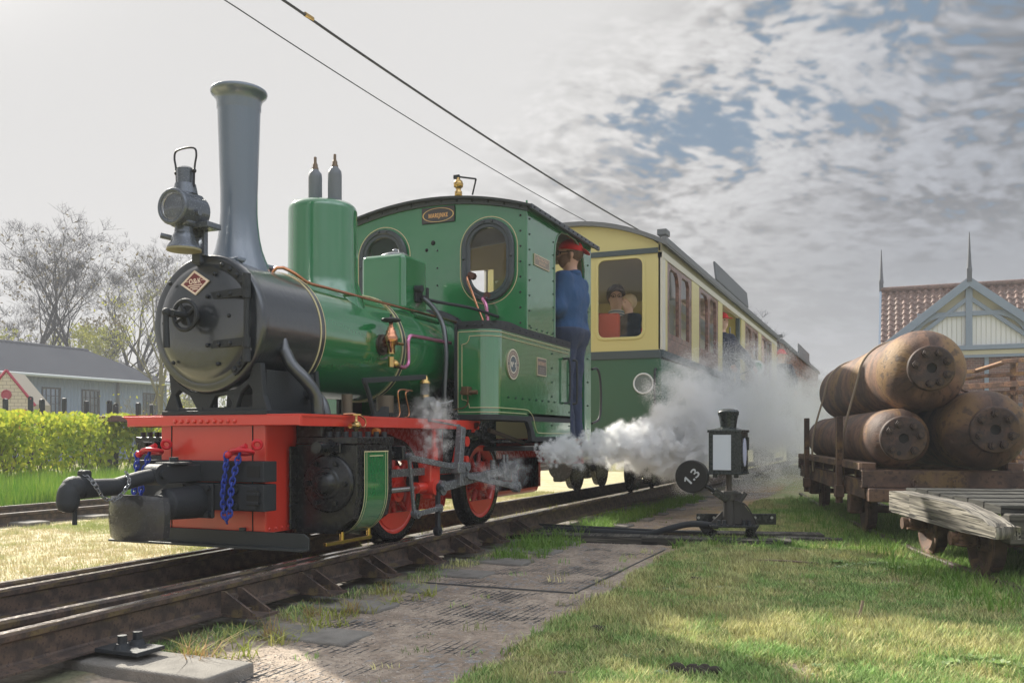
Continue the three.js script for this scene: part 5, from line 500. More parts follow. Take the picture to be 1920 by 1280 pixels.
function capD(p, x, y, z) { const [ax, ay, az, bx2, by, bz, ra, rb] = p, dx = bx2 - ax, dy = by - ay, dz = bz - az, t = clamp(((x - ax) * dx + (y - ay) * dy + (z - az) * dz) / (dx * dx + dy * dy + dz * dz + 1e-9), 0, 1); return Math.hypot(x - ax - dx * t, y - ay - dy * t, z - az - dz * t) - lerp(ra, rb, t); }
const ellD = (c, r, x, y, z) => { const a = Math.hypot((x - c[0]) / r[0], (y - c[1]) / r[1], (z - c[2]) / r[2]); return (a - 1) * Math.min(...r); };
// o: scale, arms [[elbow, wrist], [elbow, wrist]] (person's left = +x, facing +z), shirt / trousers / skin colours, cap, hair, beard, glasses, legs
function person(label, p, turn, o = {}) {
  const t = thing('person', label, 'person', p, turn), h = o.cell ?? 0.014, top = [[-0.10, 0.98, 0, 0.10, 0.98, 0, 0.12, 0.12], [-0.08, 1.12, 0.01, 0.08, 1.12, 0.01, 0.125, 0.125], [-0.09, 1.26, 0.0, 0.09, 1.26, 0, 0.125, 0.125], [-0.155, 1.395, -0.01, 0.155, 1.395, -0.01, 0.07, 0.07], [0, 1.3, -0.01, 0, 1.44, -0.015, 0.11, 0.07]], arms = [], hands = [], legs = [];
  (o.arms ?? [[[0.24, 1.13, -0.02], [0.26, 0.9, 0.08]], [[-0.24, 1.13, -0.02], [-0.26, 0.9, 0.08]]]).forEach(([e, w], k) => { const s = k ? -1 : 1; arms.push([s * 0.185, 1.395, -0.01, ...e, 0.062, 0.05], [...e, ...w, 0.048, 0.034]); const d = new THREE.Vector3(w[0] - e[0], w[1] - e[1], w[2] - e[2]).normalize(), W = new THREE.Vector3(...w), up = Math.abs(d.y) > 0.8 ? new THREE.Vector3(0, 0, 1) : new THREE.Vector3(0, 1, 0), si = new THREE.Vector3().crossVectors(d, up).normalize(), nn = new THREE.Vector3().crossVectors(si, d), P = (a, b, c) => W.clone().addScaledVector(d, a).addScaledVector(nn, b).addScaledVector(si, c).toArray(); hands.push([...P(-0.02, 0, 0), ...P(0.07, 0, 0), 0.026, 0.03]); for (let f = 0; f < 4; f++) { const b = (f - 1.5) * 0.019, l = [0.075, 0.085, 0.08, 0.062][f]; hands.push([...P(0.085, b, 0), ...P(0.085 + l * 0.5, b, 0.006), 0.0095, 0.009], [...P(0.085 + l * 0.5, b, 0.006), ...P(0.085 + l * 0.85, b, 0.028), 0.009, 0.008]); } hands.push([...P(0.03, 0.022, 0.005), ...P(0.07, 0.05, 0.02), 0.012, 0.01], [...P(0.07, 0.05, 0.02), ...P(0.1, 0.045, 0.035), 0.01, 0.009]); });
  for (const s of [1, -1]) legs.push([s * 0.095, 0.95, 0, s * 0.105, 0.5, 0.02, 0.095, 0.062], [s * 0.105, 0.5, 0.02, s * 0.105, 0.08, -0.02, 0.062, 0.042], [s * 0.105, 0.04, -0.03, s * 0.12, 0.035, 0.15, 0.042, 0.038]);
  const ht = o.head ?? 0, ch = Math.cos(ht), sh = Math.sin(ht), hy = 1.635, headD = (x0, y, z0) => { const x = x0 * ch - z0 * sh, z = x0 * sh + z0 * ch; let d = ellD([0, hy + 0.02, -0.005], [0.076, 0.105, 0.098], x, y, z); d = smin(d, ellD([0, hy - 0.055, 0.025], [0.055, 0.062, 0.066], x, y, z), 0.04); d = smin(d, capD([0, hy + 0.012, 0.088, 0, hy - 0.022, 0.105, 0.009, 0.015], x, y, z), 0.02); d = smin(d, capD([-0.018, hy - 0.058, 0.08, 0.018, hy - 0.058, 0.08, 0.009, 0.009], x, y, z), 0.014); d = smin(d, capD([-0.03, hy + 0.03, 0.082, 0.03, hy + 0.03, 0.082, 0.012, 0.012], x, y, z), 0.02); for (const s of [1, -1]) { d = Math.max(d, -ellD([s * 0.031, hy + 0.012, 0.098], [0.015, 0.01, 0.014], x, y, z)); d = smin(d, ellD([s * 0.078, hy - 0.005, -0.005], [0.012, 0.032, 0.02], x, y, z), 0.012); } return d; };
  const full = [...top, ...arms, ...(o.legs === false ? [] : legs)], y0 = o.legs === false ? 0.86 : -0.02, ww = 0.55;
  const bodyD = (x, y, z) => { let d = 9; if (y > 1.36) { d = headD(x, y, z); d = smin(d, capD([0, 1.42, -0.02, 0, 1.56, 0.0, 0.06, 0.055], x, y, z), 0.03); } if (y < 1.55) { for (const c of full) d = smin(d, capD(c, x, y, z) + 0.014, 0.05); } let hd = 9; for (const c of hands) { const q = capD(c, x, y, z); hd = smin(hd, q, 0.008); } return smin(d, hd, 0.012); };
  const body = part('body', nets(bodyD, [-ww, y0, -0.4], [ww, 1.78, 0.62], h), std(o.skin ?? [0.52, 0.30, 0.22], 0.55), t);
  const cloth = (bones, r, ylo, yhi, wr) => (x, y, z) => { let d = 9; for (const c of bones) d = smin(d, capD(c, x, y, z) - r, 0.05); d += wr * (f3(x * 13, y * 9 + 3, z * 13) - 0.5) + wr * 0.5 * Math.abs(f3(x * 22 + y * 9 + 7, y * 13, z * 22) - 0.5); return Math.max(d, y - yhi, ylo - y); };
  part('shirt', nets(cloth([...top, ...arms], 0.014, o.hem ?? 0.9, 1.47, 0.03), [-ww, 0.8, -0.4], [ww, 1.5, 0.6], h * 1.1), o.shirt, t, o.shirtLabel); part('collar', tor(0.062, 0.018, 0, 1.462, 0.015, [1.75, 0, 0], [1, 1.1, 1.6]), o.shirt, t);
  if (o.legs !== false) { part('trousers', nets(cloth([...legs.filter((_, i) => i % 3 < 2), top[0]], 0.02, 0.06, 1.0, 0.03), [-0.3, 0, -0.25], [0.3, 1.02, 0.25], h * 1.2), o.trousers, t); part('shoe', [0, 1].map((k) => ball(0.06, (k ? -1 : 1) * 0.115, 0.04, -0.06, [0.8, 0.7, 2.1])), M.dark, t); }
  const hg = new THREE.Group(); hg.name = 'head_gear'; hg.rotation.y = ht; hg.updateMatrixWorld(true); const put = (n, g, m, l) => { const q = part(n, g, m, t, l); q.rotation.y = ht; return q; };
  for (const s of [1, -1]) put('eye', [ball(0.0115, s * 0.031, hy + 0.012, -0.079)], std([0.05, 0.035, 0.03], 0.2));
  if (o.hair) put('hair', nets((x, y, z) => { let d = ellD([0, hy + 0.032, -0.014], [0.087 + (o.hairVol ?? 0), 0.108 + (o.hairVol ?? 0), 0.106 + (o.hairVol ?? 0)], x, y, z) + 0.012 * (f3(x * 50, y * 30, z * 50) - 0.5); return Math.max(d, -(headD(x, y, z) - 0.001) - 0.02, (z - 0.05) * 0.8 + (hy + 0.035 - y) * 0.7 - (z < 0 ? 0.03 : 0), hy - 0.07 - y, o.cap ? y - hy - 0.03 : -9); }, [-0.13, 1.5, -0.15], [0.13, 1.82, 0.13], 0.008), o.hair);
  if (o.cap) { put('cap', nets((x, y, z) => { const d = ellD([0, hy + 0.04, -0.008], [0.088, 0.098, 0.108], x, y, z); return Math.max(d, hy + 0.035 - y + z * (o.capBack ? 0.12 : -0.05)); }, [-0.12, 1.6, -0.15], [0.12, 1.82, 0.15], 0.006), o.cap, 'red cap'); put('cap_peak', tf(norm(new THREE.SphereGeometry(1, 16, 8)), [0, hy + 0.035, o.capBack ? 0.125 : -0.125], [o.capBack ? -0.55 : 0.15, 0, 0], [0.07, 0.008, 0.062]), o.cap); }
  if (o.beard) put('beard', nets((x, y, z) => { const d = headD(x * ch + z * sh, y, -x * sh + z * ch) - 0.005 + 0.006 * (f3(x * 90, y * 90, z * 90) - 0.5); return Math.max(d, y - hy + 0.035 - Math.abs(x) * 0.5, 0.0 - z, -(Math.hypot(x, (y - hy + 0.058) * 1.6) - 0.014)); }, [-0.11, 1.48, -0.02], [0.11, 1.66, 0.14], 0.006), o.beard);
  if (o.glasses) put('glasses', [tor(0.024, 0.0035, 0.034, hy + 0.012, -0.108, [0, 0.15, 0], [1, 0.8, 1]), tor(0.024, 0.0035, -0.034, hy + 0.012, -0.108, [0, -0.15, 0], [1, 0.8, 1]), ...poly([[0.058, hy + 0.016, -0.1], [0.084, hy + 0.012, 0.01]], 0.004), ...poly([[-0.058, hy + 0.016, -0.1], [-0.084, hy + 0.012, 0.01]], 0.004)], std([0.02, 0.02, 0.02], 0.4));
  if (o.size) t.scale.setScalar(o.size); return t;
}
const clothM = (c, r = 0.9) => std(c, r, { sheen: 0.3, sheenColor: new THREE.Color(0.4, 0.4, 0.45), bumpMap: again(T.fine, 8), bumpScale: 0.002 }), capRed = clothM([0.62, 0.02, 0.02]), hairD = std([0.10, 0.055, 0.03], 0.7);
person('engine driver in blue shirt, glasses and backward red cap, standing in the cab doorway', [XC + 0.655, RAIL + 0.56, S0 + 3.61], -1.62, { size: 0.975, head: 0.5, cell: 0.011, shirt: clothM([0.028, 0.085, 0.21]), trousers: clothM([0.035, 0.05, 0.10]), cap: capRed, capBack: true, beard: std([0.22, 0.12, 0.08], 0.8), hair: hairD, glasses: true, arms: [[[0.27, 1.15, 0.0], [0.17, 1.12, 0.27]], [[-0.25, 1.15, 0.02], [-0.15, 1.2, 0.28]]] });
// ---------- coaches ----------
function coachShell(n, label, s0, len, c) {
  const t = thing('coach', label, 'railway coach', [XC, 0, s0]), Wd = 0.97, P = (nm, g, m, p = t, l) => part(nm, g, m, p, l);
  const ry = (x, e = 2.80, k = 3.07) => k - (k - e) * (x / 1.03) ** 2, arcP = []; for (let i = 0; i <= 16; i++) { const x = lerp(-1.04, 1.04, i / 16); arcP.push([x, ry(x)]); } const low = arcP.map(([x, y]) => [x, y - 0.045]).reverse();
  P('roof', [tf(ex([...arcP, ...low], len + 0.12), [0, 0, len + 0.06]), bx(0.05, 0.07, len + 0.1, 1.02, 2.80, len / 2, 0.006), bx(0.05, 0.07, len + 0.1, -1.02, 2.80, len / 2, 0.006), bx(0.1, 0.06, 0.16, 0.98, 2.90, 0.1, 0.006)], std([0.17, 0.18, 0.195], 0.6, { bumpMap: again(T.noise, 1), bumpScale: 0.002 }));
  const sg = arcP.filter((_, i) => i > 0 && i < 16).map(([x, y]) => [x * 0.98, y - 0.04]).reverse();
  const win = [-0.55, 0.55].map((x) => new THREE.Path(rrect(0.50, 0.83, 0.09, THREE.Shape).getPoints(6).map((p) => p.add(new THREE.Vector2(x, 2.245))))), ends = [0, len - 0.03];
  for (const e of ends) { P('end_panel', [tf(ex(shp([[-Wd, 1.70], [Wd, 1.70], [Wd, 2.76], ...sg, [-Wd, 2.76]], win), 0.03), [0, 0, e + 0.03])], c.upper); P('end_waist', bx(1.96, 0.085, 0.05, 0, 1.658, e + 0.012, 0.006), c.trim); P('end_strip', [bx(1.9, 0.055, 0.02, 0, 2.71, e - 0.006 + (e ? 0.042 : 0), 0.003)], c.trim); P('end_apron', bx(1.94, 0.82, 0.03, 0, 1.21, e + 0.015, 0.003), c.lower); }
  P('window_surround', [0.55, -0.55].map((x) => tf(ex(shp(rrect(0.53, 0.86, 0.1, THREE.Shape), [rrect(0.47, 0.80, 0.08)]), 0.02, 0.004), [x, 2.245, 0.01]))[0], c.upper); P('end_pane', tf(norm(new THREE.PlaneGeometry(0.5, 0.83)), [0.55, 2.245, 0.016]), M.glass); P('end_pane', tf(norm(new THREE.PlaneGeometry(0.5, 0.83)), [-0.55, 2.245, 0.016]), M.glass);
  P('floor', bx(1.9, 0.06, len, 0, 0.80, len / 2, 0.004), M.dark); P('underframe', [bx(0.06, 0.16, len - 0.1, 0.8, 0.69, len / 2, 0.004), bx(0.06, 0.16, len - 0.1, -0.8, 0.69, len / 2, 0.004), bx(1.6, 0.16, 0.08, 0, 0.69, 0.06, 0.004), ...[0.3, 0.45, 0.6, 0.75].map((k) => bx(1.6, 0.1, 0.06, 0, 0.66, len * k, 0.004))], M.grime); P('ceiling', bx(1.86, 0.02, len - 0.1, 0, 2.74, len / 2, 0), std([0.5, 0.46, 0.38], 0.7)); P('buffer', [cy(0.06, 0.06, 0.3, 0, 0.5, -0.12, 'z', 14), cy(0.13, 0.13, 0.03, 0, 0.5, -0.28, 'z', 22)], M.grime);
  for (const b of [1.7, len - 1.7]) { const bo = sub('bogie', t); for (const s of [1, -1]) { P('side_frame', [bx(0.05, 0.13, 1.5, s * 0.52, 0.42, b, 0.006), bx(0.12, 0.2, 0.16, s * 0.55, 0.38, b - 0.5, 0.02), bx(0.12, 0.2, 0.16, s * 0.55, 0.38, b + 0.5, 0.02), bx(0.05, 0.12, 0.4, s * 0.52, 0.55, b, 0.006)], M.grime, bo); for (const d of [-0.5, 0.5]) P('wheel', [lt([[0.02, -0.04], [0.23, -0.04], [0.235, 0.03], [0.26, 0.035], [0.26, 0.05], [0.02, 0.05]].map(([r, y]) => [r, -y * s]), s * 0.37, 0.43, b + d, 'x', 32)], M.grime, bo); } }
  return { t, P, Wd, ry };
}
{
  const yel = std([0.62, 0.55, 0.23], 0.42, { clearcoat: 0.4, clearcoatRoughness: 0.2, bumpMap: again(T.noise, 1), bumpScale: 0.001 }), grn = std([0.022, 0.115, 0.07], 0.45, { clearcoat: 0.5, clearcoatRoughness: 0.15, bumpMap: again(T.noise, 1), bumpScale: 0.001 }), trim = std([0.06, 0.085, 0.095], 0.5), crm = std([0.62, 0.60, 0.52], 0.55), oak = std([0.33, 0.165, 0.115], 0.4, { clearcoat: 0.4, map: again(T.noise, 2) });
  const LEN = 9.6, { t, P, Wd } = coachShell('coach', 'yellow and green wooden coach coupled behind the locomotive, wrapped in steam', 9.05, LEN, { upper: yel, lower: grn, trim });
  const X = (s) => s * Wd;
  // bays along the near side: [start, end, kind]
  const bays = [[0, 0.13, 'c'], [0.13, 0.22, 'p'], [0.22, 1.45, 'w'], [1.45, 1.86, 'p'], [1.86, 3.15, 'w'], [3.15, 3.46, 'p'], [3.46, 5.12, 'd'], [5.12, 5.48, 'p'], [5.48, 7.0, 'w'], [7.0, 7.35, 'p'], [7.35, 8.85, 'w'], [8.85, 9.1, 'p'], [9.1, 9.6, 'p']];
  for (const s of [1, -1]) {
    for (const [a, b, k] of bays) {
      const m = (a + b) / 2, L = b - a; if (k === 'p') P('post', bx(0.05, 1.0, L, X(s), 2.2, m, 0.008), yel); if (k === 'c') P('corner_post', bx(0.052, 1.0, L, X(s), 2.2, m, 0.008), crm);
      if (k !== 'd') P('lower_panel', bx(0.03, 0.79, L - 0.008, X(s) * 0.995, 1.215, m, 0.003), grn);
      if (k === 'w') { const w = sub('window', t); P('frame', [exS(shp([[a, 1.84], [b, 1.84], [b, 2.63], [a, 2.63]], [[[a + 0.10, 1.9], [m - 0.06, 1.9], [m - 0.06, 2.45], [m - 0.1, 2.54], [m - 0.18, 2.58], [a + 0.18, 2.58], [a + 0.11, 2.54], [a + 0.10, 2.48]], [[m + 0.06, 1.9], [b - 0.14, 1.9], [b - 0.14, 2.52], [b - 0.2, 2.58], [m + 0.12, 2.58], [m + 0.06, 2.52]]]), 0.04, X(s) - 0.02, 0.004)], oak, w); P('sill_board', bx(0.04, 0.14, L, X(s), 1.77, m, 0.004), oak, w); P('pane', [tf(norm(new THREE.PlaneGeometry(L, 0.72)), [X(s), 2.23, m], [0, Math.PI / 2, 0])], M.glass, w); }
    }
    P('waist_rail', [bx(0.06, 0.08, 3.44, X(s) * 1.003, 1.66, 1.73, 0.008), bx(0.06, 0.08, 4.46, X(s) * 1.003, 1.66, 7.36, 0.008)], trim); P('cantrail', [bx(0.064, 0.07, LEN, X(s), 2.665, LEN / 2, 0.006)], crm); P('eaves_panel', bx(0.04, 0.1, LEN, X(s), 2.75, LEN / 2, 0.003), std([0.3, 0.29, 0.2], 0.6));
    if (s > 0) { P('door_post', [bx(0.05, 1.85, 0.08, X(s) * 0.98, 1.76, 3.5, 0.006), bx(0.05, 1.85, 0.1, X(s) * 0.98, 1.76, 5.05, 0.006)], trim); P('gate_panel', bx(0.03, 0.8, 0.85, X(s) * 0.985, 1.22, 4.68, 0.004), trim); P('vestibule_wall', [bx(1.8, 1.9, 0.03, 0, 1.78, 5.13, 0.003), bx(1.8, 1.9, 0.03, 0, 1.78, 3.44, 0.003)], yel); P('door_rail', rod(V(X(s), 1.2, 4.2), V(X(s), 2.4, 4.2), 0.012), M.steel); }
  }
  for (const d of [2.62, 6.0]) P('white_mark', [exS([[d - 0.06, 1.06], [d + 0.06, 1.06], [d + 0.06, 1.42], [d, 1.52], [d - 0.06, 1.42]], 0.004, X(1) + 0.012)], std([0.7, 0.72, 0.68], 0.6)); P('number_plate', bx(0.004, 0.2, 0.14, X(1) + 0.014, 1.5, 5.35, 0), std([0.7, 0.7, 0.66], 0.6));
  P('roof_board', [tf(bx(0.03, 0.26, 2.95, 0, 0, 0, 0.01), [0.86, 3.13, 5.1], [0, 0, 0.12]), ...[3.8, 4.7, 5.6, 6.4].map((d) => rod(V(0.84, 2.88, d), V(0.86, 3.02, d), 0.012))], std([0.13, 0.14, 0.155], 0.6));
  P('end_disc', cy(0.1, 0.1, 0.012, 0.80, 1.36, -0.012, 'z', 32), std([0.16, 0.2, 0.19], 0.5)); P('disc_rim', tor(0.1, 0.009, 0.80, 1.36, -0.018), std([0.75, 0.77, 0.76], 0.5)); P('grab_rail', [tb([[0.93, 1.5, 0], [0.93, 1.5, -0.05], [0.93, 1.1, -0.05], [0.93, 1.1, 0]], 0.012, 6, 30)], M.matt);
  P('seat', [bx(0.9, 0.08, 0.45, 0.45, 1.3, 1.1, 0.03), bx(0.9, 0.7, 0.08, 0.45, 1.62, 1.35, 0.03), bx(0.9, 0.7, 0.08, -0.4, 1.62, 2.35, 0.03), bx(0.9, 0.7, 0.08, 0.4, 1.62, 6.6, 0.03)], std([0.10, 0.05, 0.035], 0.6)); P('red_seat_back', [bx(0.42, 0.55, 0.07, 0.26, 1.86, 0.28, 0.05)], std([0.5, 0.06, 0.045], 0.7));
  const brn = new THREE.MeshStandardMaterial({ map: again(T.wood, 1), color: new THREE.Color().setRGB(0.62, 0.30, 0.21), roughness: 0.6 }), c2 = coachShell('coach', 'reddish brown wooden coach at the tail of the train, pale in the haze', 19.2, 9.9, { upper: brn, lower: brn, trim: brn });
  const pl = shared(bx(0.03, 0.8, 0.148, 0, 0, 0, 0.006)); for (const s of [1, -1]) { for (let k = 0; k < 56; k++) { const m = part('side_plank', pl, brn, c2.t); m.position.set(s * Wd, 1.22, -(1.1 + k * 0.156)); } c2.P('waist_rail', bx(0.06, 0.07, 8.8, s * Wd, 1.66, 5.5, 0.006), brn); c2.P('cantrail', bx(0.05, 0.2, 9.9, s * Wd, 2.7, 4.95, 0.006), brn); for (let k = 0; k < 11; k++) { const d = 1.1 + k * 0.8; c2.P('post', bx(0.05, 0.95, 0.14, s * Wd, 2.15, d, 0.006), brn); const w = c2.P('window', [bx(0.035, 0.9, 0.05, s * Wd, 2.15, d + 0.4, 0.004), bx(0.035, 0.08, 0.66, s * Wd, 2.56, d + 0.4, 0.004), bx(0.035, 0.1, 0.66, s * Wd, 1.75, d + 0.4, 0.004)], brn); c2.P('pane', tf(norm(new THREE.PlaneGeometry(0.66, 0.8)), [s * Wd, 2.15, d + 0.4], [0, Math.PI / 2, 0]), M.glass, w); } }
  c2.P('roof_board', [bx(0.03, 0.3, 3.2, 0.8, 3.16, 7.4, 0.01), rod(V(0.8, 2.85, 6.2), V(0.8, 3.05, 6.2), 0.012), rod(V(0.8, 2.85, 8.7), V(0.8, 3.05, 8.7), 0.012), bx(0.1, 0.25, 0.1, 0.75, 2.98, 9.4, 0.01)], std([0.17, 0.18, 0.19], 0.6)); c2.P('number_plate', [bx(0.004, 0.22, 0.12, Wd + 0.02, 1.45, 1.2, 0)], std([0.7, 0.7, 0.66], 0.6)); c2.P('number_plate', [bx(0.004, 0.22, 0.12, Wd + 0.02, 1.3, 9.3, 0)], std([0.7, 0.7, 0.66], 0.6));
}
const navy = clothM([0.018, 0.024, 0.045]), pale = [0.72, 0.48, 0.39];
person('smiling woman in red jacket and striped scarf behind the front coach window', [-2.86, 0.72, 9.72], 0.35, { legs: false, shirt: clothM([0.55, 0.03, 0.04]), hair: std([0.07, 0.05, 0.04], 0.6), hairVol: 0.02, glasses: true, skin: pale, head: 0, arms: [[[0.25, 1.15, 0.05], [0.12, 1.1, 0.26]], [[-0.25, 1.15, 0.05], [-0.12, 1.1, 0.26]]] });
{ const sc = thing('scarf', 'blue and white striped scarf round the neck of the woman in the coach', 'scarf', [-2.86, 0.72, 9.72], 0.35); const w = std([0.7, 0.7, 0.68], 0.9), b = std([0.04, 0.15, 0.22], 0.9); for (let k = 0; k < 7; k++) part('stripe', tor(0.075 + k * 0.004, 0.014, 0, 1.475 - k * 0.017, -0.03 - k * 0.006, [1.45, 0, 0], [1, 1.15, 1]), k % 2 ? b : w, sc); }
person('blond toddler in dark blue jacket looking out of the front coach window', [-2.66, 1.08, 9.52], -0.75, { legs: false, size: 0.72, shirt: clothM([0.02, 0.035, 0.055]), hair: std([0.62, 0.50, 0.32], 0.6), hairVol: 0.012, skin: pale, arms: [[[0.24, 1.13, 0.02], [0.12, 1.1, 0.22]], [[-0.24, 1.13, 0.02], [-0.12, 1.1, 0.22]]] });
person('train guard in navy jacket and red cap leaning from the coach doorway with a disc', [-2.28, 0.83, 13.05], 1.0, { shirt: navy, trousers: navy, cap: capRed, skin: pale, arms: [[[0.30, 1.18, 0.12], [0.24, 0.98, 0.36]], [[-0.24, 1.15, 0.05], [-0.16, 0.98, 0.28]]] });
{ const d = thing('signal_disc', 'round green and white signal disc on a stick held out by the guard', 'signal disc', [-1.80, 1.80, 13.12], 0.5); part('disc', cy(0.105, 0.105, 0.012, 0, 0, 0, 'z', 32), std([0.75, 0.77, 0.75], 0.5), d); part('green_face', cy(0.07, 0.07, 0.006, 0, 0, -0.009, 'z', 28), std([0.01, 0.24, 0.10], 0.5), d); part('stick', rod(V(-0.08, -0.03, 0), V(-0.24, -0.1, 0.02), 0.011), M.woodDark, d); }
person('train guard in navy jacket and red cap standing on the platform between the coaches', [-2.12, 0.83, 18.95], 0.6, { shirt: navy, trousers: navy, cap: capRed, skin: pale, arms: [[[0.27, 1.15, 0.03], [0.2, 0.93, 0.2]], [[-0.27, 1.15, 0.03], [-0.2, 0.93, 0.2]]] });
// ---------- right: flat wagon with gas cylinders ----------
const WG = [-0.22, 0, 7.18], WT = 0.198;
{
  const t = thing('flat_wagon', 'rusty flat wagon with upright stakes carrying three big gas cylinders', 'wagon', WG, WT), P = (n, g, m = M.rust, p = t, l) => part(n, g, m, p, l);
  P('headstock', [bx(1.1, 0.12, 0.02, 0.54, 0.50, 0.0, 0.004), bx(1.1, 0.012, 0.1, 0.54, 0.562, 0.05, 0.002), bx(1.1, 0.012, 0.1, 0.54, 0.442, 0.05, 0.002), tor(0.025, 0.008, 0.35, 0.47, -0.02, [0, 0.7, 0]), tor(0.025, 0.008, 0.62, 0.47, -0.02, [0, 1.2, 0])]);
  for (const x of [0.02, 1.06]) P('sill', [bx(0.012, 0.13, 4.3, x, 0.42, 2.2, 0.003), bx(0.08, 0.012, 4.3, x + (x < 0.5 ? 0.03 : -0.03), 0.482, 2.2, 0.002), bx(0.08, 0.012, 4.3, x + (x < 0.5 ? 0.03 : -0.03), 0.358, 2.2, 0.002)]);
  for (const x of [0.04, 1.04]) P('bearer', [bx(0.12, 0.055, 4.2, x, 0.592, 2.15, 0.004), bx(0.1, 0.05, 0.02, x, 0.592, 0.04, 0.002)]); for (const d of [0.6, 1.2, 1.8, 2.5, 3.2, 3.9]) P('cross_bearer', bx(1.0, 0.07, 0.08, 0.54, 0.525, d, 0.004)); P('headstock', bx(1.1, 0.12, 0.04, 0.54, 0.50, 4.32, 0.004));
  for (const [d, a, b] of [[0.93, 0.31, 0.985], [3.25, 0.27, 1.02]]) for (const x of [-0.035, 1.11]) P('stake', [bx(0.05, b - a, 0.085, x, (a + b) / 2, d, 0.004), bx(0.07, 0.1, 0.11, x, a + 0.05, d, 0.006), cy(0.03, 0.03, 0.1, x, a, d, 'y', 12)]);
  for (const d of [0.75, 3.4]) { const ws = sub('wheelset', t); P('axle', cy(0.03, 0.03, 0.9, 0.54, 0.225, d, 'x', 10), M.rust, ws); for (const x of [0.18, 0.9]) P('wheel', [lt([[0.02, -0.03], [0.16, -0.03], [0.17, 0.03], [0.19, 0.035], [0.19, 0.05], [0.02, 0.05]].map(([r, y]) => [r, x < 0.5 ? -y : y]), x, 0.225, d, 'x', 32)], M.rust, ws); P('axle_box', [bx(0.1, 0.16, 0.14, 0.06, 0.27, d, 0.015), bx(0.1, 0.16, 0.14, 1.02, 0.27, d, 0.015)], M.rust, ws); } P('buffer_beam', [bx(0.35, 0.1, 0.12, 0.2, 0.385, -0.02, 0.01)]);
  const rustA = M.rust, tones = [[1.0, 1, 1], [0.95, 0.85, 0.85], [0.62, 0.55, 0.52]];
  const cyl = (lab, x, y, d0, R, len, boltA, miss, tone, roll) => {
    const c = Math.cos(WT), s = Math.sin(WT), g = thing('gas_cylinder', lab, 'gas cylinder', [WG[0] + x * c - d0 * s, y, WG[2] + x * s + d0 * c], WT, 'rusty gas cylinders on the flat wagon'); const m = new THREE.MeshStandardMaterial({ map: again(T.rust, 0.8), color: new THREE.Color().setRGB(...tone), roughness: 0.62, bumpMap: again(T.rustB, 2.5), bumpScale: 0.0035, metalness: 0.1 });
    const pr = [[0.001, 0.02], [0.15, 0.02]]; for (let k = 0; k <= 14; k++) { const a = k / 14 * Math.PI / 2; pr.push([Math.max(0.15, R * Math.pow(Math.sin(a), 0.62)), 0.03 + R * 0.95 * (1 - Math.cos(a))]); } const e = 0.03 + R * 0.95; pr.push([R, e + 0.35], [R * 1.004, e + 0.352], [R * 1.004, e + 0.358], [R, e + 0.36], [R, len - R], [R * 1.004, len - R + 0.002], [R * 1.004, len - R + 0.01], [R, len - R + 0.012]); for (let k = 1; k <= 8; k++) { const a = k / 8 * Math.PI / 2; pr.push([R * Math.cos(a), len - R + R * 0.9 * Math.sin(a)]); }
    const shell = lt(pr, 0, 0, 0, 'z', 64), uv = shell.attributes.uv; for (let i = 0; i < uv.count; i++) uv.setXY(i, uv.getX(i) * 2 * Math.PI * R, shell.attributes.position.getZ(i)); part('shell', shell, m, g, undefined, false);
    const fm = new THREE.MeshStandardMaterial({ map: again(T.rust, 1.7), color: new THREE.Color().setRGB(0.5, 0.46, 0.47), roughness: 0.6, bumpMap: again(T.rustB, 4), bumpScale: 0.002 }); const fl = part('flange', lt([[0.036, 0.0], [0.036, -0.012], [0.15, -0.012], [0.163, -0.005], [0.164, 0.025], [0.12, 0.03], [0.036, 0.03]], 0, 0, 0, 'z', 48), fm, g); part('bore', cy(0.037, 0.037, 0.004, 0, 0, 0.02, 'z', 24), M.dark, fl);
    const bg = shared([cy(0.027, 0.027, 0.032, 0, 0, -0.028, 'z', 6), cy(0.016, 0.016, 0.02, 0, 0, -0.048, 'z', 12), cy(0.031, 0.031, 0.006, 0, 0, -0.013, 'z', 14)]); for (const a of boltA) { const b = part('bolt', bg, fm, fl); b.position.set(0.112 * Math.cos(a), 0.112 * Math.sin(a), 0); b.rotation.z = a * 3; } if (miss !== undefined) part('bolt_hole', cy(0.016, 0.016, 0.004, 0.112 * Math.cos(miss), 0.112 * Math.sin(miss), -0.012, 'z', 14), M.dark, fl); g.rotation.z = 0; return g;
  };
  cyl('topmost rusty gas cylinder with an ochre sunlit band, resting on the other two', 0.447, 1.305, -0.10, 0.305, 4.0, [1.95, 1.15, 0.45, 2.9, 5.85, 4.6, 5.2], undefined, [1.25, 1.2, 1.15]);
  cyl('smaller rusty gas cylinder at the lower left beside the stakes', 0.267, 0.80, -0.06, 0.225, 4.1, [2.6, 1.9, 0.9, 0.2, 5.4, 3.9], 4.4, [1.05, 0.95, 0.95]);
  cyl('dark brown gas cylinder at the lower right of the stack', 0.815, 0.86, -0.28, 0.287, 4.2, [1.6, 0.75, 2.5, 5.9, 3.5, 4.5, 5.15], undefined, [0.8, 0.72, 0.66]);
  const strap = (n, l, d, x0, y0) => { const c = Math.cos(WT), s = Math.sin(WT), k = thing('lashing_strap', l, 'strap', WG, WT, 'lashing straps over the gas cylinders'), pts = [[x0, 0.45, d], [x0, y0, d]]; for (let i = 0; i <= 14; i++) { const a = lerp(Math.PI * 0.97, -0.1, i / 14); pts.push([0.447 + 0.312 * Math.cos(a), 1.305 + 0.312 * Math.sin(a), d]); } pts.push([0.447 + 0.4, 1.16, d], [1.09, 0.95, d], [1.12, 0.5, d]); const g = tb(pts, 0.011, 6, 120); part('strap', g, std([0.34, 0.27, 0.2], 0.8), k); };
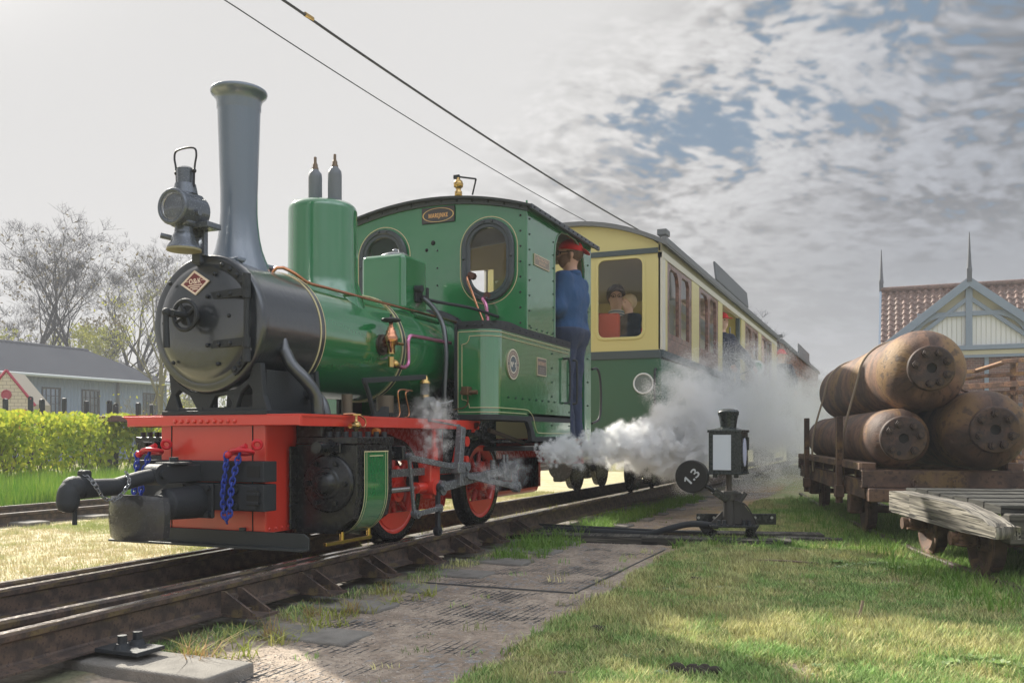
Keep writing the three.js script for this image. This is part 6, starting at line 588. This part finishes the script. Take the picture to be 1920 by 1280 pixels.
  strap('strap', 'pale lashing strap over the top cylinder by the front stake', 1.02, 0.01, 0.80); strap('strap', 'pale lashing strap over the top cylinder by the rear stake', 3.0, 0.0, 0.80);
  const wd = thing('wire_end', 'bent wire end sticking out beside the top gas cylinder', 'wire', WG, WT); part('wire', rod(V(0.72, 1.2, 0.4), V(0.9, 1.1, 0.3), 0.011), M.rust, wd);
}
{ // low truck with the rotten timber
  const t = thing('timber_truck', 'low old truck with a rotten weathered timber side sill and dark deck boards', 'truck', [0.51, 0, 5.06], 0.263), P = (n, g, m, p = t, l) => part(n, g, m, p, l);
  { const g = new THREE.BoxGeometry(0.12, 0.15, 1.9, 6, 10, 60), p = g.attributes.position; for (let i = 0; i < p.count; i++) { let x = p.getX(i), y = p.getY(i), z = p.getZ(i); const d = 0.95 - z, top = smoothstep(y, -0.02, 0.075), rot = (1 - smoothstep(d, 0.0, 0.75)); y -= top * (rot * 0.05 + (1 - smoothstep(d, 0.02, 0.16)) * 0.045 * (0.5 + fb(d * 30, x * 30, 2)) + 0.016 * fb(d * 9, 3 + x * 20, 3) * (rot + 0.3)); y += 0.012 * (1 - smoothstep(d, 0, 0.5)) * (y < 0 ? 1 : 0); if (d < 0.02) z += 0.05 * (fb(y * 40 + 3, x * 30, 3) - 0.35); if (d > 1.86) { y *= 0.93; } x += 0.007 * (fb(d * 3, y * 70, 3) - 0.5) * (x < 0 ? 1.6 : 1); p.setXYZ(i, x, y, z); } g.computeVertexNormals(); const q = norm(g.toNonIndexed()); tf(q, [0.0, 0.365, 0.95]); const u = q.attributes.uv, pp = q.attributes.position, nn = q.attributes.normal; for (let i = 0; i < u.count; i++) u.setXY(i, -pp.getZ(i) * 0.7, (Math.abs(nn.getX(i)) > 0.6 ? pp.getY(i) : pp.getX(i) + 0.4) * 1.4); part('timber_sill', q, new THREE.MeshStandardMaterial({ map: T.wood, color: new THREE.Color().setRGB(0.50, 0.485, 0.46), roughness: 0.9, bumpMap: T.woodB, bumpScale: 0.006 }), t, 'pale rotten timber sill with splintered near end', false); }
  const bd = new THREE.MeshStandardMaterial({ map: again(T.wood, 1), color: new THREE.Color().setRGB(0.11, 0.115, 0.11), roughness: 0.9, bumpMap: T.woodB, bumpScale: 0.004 });
  for (let k = 0; k < 7; k++) P('deck_board', bx(1.5, 0.05, 0.235, 0.83, 0.425 + 0.006 * ((k * 7) % 3), 0.42 + k * 0.245, 0.006), bd); P('headstock', [bx(1.5, 0.16, 0.12, 0.84, 0.33, 0.28, 0.01), bx(1.5, 0.1, 0.1, 0.84, 0.34, 1.8, 0.01)], M.woodDark); P('right_sill', bx(0.12, 0.14, 1.7, 1.5, 0.35, 1.1, 0.01), M.woodDark);
  for (const d of [0.58, 1.5]) { const w = sub('wheelset', t); P('axle', cy(0.025, 0.025, 1.0, 0.52, 0.225, d, 'x', 10), M.rust, w); for (const x of [0.12, 0.85]) P('wheel', [lt([[0.13, 0.0], [0.165, -0.035], [0.172, 0.03], [0.195, 0.035], [0.195, 0.05], [0.15, 0.055], [0.135, 0.02], [0.05, 0.0], [0.045, 0.05], [0.02, 0.05], [0.02, -0.05], [0.045, -0.05], [0.05, -0.02], [0.13, -0.01], [0.13, 0]].map(([r, y]) => [r, x < 0.5 ? -y : y]), x, 0.222, d, 'x', 40)], M.rust, w); P('axle_box', [bx(0.1, 0.09, 0.11, 0.0, 0.245, d, 0.02), cy(0.04, 0.035, 0.05, -0.06, 0.245, d, 'x', 14), bx(0.08, 0.012, 0.15, -0.03, 0.215, d, 0.003), bx(0.04, 0.07, 0.06, 0.03, 0.285, d + 0.07, 0.005)], new THREE.MeshStandardMaterial({ map: again(T.rust, 2), color: new THREE.Color().setRGB(1.1, 1.1, 1.0), roughness: 0.8 }), w); }
}
{ // rusty barrier behind the wagon
  const t = thing('iron_barrier', 'rusty iron barrier with cranked handrail and close upright bars behind the cylinders', 'barrier', [0.6, 0, 13.87], -0.615), m = new THREE.MeshStandardMaterial({ map: again(T.rust, 1.5), color: new THREE.Color().setRGB(1.8, 1.6, 1.5), roughness: 0.7 }), P = (n, g) => part(n, g, m, t);
  // local x runs to the right and towards the viewer
  P('handrail', [bx(0.75, 0.05, 0.06, 0.1, 1.70, 0, 0.004), rod(V(0.47, 1.70, 0), V(0.85, 1.79, 0), 0.03, 0.03, 4), bx(3, 0.055, 0.06, 2.34, 1.80, 0, 0.004)]); P('upper_rail', [bx(3.4, 0.05, 0.05, 2.3, 1.63, 0.02, 0.004), rod(V(-0.3, 1.55, 0.02), V(0.6, 1.63, 0.02), 0.025, 0.025, 4)]); P('upper_rail', bx(4.4, 0.07, 0.06, 1.9, 1.50, 0, 0.004)); P('middle_rail', bx(4.4, 0.06, 0.06, 1.9, 1.395, 0.03, 0.004)); P('lower_rail', bx(4.4, 0.06, 0.06, 1.9, 0.82, 0, 0.004)); P('bottom_rail', bx(4.4, 0.05, 0.05, 1.9, 0.55, 0.0, 0.004));
  for (const x of [0.95, 2.5]) P('post', bx(0.08, 1.55, 0.06, x, 1.03, 0.07, 0.004)); const b = shared(bx(0.022, 0.86, 0.02, 0, 0.97, 0, 0)); for (let k = 0; k < 44; k++) { const q = part('upright_bar', b, m, t); q.position.x = -0.2 + k * 0.094; } const l = shared(bx(0.03, 0.28, 0.02, 0, 0, 0, 0, [0, 0, 0.25])); for (let k = 0; k < 36; k++) { const q = part('short_bar', l, m, t); q.position.set(0.2 + k * 0.07, 0.68, 0.03); }
  const br = thing('slatted_crate', 'row of dark horizontal slats standing behind the rusty barrier', 'slats', [0.9, 0, 15.2], -0.6); for (let k = 0; k < 5; k++) part('bar', bx(4, 0.05, 0.05, 2, 0.6 + k * 0.17, 0, 0.004), std([0.09, 0.1, 0.12], 0.6), br);
}
{ // point lever with lantern and weight
  const t = thing('point_lever', 'black point lever with square lantern and round weight numbered 1.3', 'point lever', [-1.10, 0, 7.06], TURN), P = (n, g, m = M.grime, p = t, l) => part(n, g, m, p, l);
  P('base_frame', [bx(0.36, 0.016, 0.2, -0.06, 0.135, 0, 0.003), ...[-1, 1].flatMap((s) => [tf(ex([[0, 0], [0.05, 0], [0.13, 0.13], [0.03, 0.13]].map(([x, y]) => [s * x, y]), 0.012), [s * 0.24 - (s > 0 ? 0.06 : 0.06) - s * 0.13, 0, 0.1], [0, s * 0.0, 0]), bx(0.13, 0.012, 0.22, s * 0.17 - 0.06, 0.05, 0.0, 0.002, [0, 0, s * -1.0]), bx(0.1, 0.01, 0.24, s * 0.24 - 0.06, 0.02, 0, 0.002)]), bx(0.62, 0.085, 0.012, 0.005, 0.173, 0.12, 0.003)]);
  for (const x of [-0.29, -0.17, 0.15, 0.28]) P('plate_hole', cy(0.011, 0.011, 0.004, x, 0.185, 0.112, 'z', 12), std([0.4, 0.4, 0.36], 0.9)); for (const x of [-0.17, -0.13, 0.02, 0.06]) P('bolt', [cy(0.014, 0.014, 0.04, x, 0.16, -0.05, 'y', 6), cy(0.022, 0.022, 0.008, x, 0.147, -0.05, 'y', 10)], M.matt);
  P('column', [cy(0.046, 0.04, 0.25, -0.085, 0.265, 0, 'y', 20), bx(0.07, 0.25, 0.06, -0.02, 0.265, 0.02, 0.01), tf(ex([[0, 0], [0.15, 0], [0, 0.2]], 0.012), [0.0, 0.143, 0.02]), tf(ex([[0, 0], [-0.12, 0], [0, 0.12]], 0.012), [-0.11, 0.143, 0.02]), cy(0.05, 0.05, 0.05, -0.075, 0.355, 0, 'y', 20), bx(0.11, 0.03, 0.1, -0.075, 0.385, 0, 0.008), rod(V(0.0, 0.32, 0.0), V(0.045, 0.385, 0.0), 0.02), tb([[-0.04, 0.33, -0.03], [0.03, 0.3, -0.04], [0.1, 0.2, -0.03], [0.13, 0.15, 0]], 0.006, 6)], std([0.05, 0.045, 0.04], 0.6, { bumpMap: again(T.fine, 4), bumpScale: 0.0015 }));
  P('mast', cy(0.022, 0.022, 0.16, -0.082, 0.46, 0, 'y', 14), std([0.09, 0.075, 0.065], 0.6)); P('weight_arm', [rod(V(-0.29, 0.455, -0.02), V(-0.13, 0.355, -0.02), 0.017), bx(0.12, 0.055, 0.07, -0.155, 0.368, -0.02, 0.006, [0, 0, -0.56]), cy(0.022, 0.022, 0.09, -0.12, 0.35, -0.02, 'z', 14)]);
  const dm = std([0.018, 0.018, 0.017], 0.6, { bumpMap: again(T.fine, 3), bumpScale: 0.001 }), w = sub('weight', t); const disc = P('weight_disc', lt([[0.0, 0], [0.118, 0], [0.125, 0.006], [0.125, 0.06], [0.115, 0.068], [0, 0.068]], 0, 0, 0, 'z', 44), dm, w, 'round weight with white number'); { const wt = plate(0.24, 0.24, (x) => { x.fillStyle = '#201f1d'; x.fillRect(0, 0, 1, 1); x.translate(0.5, 0.5); x.rotate(-0.83); text(x, '1.3', 0.0, 0.02, 0.42, 1, '#c9ccce', 'bold', 0.75); x.strokeStyle = '#c9ccce'; x.lineWidth = 0.015; }, 1600); const g = norm(new THREE.CircleGeometry(0.117, 40)); g.translate(0, 0, 0.0025); part('number_face', g, new THREE.MeshStandardMaterial({ map: wt, roughness: 0.6 }), w, undefined, false); } w.position.set(-0.375, 0.51, 0.03); w.rotation.y = -0.42;
  const lm = std([0.022, 0.030, 0.030], 0.55, { bumpMap: again(T.noise, 5), bumpScale: 0.0015, roughnessMap: again(T.noise, 6) }), lan = sub('lantern', t); const Q = (n, g, m) => P(n, g, m, lan); Q('lantern_box', [bx(0.245, 0.33, 0.245, 0, 0.695, 0, 0.006), bx(0.262, 0.02, 0.262, 0, 0.855, 0, 0.004), bx(0.262, 0.015, 0.262, 0, 0.535, 0, 0.004), tf(lt([[0.178, 0.862], [0.06, 0.885]], 0, 0, 0, 'y', 4), [0, 0, 0], [0, 0.785, 0]), bx(0.012, 0.1, 0.05, 0.128, 0.76, 0.09, 0.002), ...[-0.08, 0.08].flatMap((x) => [bx(0.03, 0.03, 0.03, x, 0.518, -0.09, 0.004)])], lm);
  Q('white_glass', bx(0.135, 0.265, 0.004, -0.02, 0.695, -0.124, 0), std([0.72, 0.76, 0.84], 0.35)); Q('oval_glass', tf(norm(new THREE.CylinderGeometry(0.5, 0.5, 0.004, 40)), [0.1245, 0.695, 0.0], [0, 0, Math.PI / 2], [0.215, 1, 0.115]), std([0.60, 0.62, 0.80], 0.35)); Q('vent', [lt([[0.062, 0.875], [0.06, 0.89], [0.068, 0.95], [0.08, 1.0], [0.08, 1.005], [0.07, 1.008]], 0, 0, 0, 'y', 28), lt([[0.078, 1.004], [0.07, 1.016], [0.04, 1.026], [0, 1.03]], 0, 0, 0, 'y', 28)], lm); for (let k = 0; k < 12; k++) Q('vent_hole', rod(new THREE.Vector3(0.07 * Math.cos(k * 0.524), 0.985, 0.07 * Math.sin(k * 0.524)), new THREE.Vector3(0.0795 * Math.cos(k * 0.524), 0.985, 0.0795 * Math.sin(k * 0.524)), 0.006), M.dark); lan.position.x = -0.085; lan.rotation.y = -0.46;
}
{ // station building with half-timbered gable
  const t = thing('station_building', 'brick station building with pantile roof, white half-timbered gable and two spiked finials', 'station building', [1.79, 0, 26.82]), P = (n, g, m, p = t, l, uv) => part(n, g, m, p, l, uv);
  const blue = std([0.22, 0.28, 0.36], 0.55), white = std([0.74, 0.75, 0.74], 0.6), crm = std([0.55, 0.52, 0.36], 0.6), brick = new THREE.MeshStandardMaterial({ map: T.brick, roughness: 0.85 }), tile = std([0.23, 0.14, 0.112], 0.75, { roughnessMap: again(T.noise, 1), map: tex(512, (u, v) => mixc([0.62, 0.58, 0.55], [1, 0.98, 0.95], fb(u * 20, v * 20, 4, 20)), true, 0.4) }), K = 0.80, HW = 2.3, AY = 5.0;
  const slope = (x) => AY - K * Math.abs(x);
  P('gable_backing', tf(ex([[-1.9, 3.2], [1.9, 3.2], [1.9, slope(1.9)], [0, AY], [-1.9, slope(1.9)]], 0.04), [0, 0, 0.12]), crm);
  const bl = shared(bx(0.108, 1, 0.02, 0, 0, 0, 0.004)); for (let k = -11; k <= 11; k++) { const x = k * 0.116; if (Math.abs(x) > 1.28) continue; const top = Math.min(Math.max(slope(x) - 0.42, 3.3), 4.75), q = P('boarding', bl, white); q.position.set(x, (top + 3.22) / 2, -0.06); q.scale.y = top - 3.22; }
  for (const s of [-1, 1]) { P('barge_board', tf(ex([[0, AY + 0.06], [s * HW, slope(HW) + 0.06], [s * HW, slope(HW) - 0.19], [0, AY - 0.19]], 0.06, 0.004), [0, 0, -0.1]), blue); P('inner_rafter', tf(ex([[0, AY - 0.40], [s * 1.75, slope(1.75) - 0.40], [s * 1.75, slope(1.75) - 0.53], [0, AY - 0.53]], 0.06, 0.004), [0, 0, 0.02]), blue); const br = []; for (let k = 0; k <= 10; k++) { const a = k / 10 * Math.PI / 2; br.push([s * (0.55 + 0.78 * Math.sin(a)), 3.32 + 0.72 * Math.cos(a)]); } P('arched_brace', tf(ex([...br, ...br.map(([x, y]) => [x + s * 0.11, y + 0.09]).reverse()], 0.06), [0, 0, 0.01]), blue); }
  P('king_post', bx(0.16, 1.75, 0.07, 0, 4.1, -0.02, 0.006), blue); P('collar_beam', bx(2.5, 0.12, 0.07, 0, 4.10, 0.0, 0.006), blue); P('tie_beam', bx(3.6, 0.12, 0.08, 0, 3.20, -0.02, 0.006), blue); P('cream_frieze', bx(3.4, 0.12, 0.05, 0, 3.07, 0.02, 0.004), crm); P('dark_lintel', bx(3.4, 0.07, 0.06, 0, 2.97, 0.0, 0.004), blue); P('gable_wall', bx(3.3, 2.95, 0.2, 0, 1.46, 0.2, 0), brick); for (const x of [-0.75, 0.42, 1.4]) P('wall_post', bx(0.1, 2.4, 0.05, x, 1.75, 0.07, 0.004), blue);
  for (const [x, y, d] of [[0, AY, -0.12], [-2.2, 5.42, 3.6]]) P('finial', [bx(0.12, 0.35, 0.12, x, y + 0.1, d, 0.006), lt([[0.075, 0], [0.06, 0.1], [0.045, 0.3], [0.012, 1.02], [0, 1.06]], x, y + 0.2, d, 'y', 8)], std([0.09, 0.1, 0.12], 0.6));
  // pantiles: wavy courses stepped down the slope
  const tiles = (x0, x1, dR, yR, dE, yE, px = 0.2, row = 0.26) => { const pos = [], L = Math.hypot(dR - dE, yR - yE), n = Math.round(L / row), m = Math.round((x1 - x0) / (px / 6)), f = (x, k, t) => { const w = (k + t) / n, wave = 0.035 * Math.sin((x - x0) / px * 6.283) + 0.035 * (t); return [x, lerp(yR, yE, w) + wave, -(lerp(dR, dE, w))]; }; for (let k = 0; k < n; k++) for (let i = 0; i < m; i++) { const a = lerp(x0, x1, i / m), b = lerp(x0, x1, (i + 1) / m), A = f(a, k, 0), B = f(b, k, 0), C = f(b, k, 1), D = f(a, k, 1); pos.push(...A, ...D, ...B, ...B, ...D, ...C); const D2 = [D[0], D[1] - 0.035, D[2]], C2 = [C[0], C[1] - 0.035, C[2]]; pos.push(...D, ...D2, ...C, ...C, ...D2, ...C2); } const g = new THREE.BufferGeometry(); g.setAttribute('position', new THREE.Float32BufferAttribute(pos, 3)); g.computeVertexNormals(); return norm(g); };
  stuff(P('roof_tiles', [tiles(-2.2, 9, 3.6, 5.36, 1.0, 2.9), (() => { const g = tiles(-2.2, 9, -3.6, 5.36, -6.2, 2.9); return tf(g, [0, 0, 0], [0, 0, 0], [1, 1, -1]); })()], tile)); P('ridge', cy(0.09, 0.09, 11.2, 3.4, 5.4, 3.6, 'x', 10), tile); for (const s of [-1, 1]) P('gable_roof', tf(ex([[0, AY + 0.08], [s * HW, slope(HW) + 0.08], [s * HW, slope(HW) + 0.02], [0, AY + 0.02]], 3.4), [0, 0, 3.3]), tile);
  P('verge_board', [tf(exS([[3.6, 5.42], [1.0, 2.92], [1.0, 2.75], [3.6, 5.25]], 0.06, -2.25), [0, 0, 0]), tf(exS([[3.6, 5.42], [6.2, 2.92], [6.2, 2.75], [3.6, 5.25]], 0.06, -2.25), [0, 0, 0])], blue); P('front_wall', bx(11, 2.9, 0.2, 3.3, 1.45, 1.3, 0), brick); P('end_wall', [tf(exS([[1.2, 0], [6.0, 0], [6.0, 2.9], [3.6, 5.2], [1.2, 2.9]], 0.2, -2.1), [0, 0, 0])], brick);
}
// ---------- steam: clouds of fine white droplets ----------
{
  const R = rng(77), gauss = () => Math.sqrt(-2 * Math.log(1 - R() * 0.9999)) * Math.cos(6.2832 * R());
  const puff = (n, rad, e) => { const pos = []; for (let i = 0; i < n; i++) { const c = [gauss() * rad, gauss() * rad, gauss() * rad], m = new THREE.Matrix4().makeRotationFromEuler(new THREE.Euler(R() * 6, R() * 6, R() * 6)), v = [[1, 1, 1], [1, -1, -1], [-1, 1, -1], [-1, -1, 1]].map((q) => new THREE.Vector3(...q).multiplyScalar(e * 0.35).applyMatrix4(m)); for (const [a, b, d] of [[0, 1, 2], [0, 3, 1], [0, 2, 3], [1, 3, 2]]) for (const k of [a, b, d]) pos.push(v[k].x + c[0], v[k].y + c[1], v[k].z + c[2]); } const g = new THREE.BufferGeometry(); g.setAttribute('position', new THREE.Float32BufferAttribute(pos, 3)); g.computeVertexNormals(); return norm(g); };
  const wm = new THREE.MeshPhysicalMaterial({ color: new THREE.Color().setRGB(0.985, 0.987, 0.99), roughness: 1, transmission: 0.65, thickness: 0, specularIntensity: 0 });
  // each cloud is a heap of billows, and each billow a ball of droplets
  const cloud = (label, billows, e, per) => { const area = Math.sqrt(3) * e * e / 4 * 0.98, L = []; for (const [x, y, s, r, tau] of billows) { const N = Math.max(3, Math.round(tau * Math.PI * 0.7 / (area * per))); for (let i = 0; i < N; i++) { const a = R() * 6.2832, c = 2 * R() - 1, q = Math.sqrt(1 - c * c), d = r * Math.cbrt(R()), w = 0.72 + 0.56 * f3(x * 5 + q * Math.cos(a) * 2.2 + 9, y * 5 + c * 2.2 + 9, s * 5 + q * Math.sin(a) * 2.2 + 9); L.push([x + d * w * q * Math.cos(a), Math.max(0.06, y + d * w * c), s + d * w * q * Math.sin(a) * 1.15, R() * 6, r * (0.7 + 0.6 * R()), R() * 6, R() * 6]); } } const m = scatter('steam_cloud', puff(per, 0.11, e), wm, L); m.name = numbered('steam_cloud'); tag(m, label, 'steam'); return L.length; };
  const B1 = []; for (let i = 0; i < 150; i++) { const t = Math.pow(R(), 0.62), sp = 0.02 + 0.28 * t; B1.push([lerp(-2.40, -1.92, t) + (R() - 0.5) * sp, lerp(0.74, 0.72, t) + (R() - 0.45) * sp * 1.8, lerp(6.5, 9.2, t) + (R() - 0.5) * 0.3, (0.035 + 0.15 * t) * (0.6 + 0.8 * R()), (1.4 - 0.75 * t) * (0.5 + 0.8 * R())]); } for (let i = 0; i < 26; i++) { const t = R(); B1.push([-2.40 + 0.04 * t, 0.71 + 0.06 * (R() - 0.5) * (1 + 2 * t) - 0.03 * t, 6.08 + 0.75 * t, (0.03 + 0.06 * t) * (0.7 + 0.6 * R()), 0.7]); } for (const [x, y, s, r] of [[-1.85, 1.12, 8.75, 0.17], [-1.85, 1.26, 8.85, 0.12], [-1.8, 0.98, 8.95, 0.2], [-1.95, 1.05, 8.5, 0.15]]) B1.push([x, y, s, r, 1.3]);
  cloud('dense white steam jet rolling out below the cab along the first coach', B1, 0.014, 800);
  const B2 = []; for (let i = 0; i < 95; i++) { const t = R(); B2.push([-1.95 + 0.2 * R(), lerp(0.6, 1.3, R()) + 0.35 * (R() - 0.5) + (t < 0.4 ? 0.25 * R() : 0), lerp(8.5, 11.5, t), 0.1 + 0.22 * R(), 0.10 + 0.15 * R()]); } cloud('thin torn steam drifting up before the end and side of the first coach', B2, 0.008, 500);
  const B3 = []; for (let i = 0; i < 75; i++) { const t = Math.pow(R(), 1.3); B3.push([-1.8 + 0.35 * R(), 0.6 + 1.5 * R() * (0.7 + 0.3 * t), lerp(11, 26, t), 0.3 + 0.45 * R(), 0.13 + 0.1 * R()]); } cloud('pale haze of steam along the rear of the train', B3, 0.0055, 1200);
  const B4 = []; for (let i = 0; i < 26; i++) { const q = i % 3; B4.push([XC + 0.68 + 0.08 * R(), (q === 0 ? 0.95 : q === 1 ? 0.78 : 0.55) + 0.12 * (R() - 0.5), S0 + (q === 2 ? 1.75 + 0.5 * R() : 0.9 + 0.35 * R()), 0.05 + 0.07 * R(), 0.05 + 0.08 * R()]); } cloud('faint wisps of steam round the cylinder and valve gear', B4, 0.007, 400);
}
scene.fog = new THREE.FogExp2(new THREE.Color(0.93, 0.95, 1.0), 0.0031);
renderer.render(scene, camera);
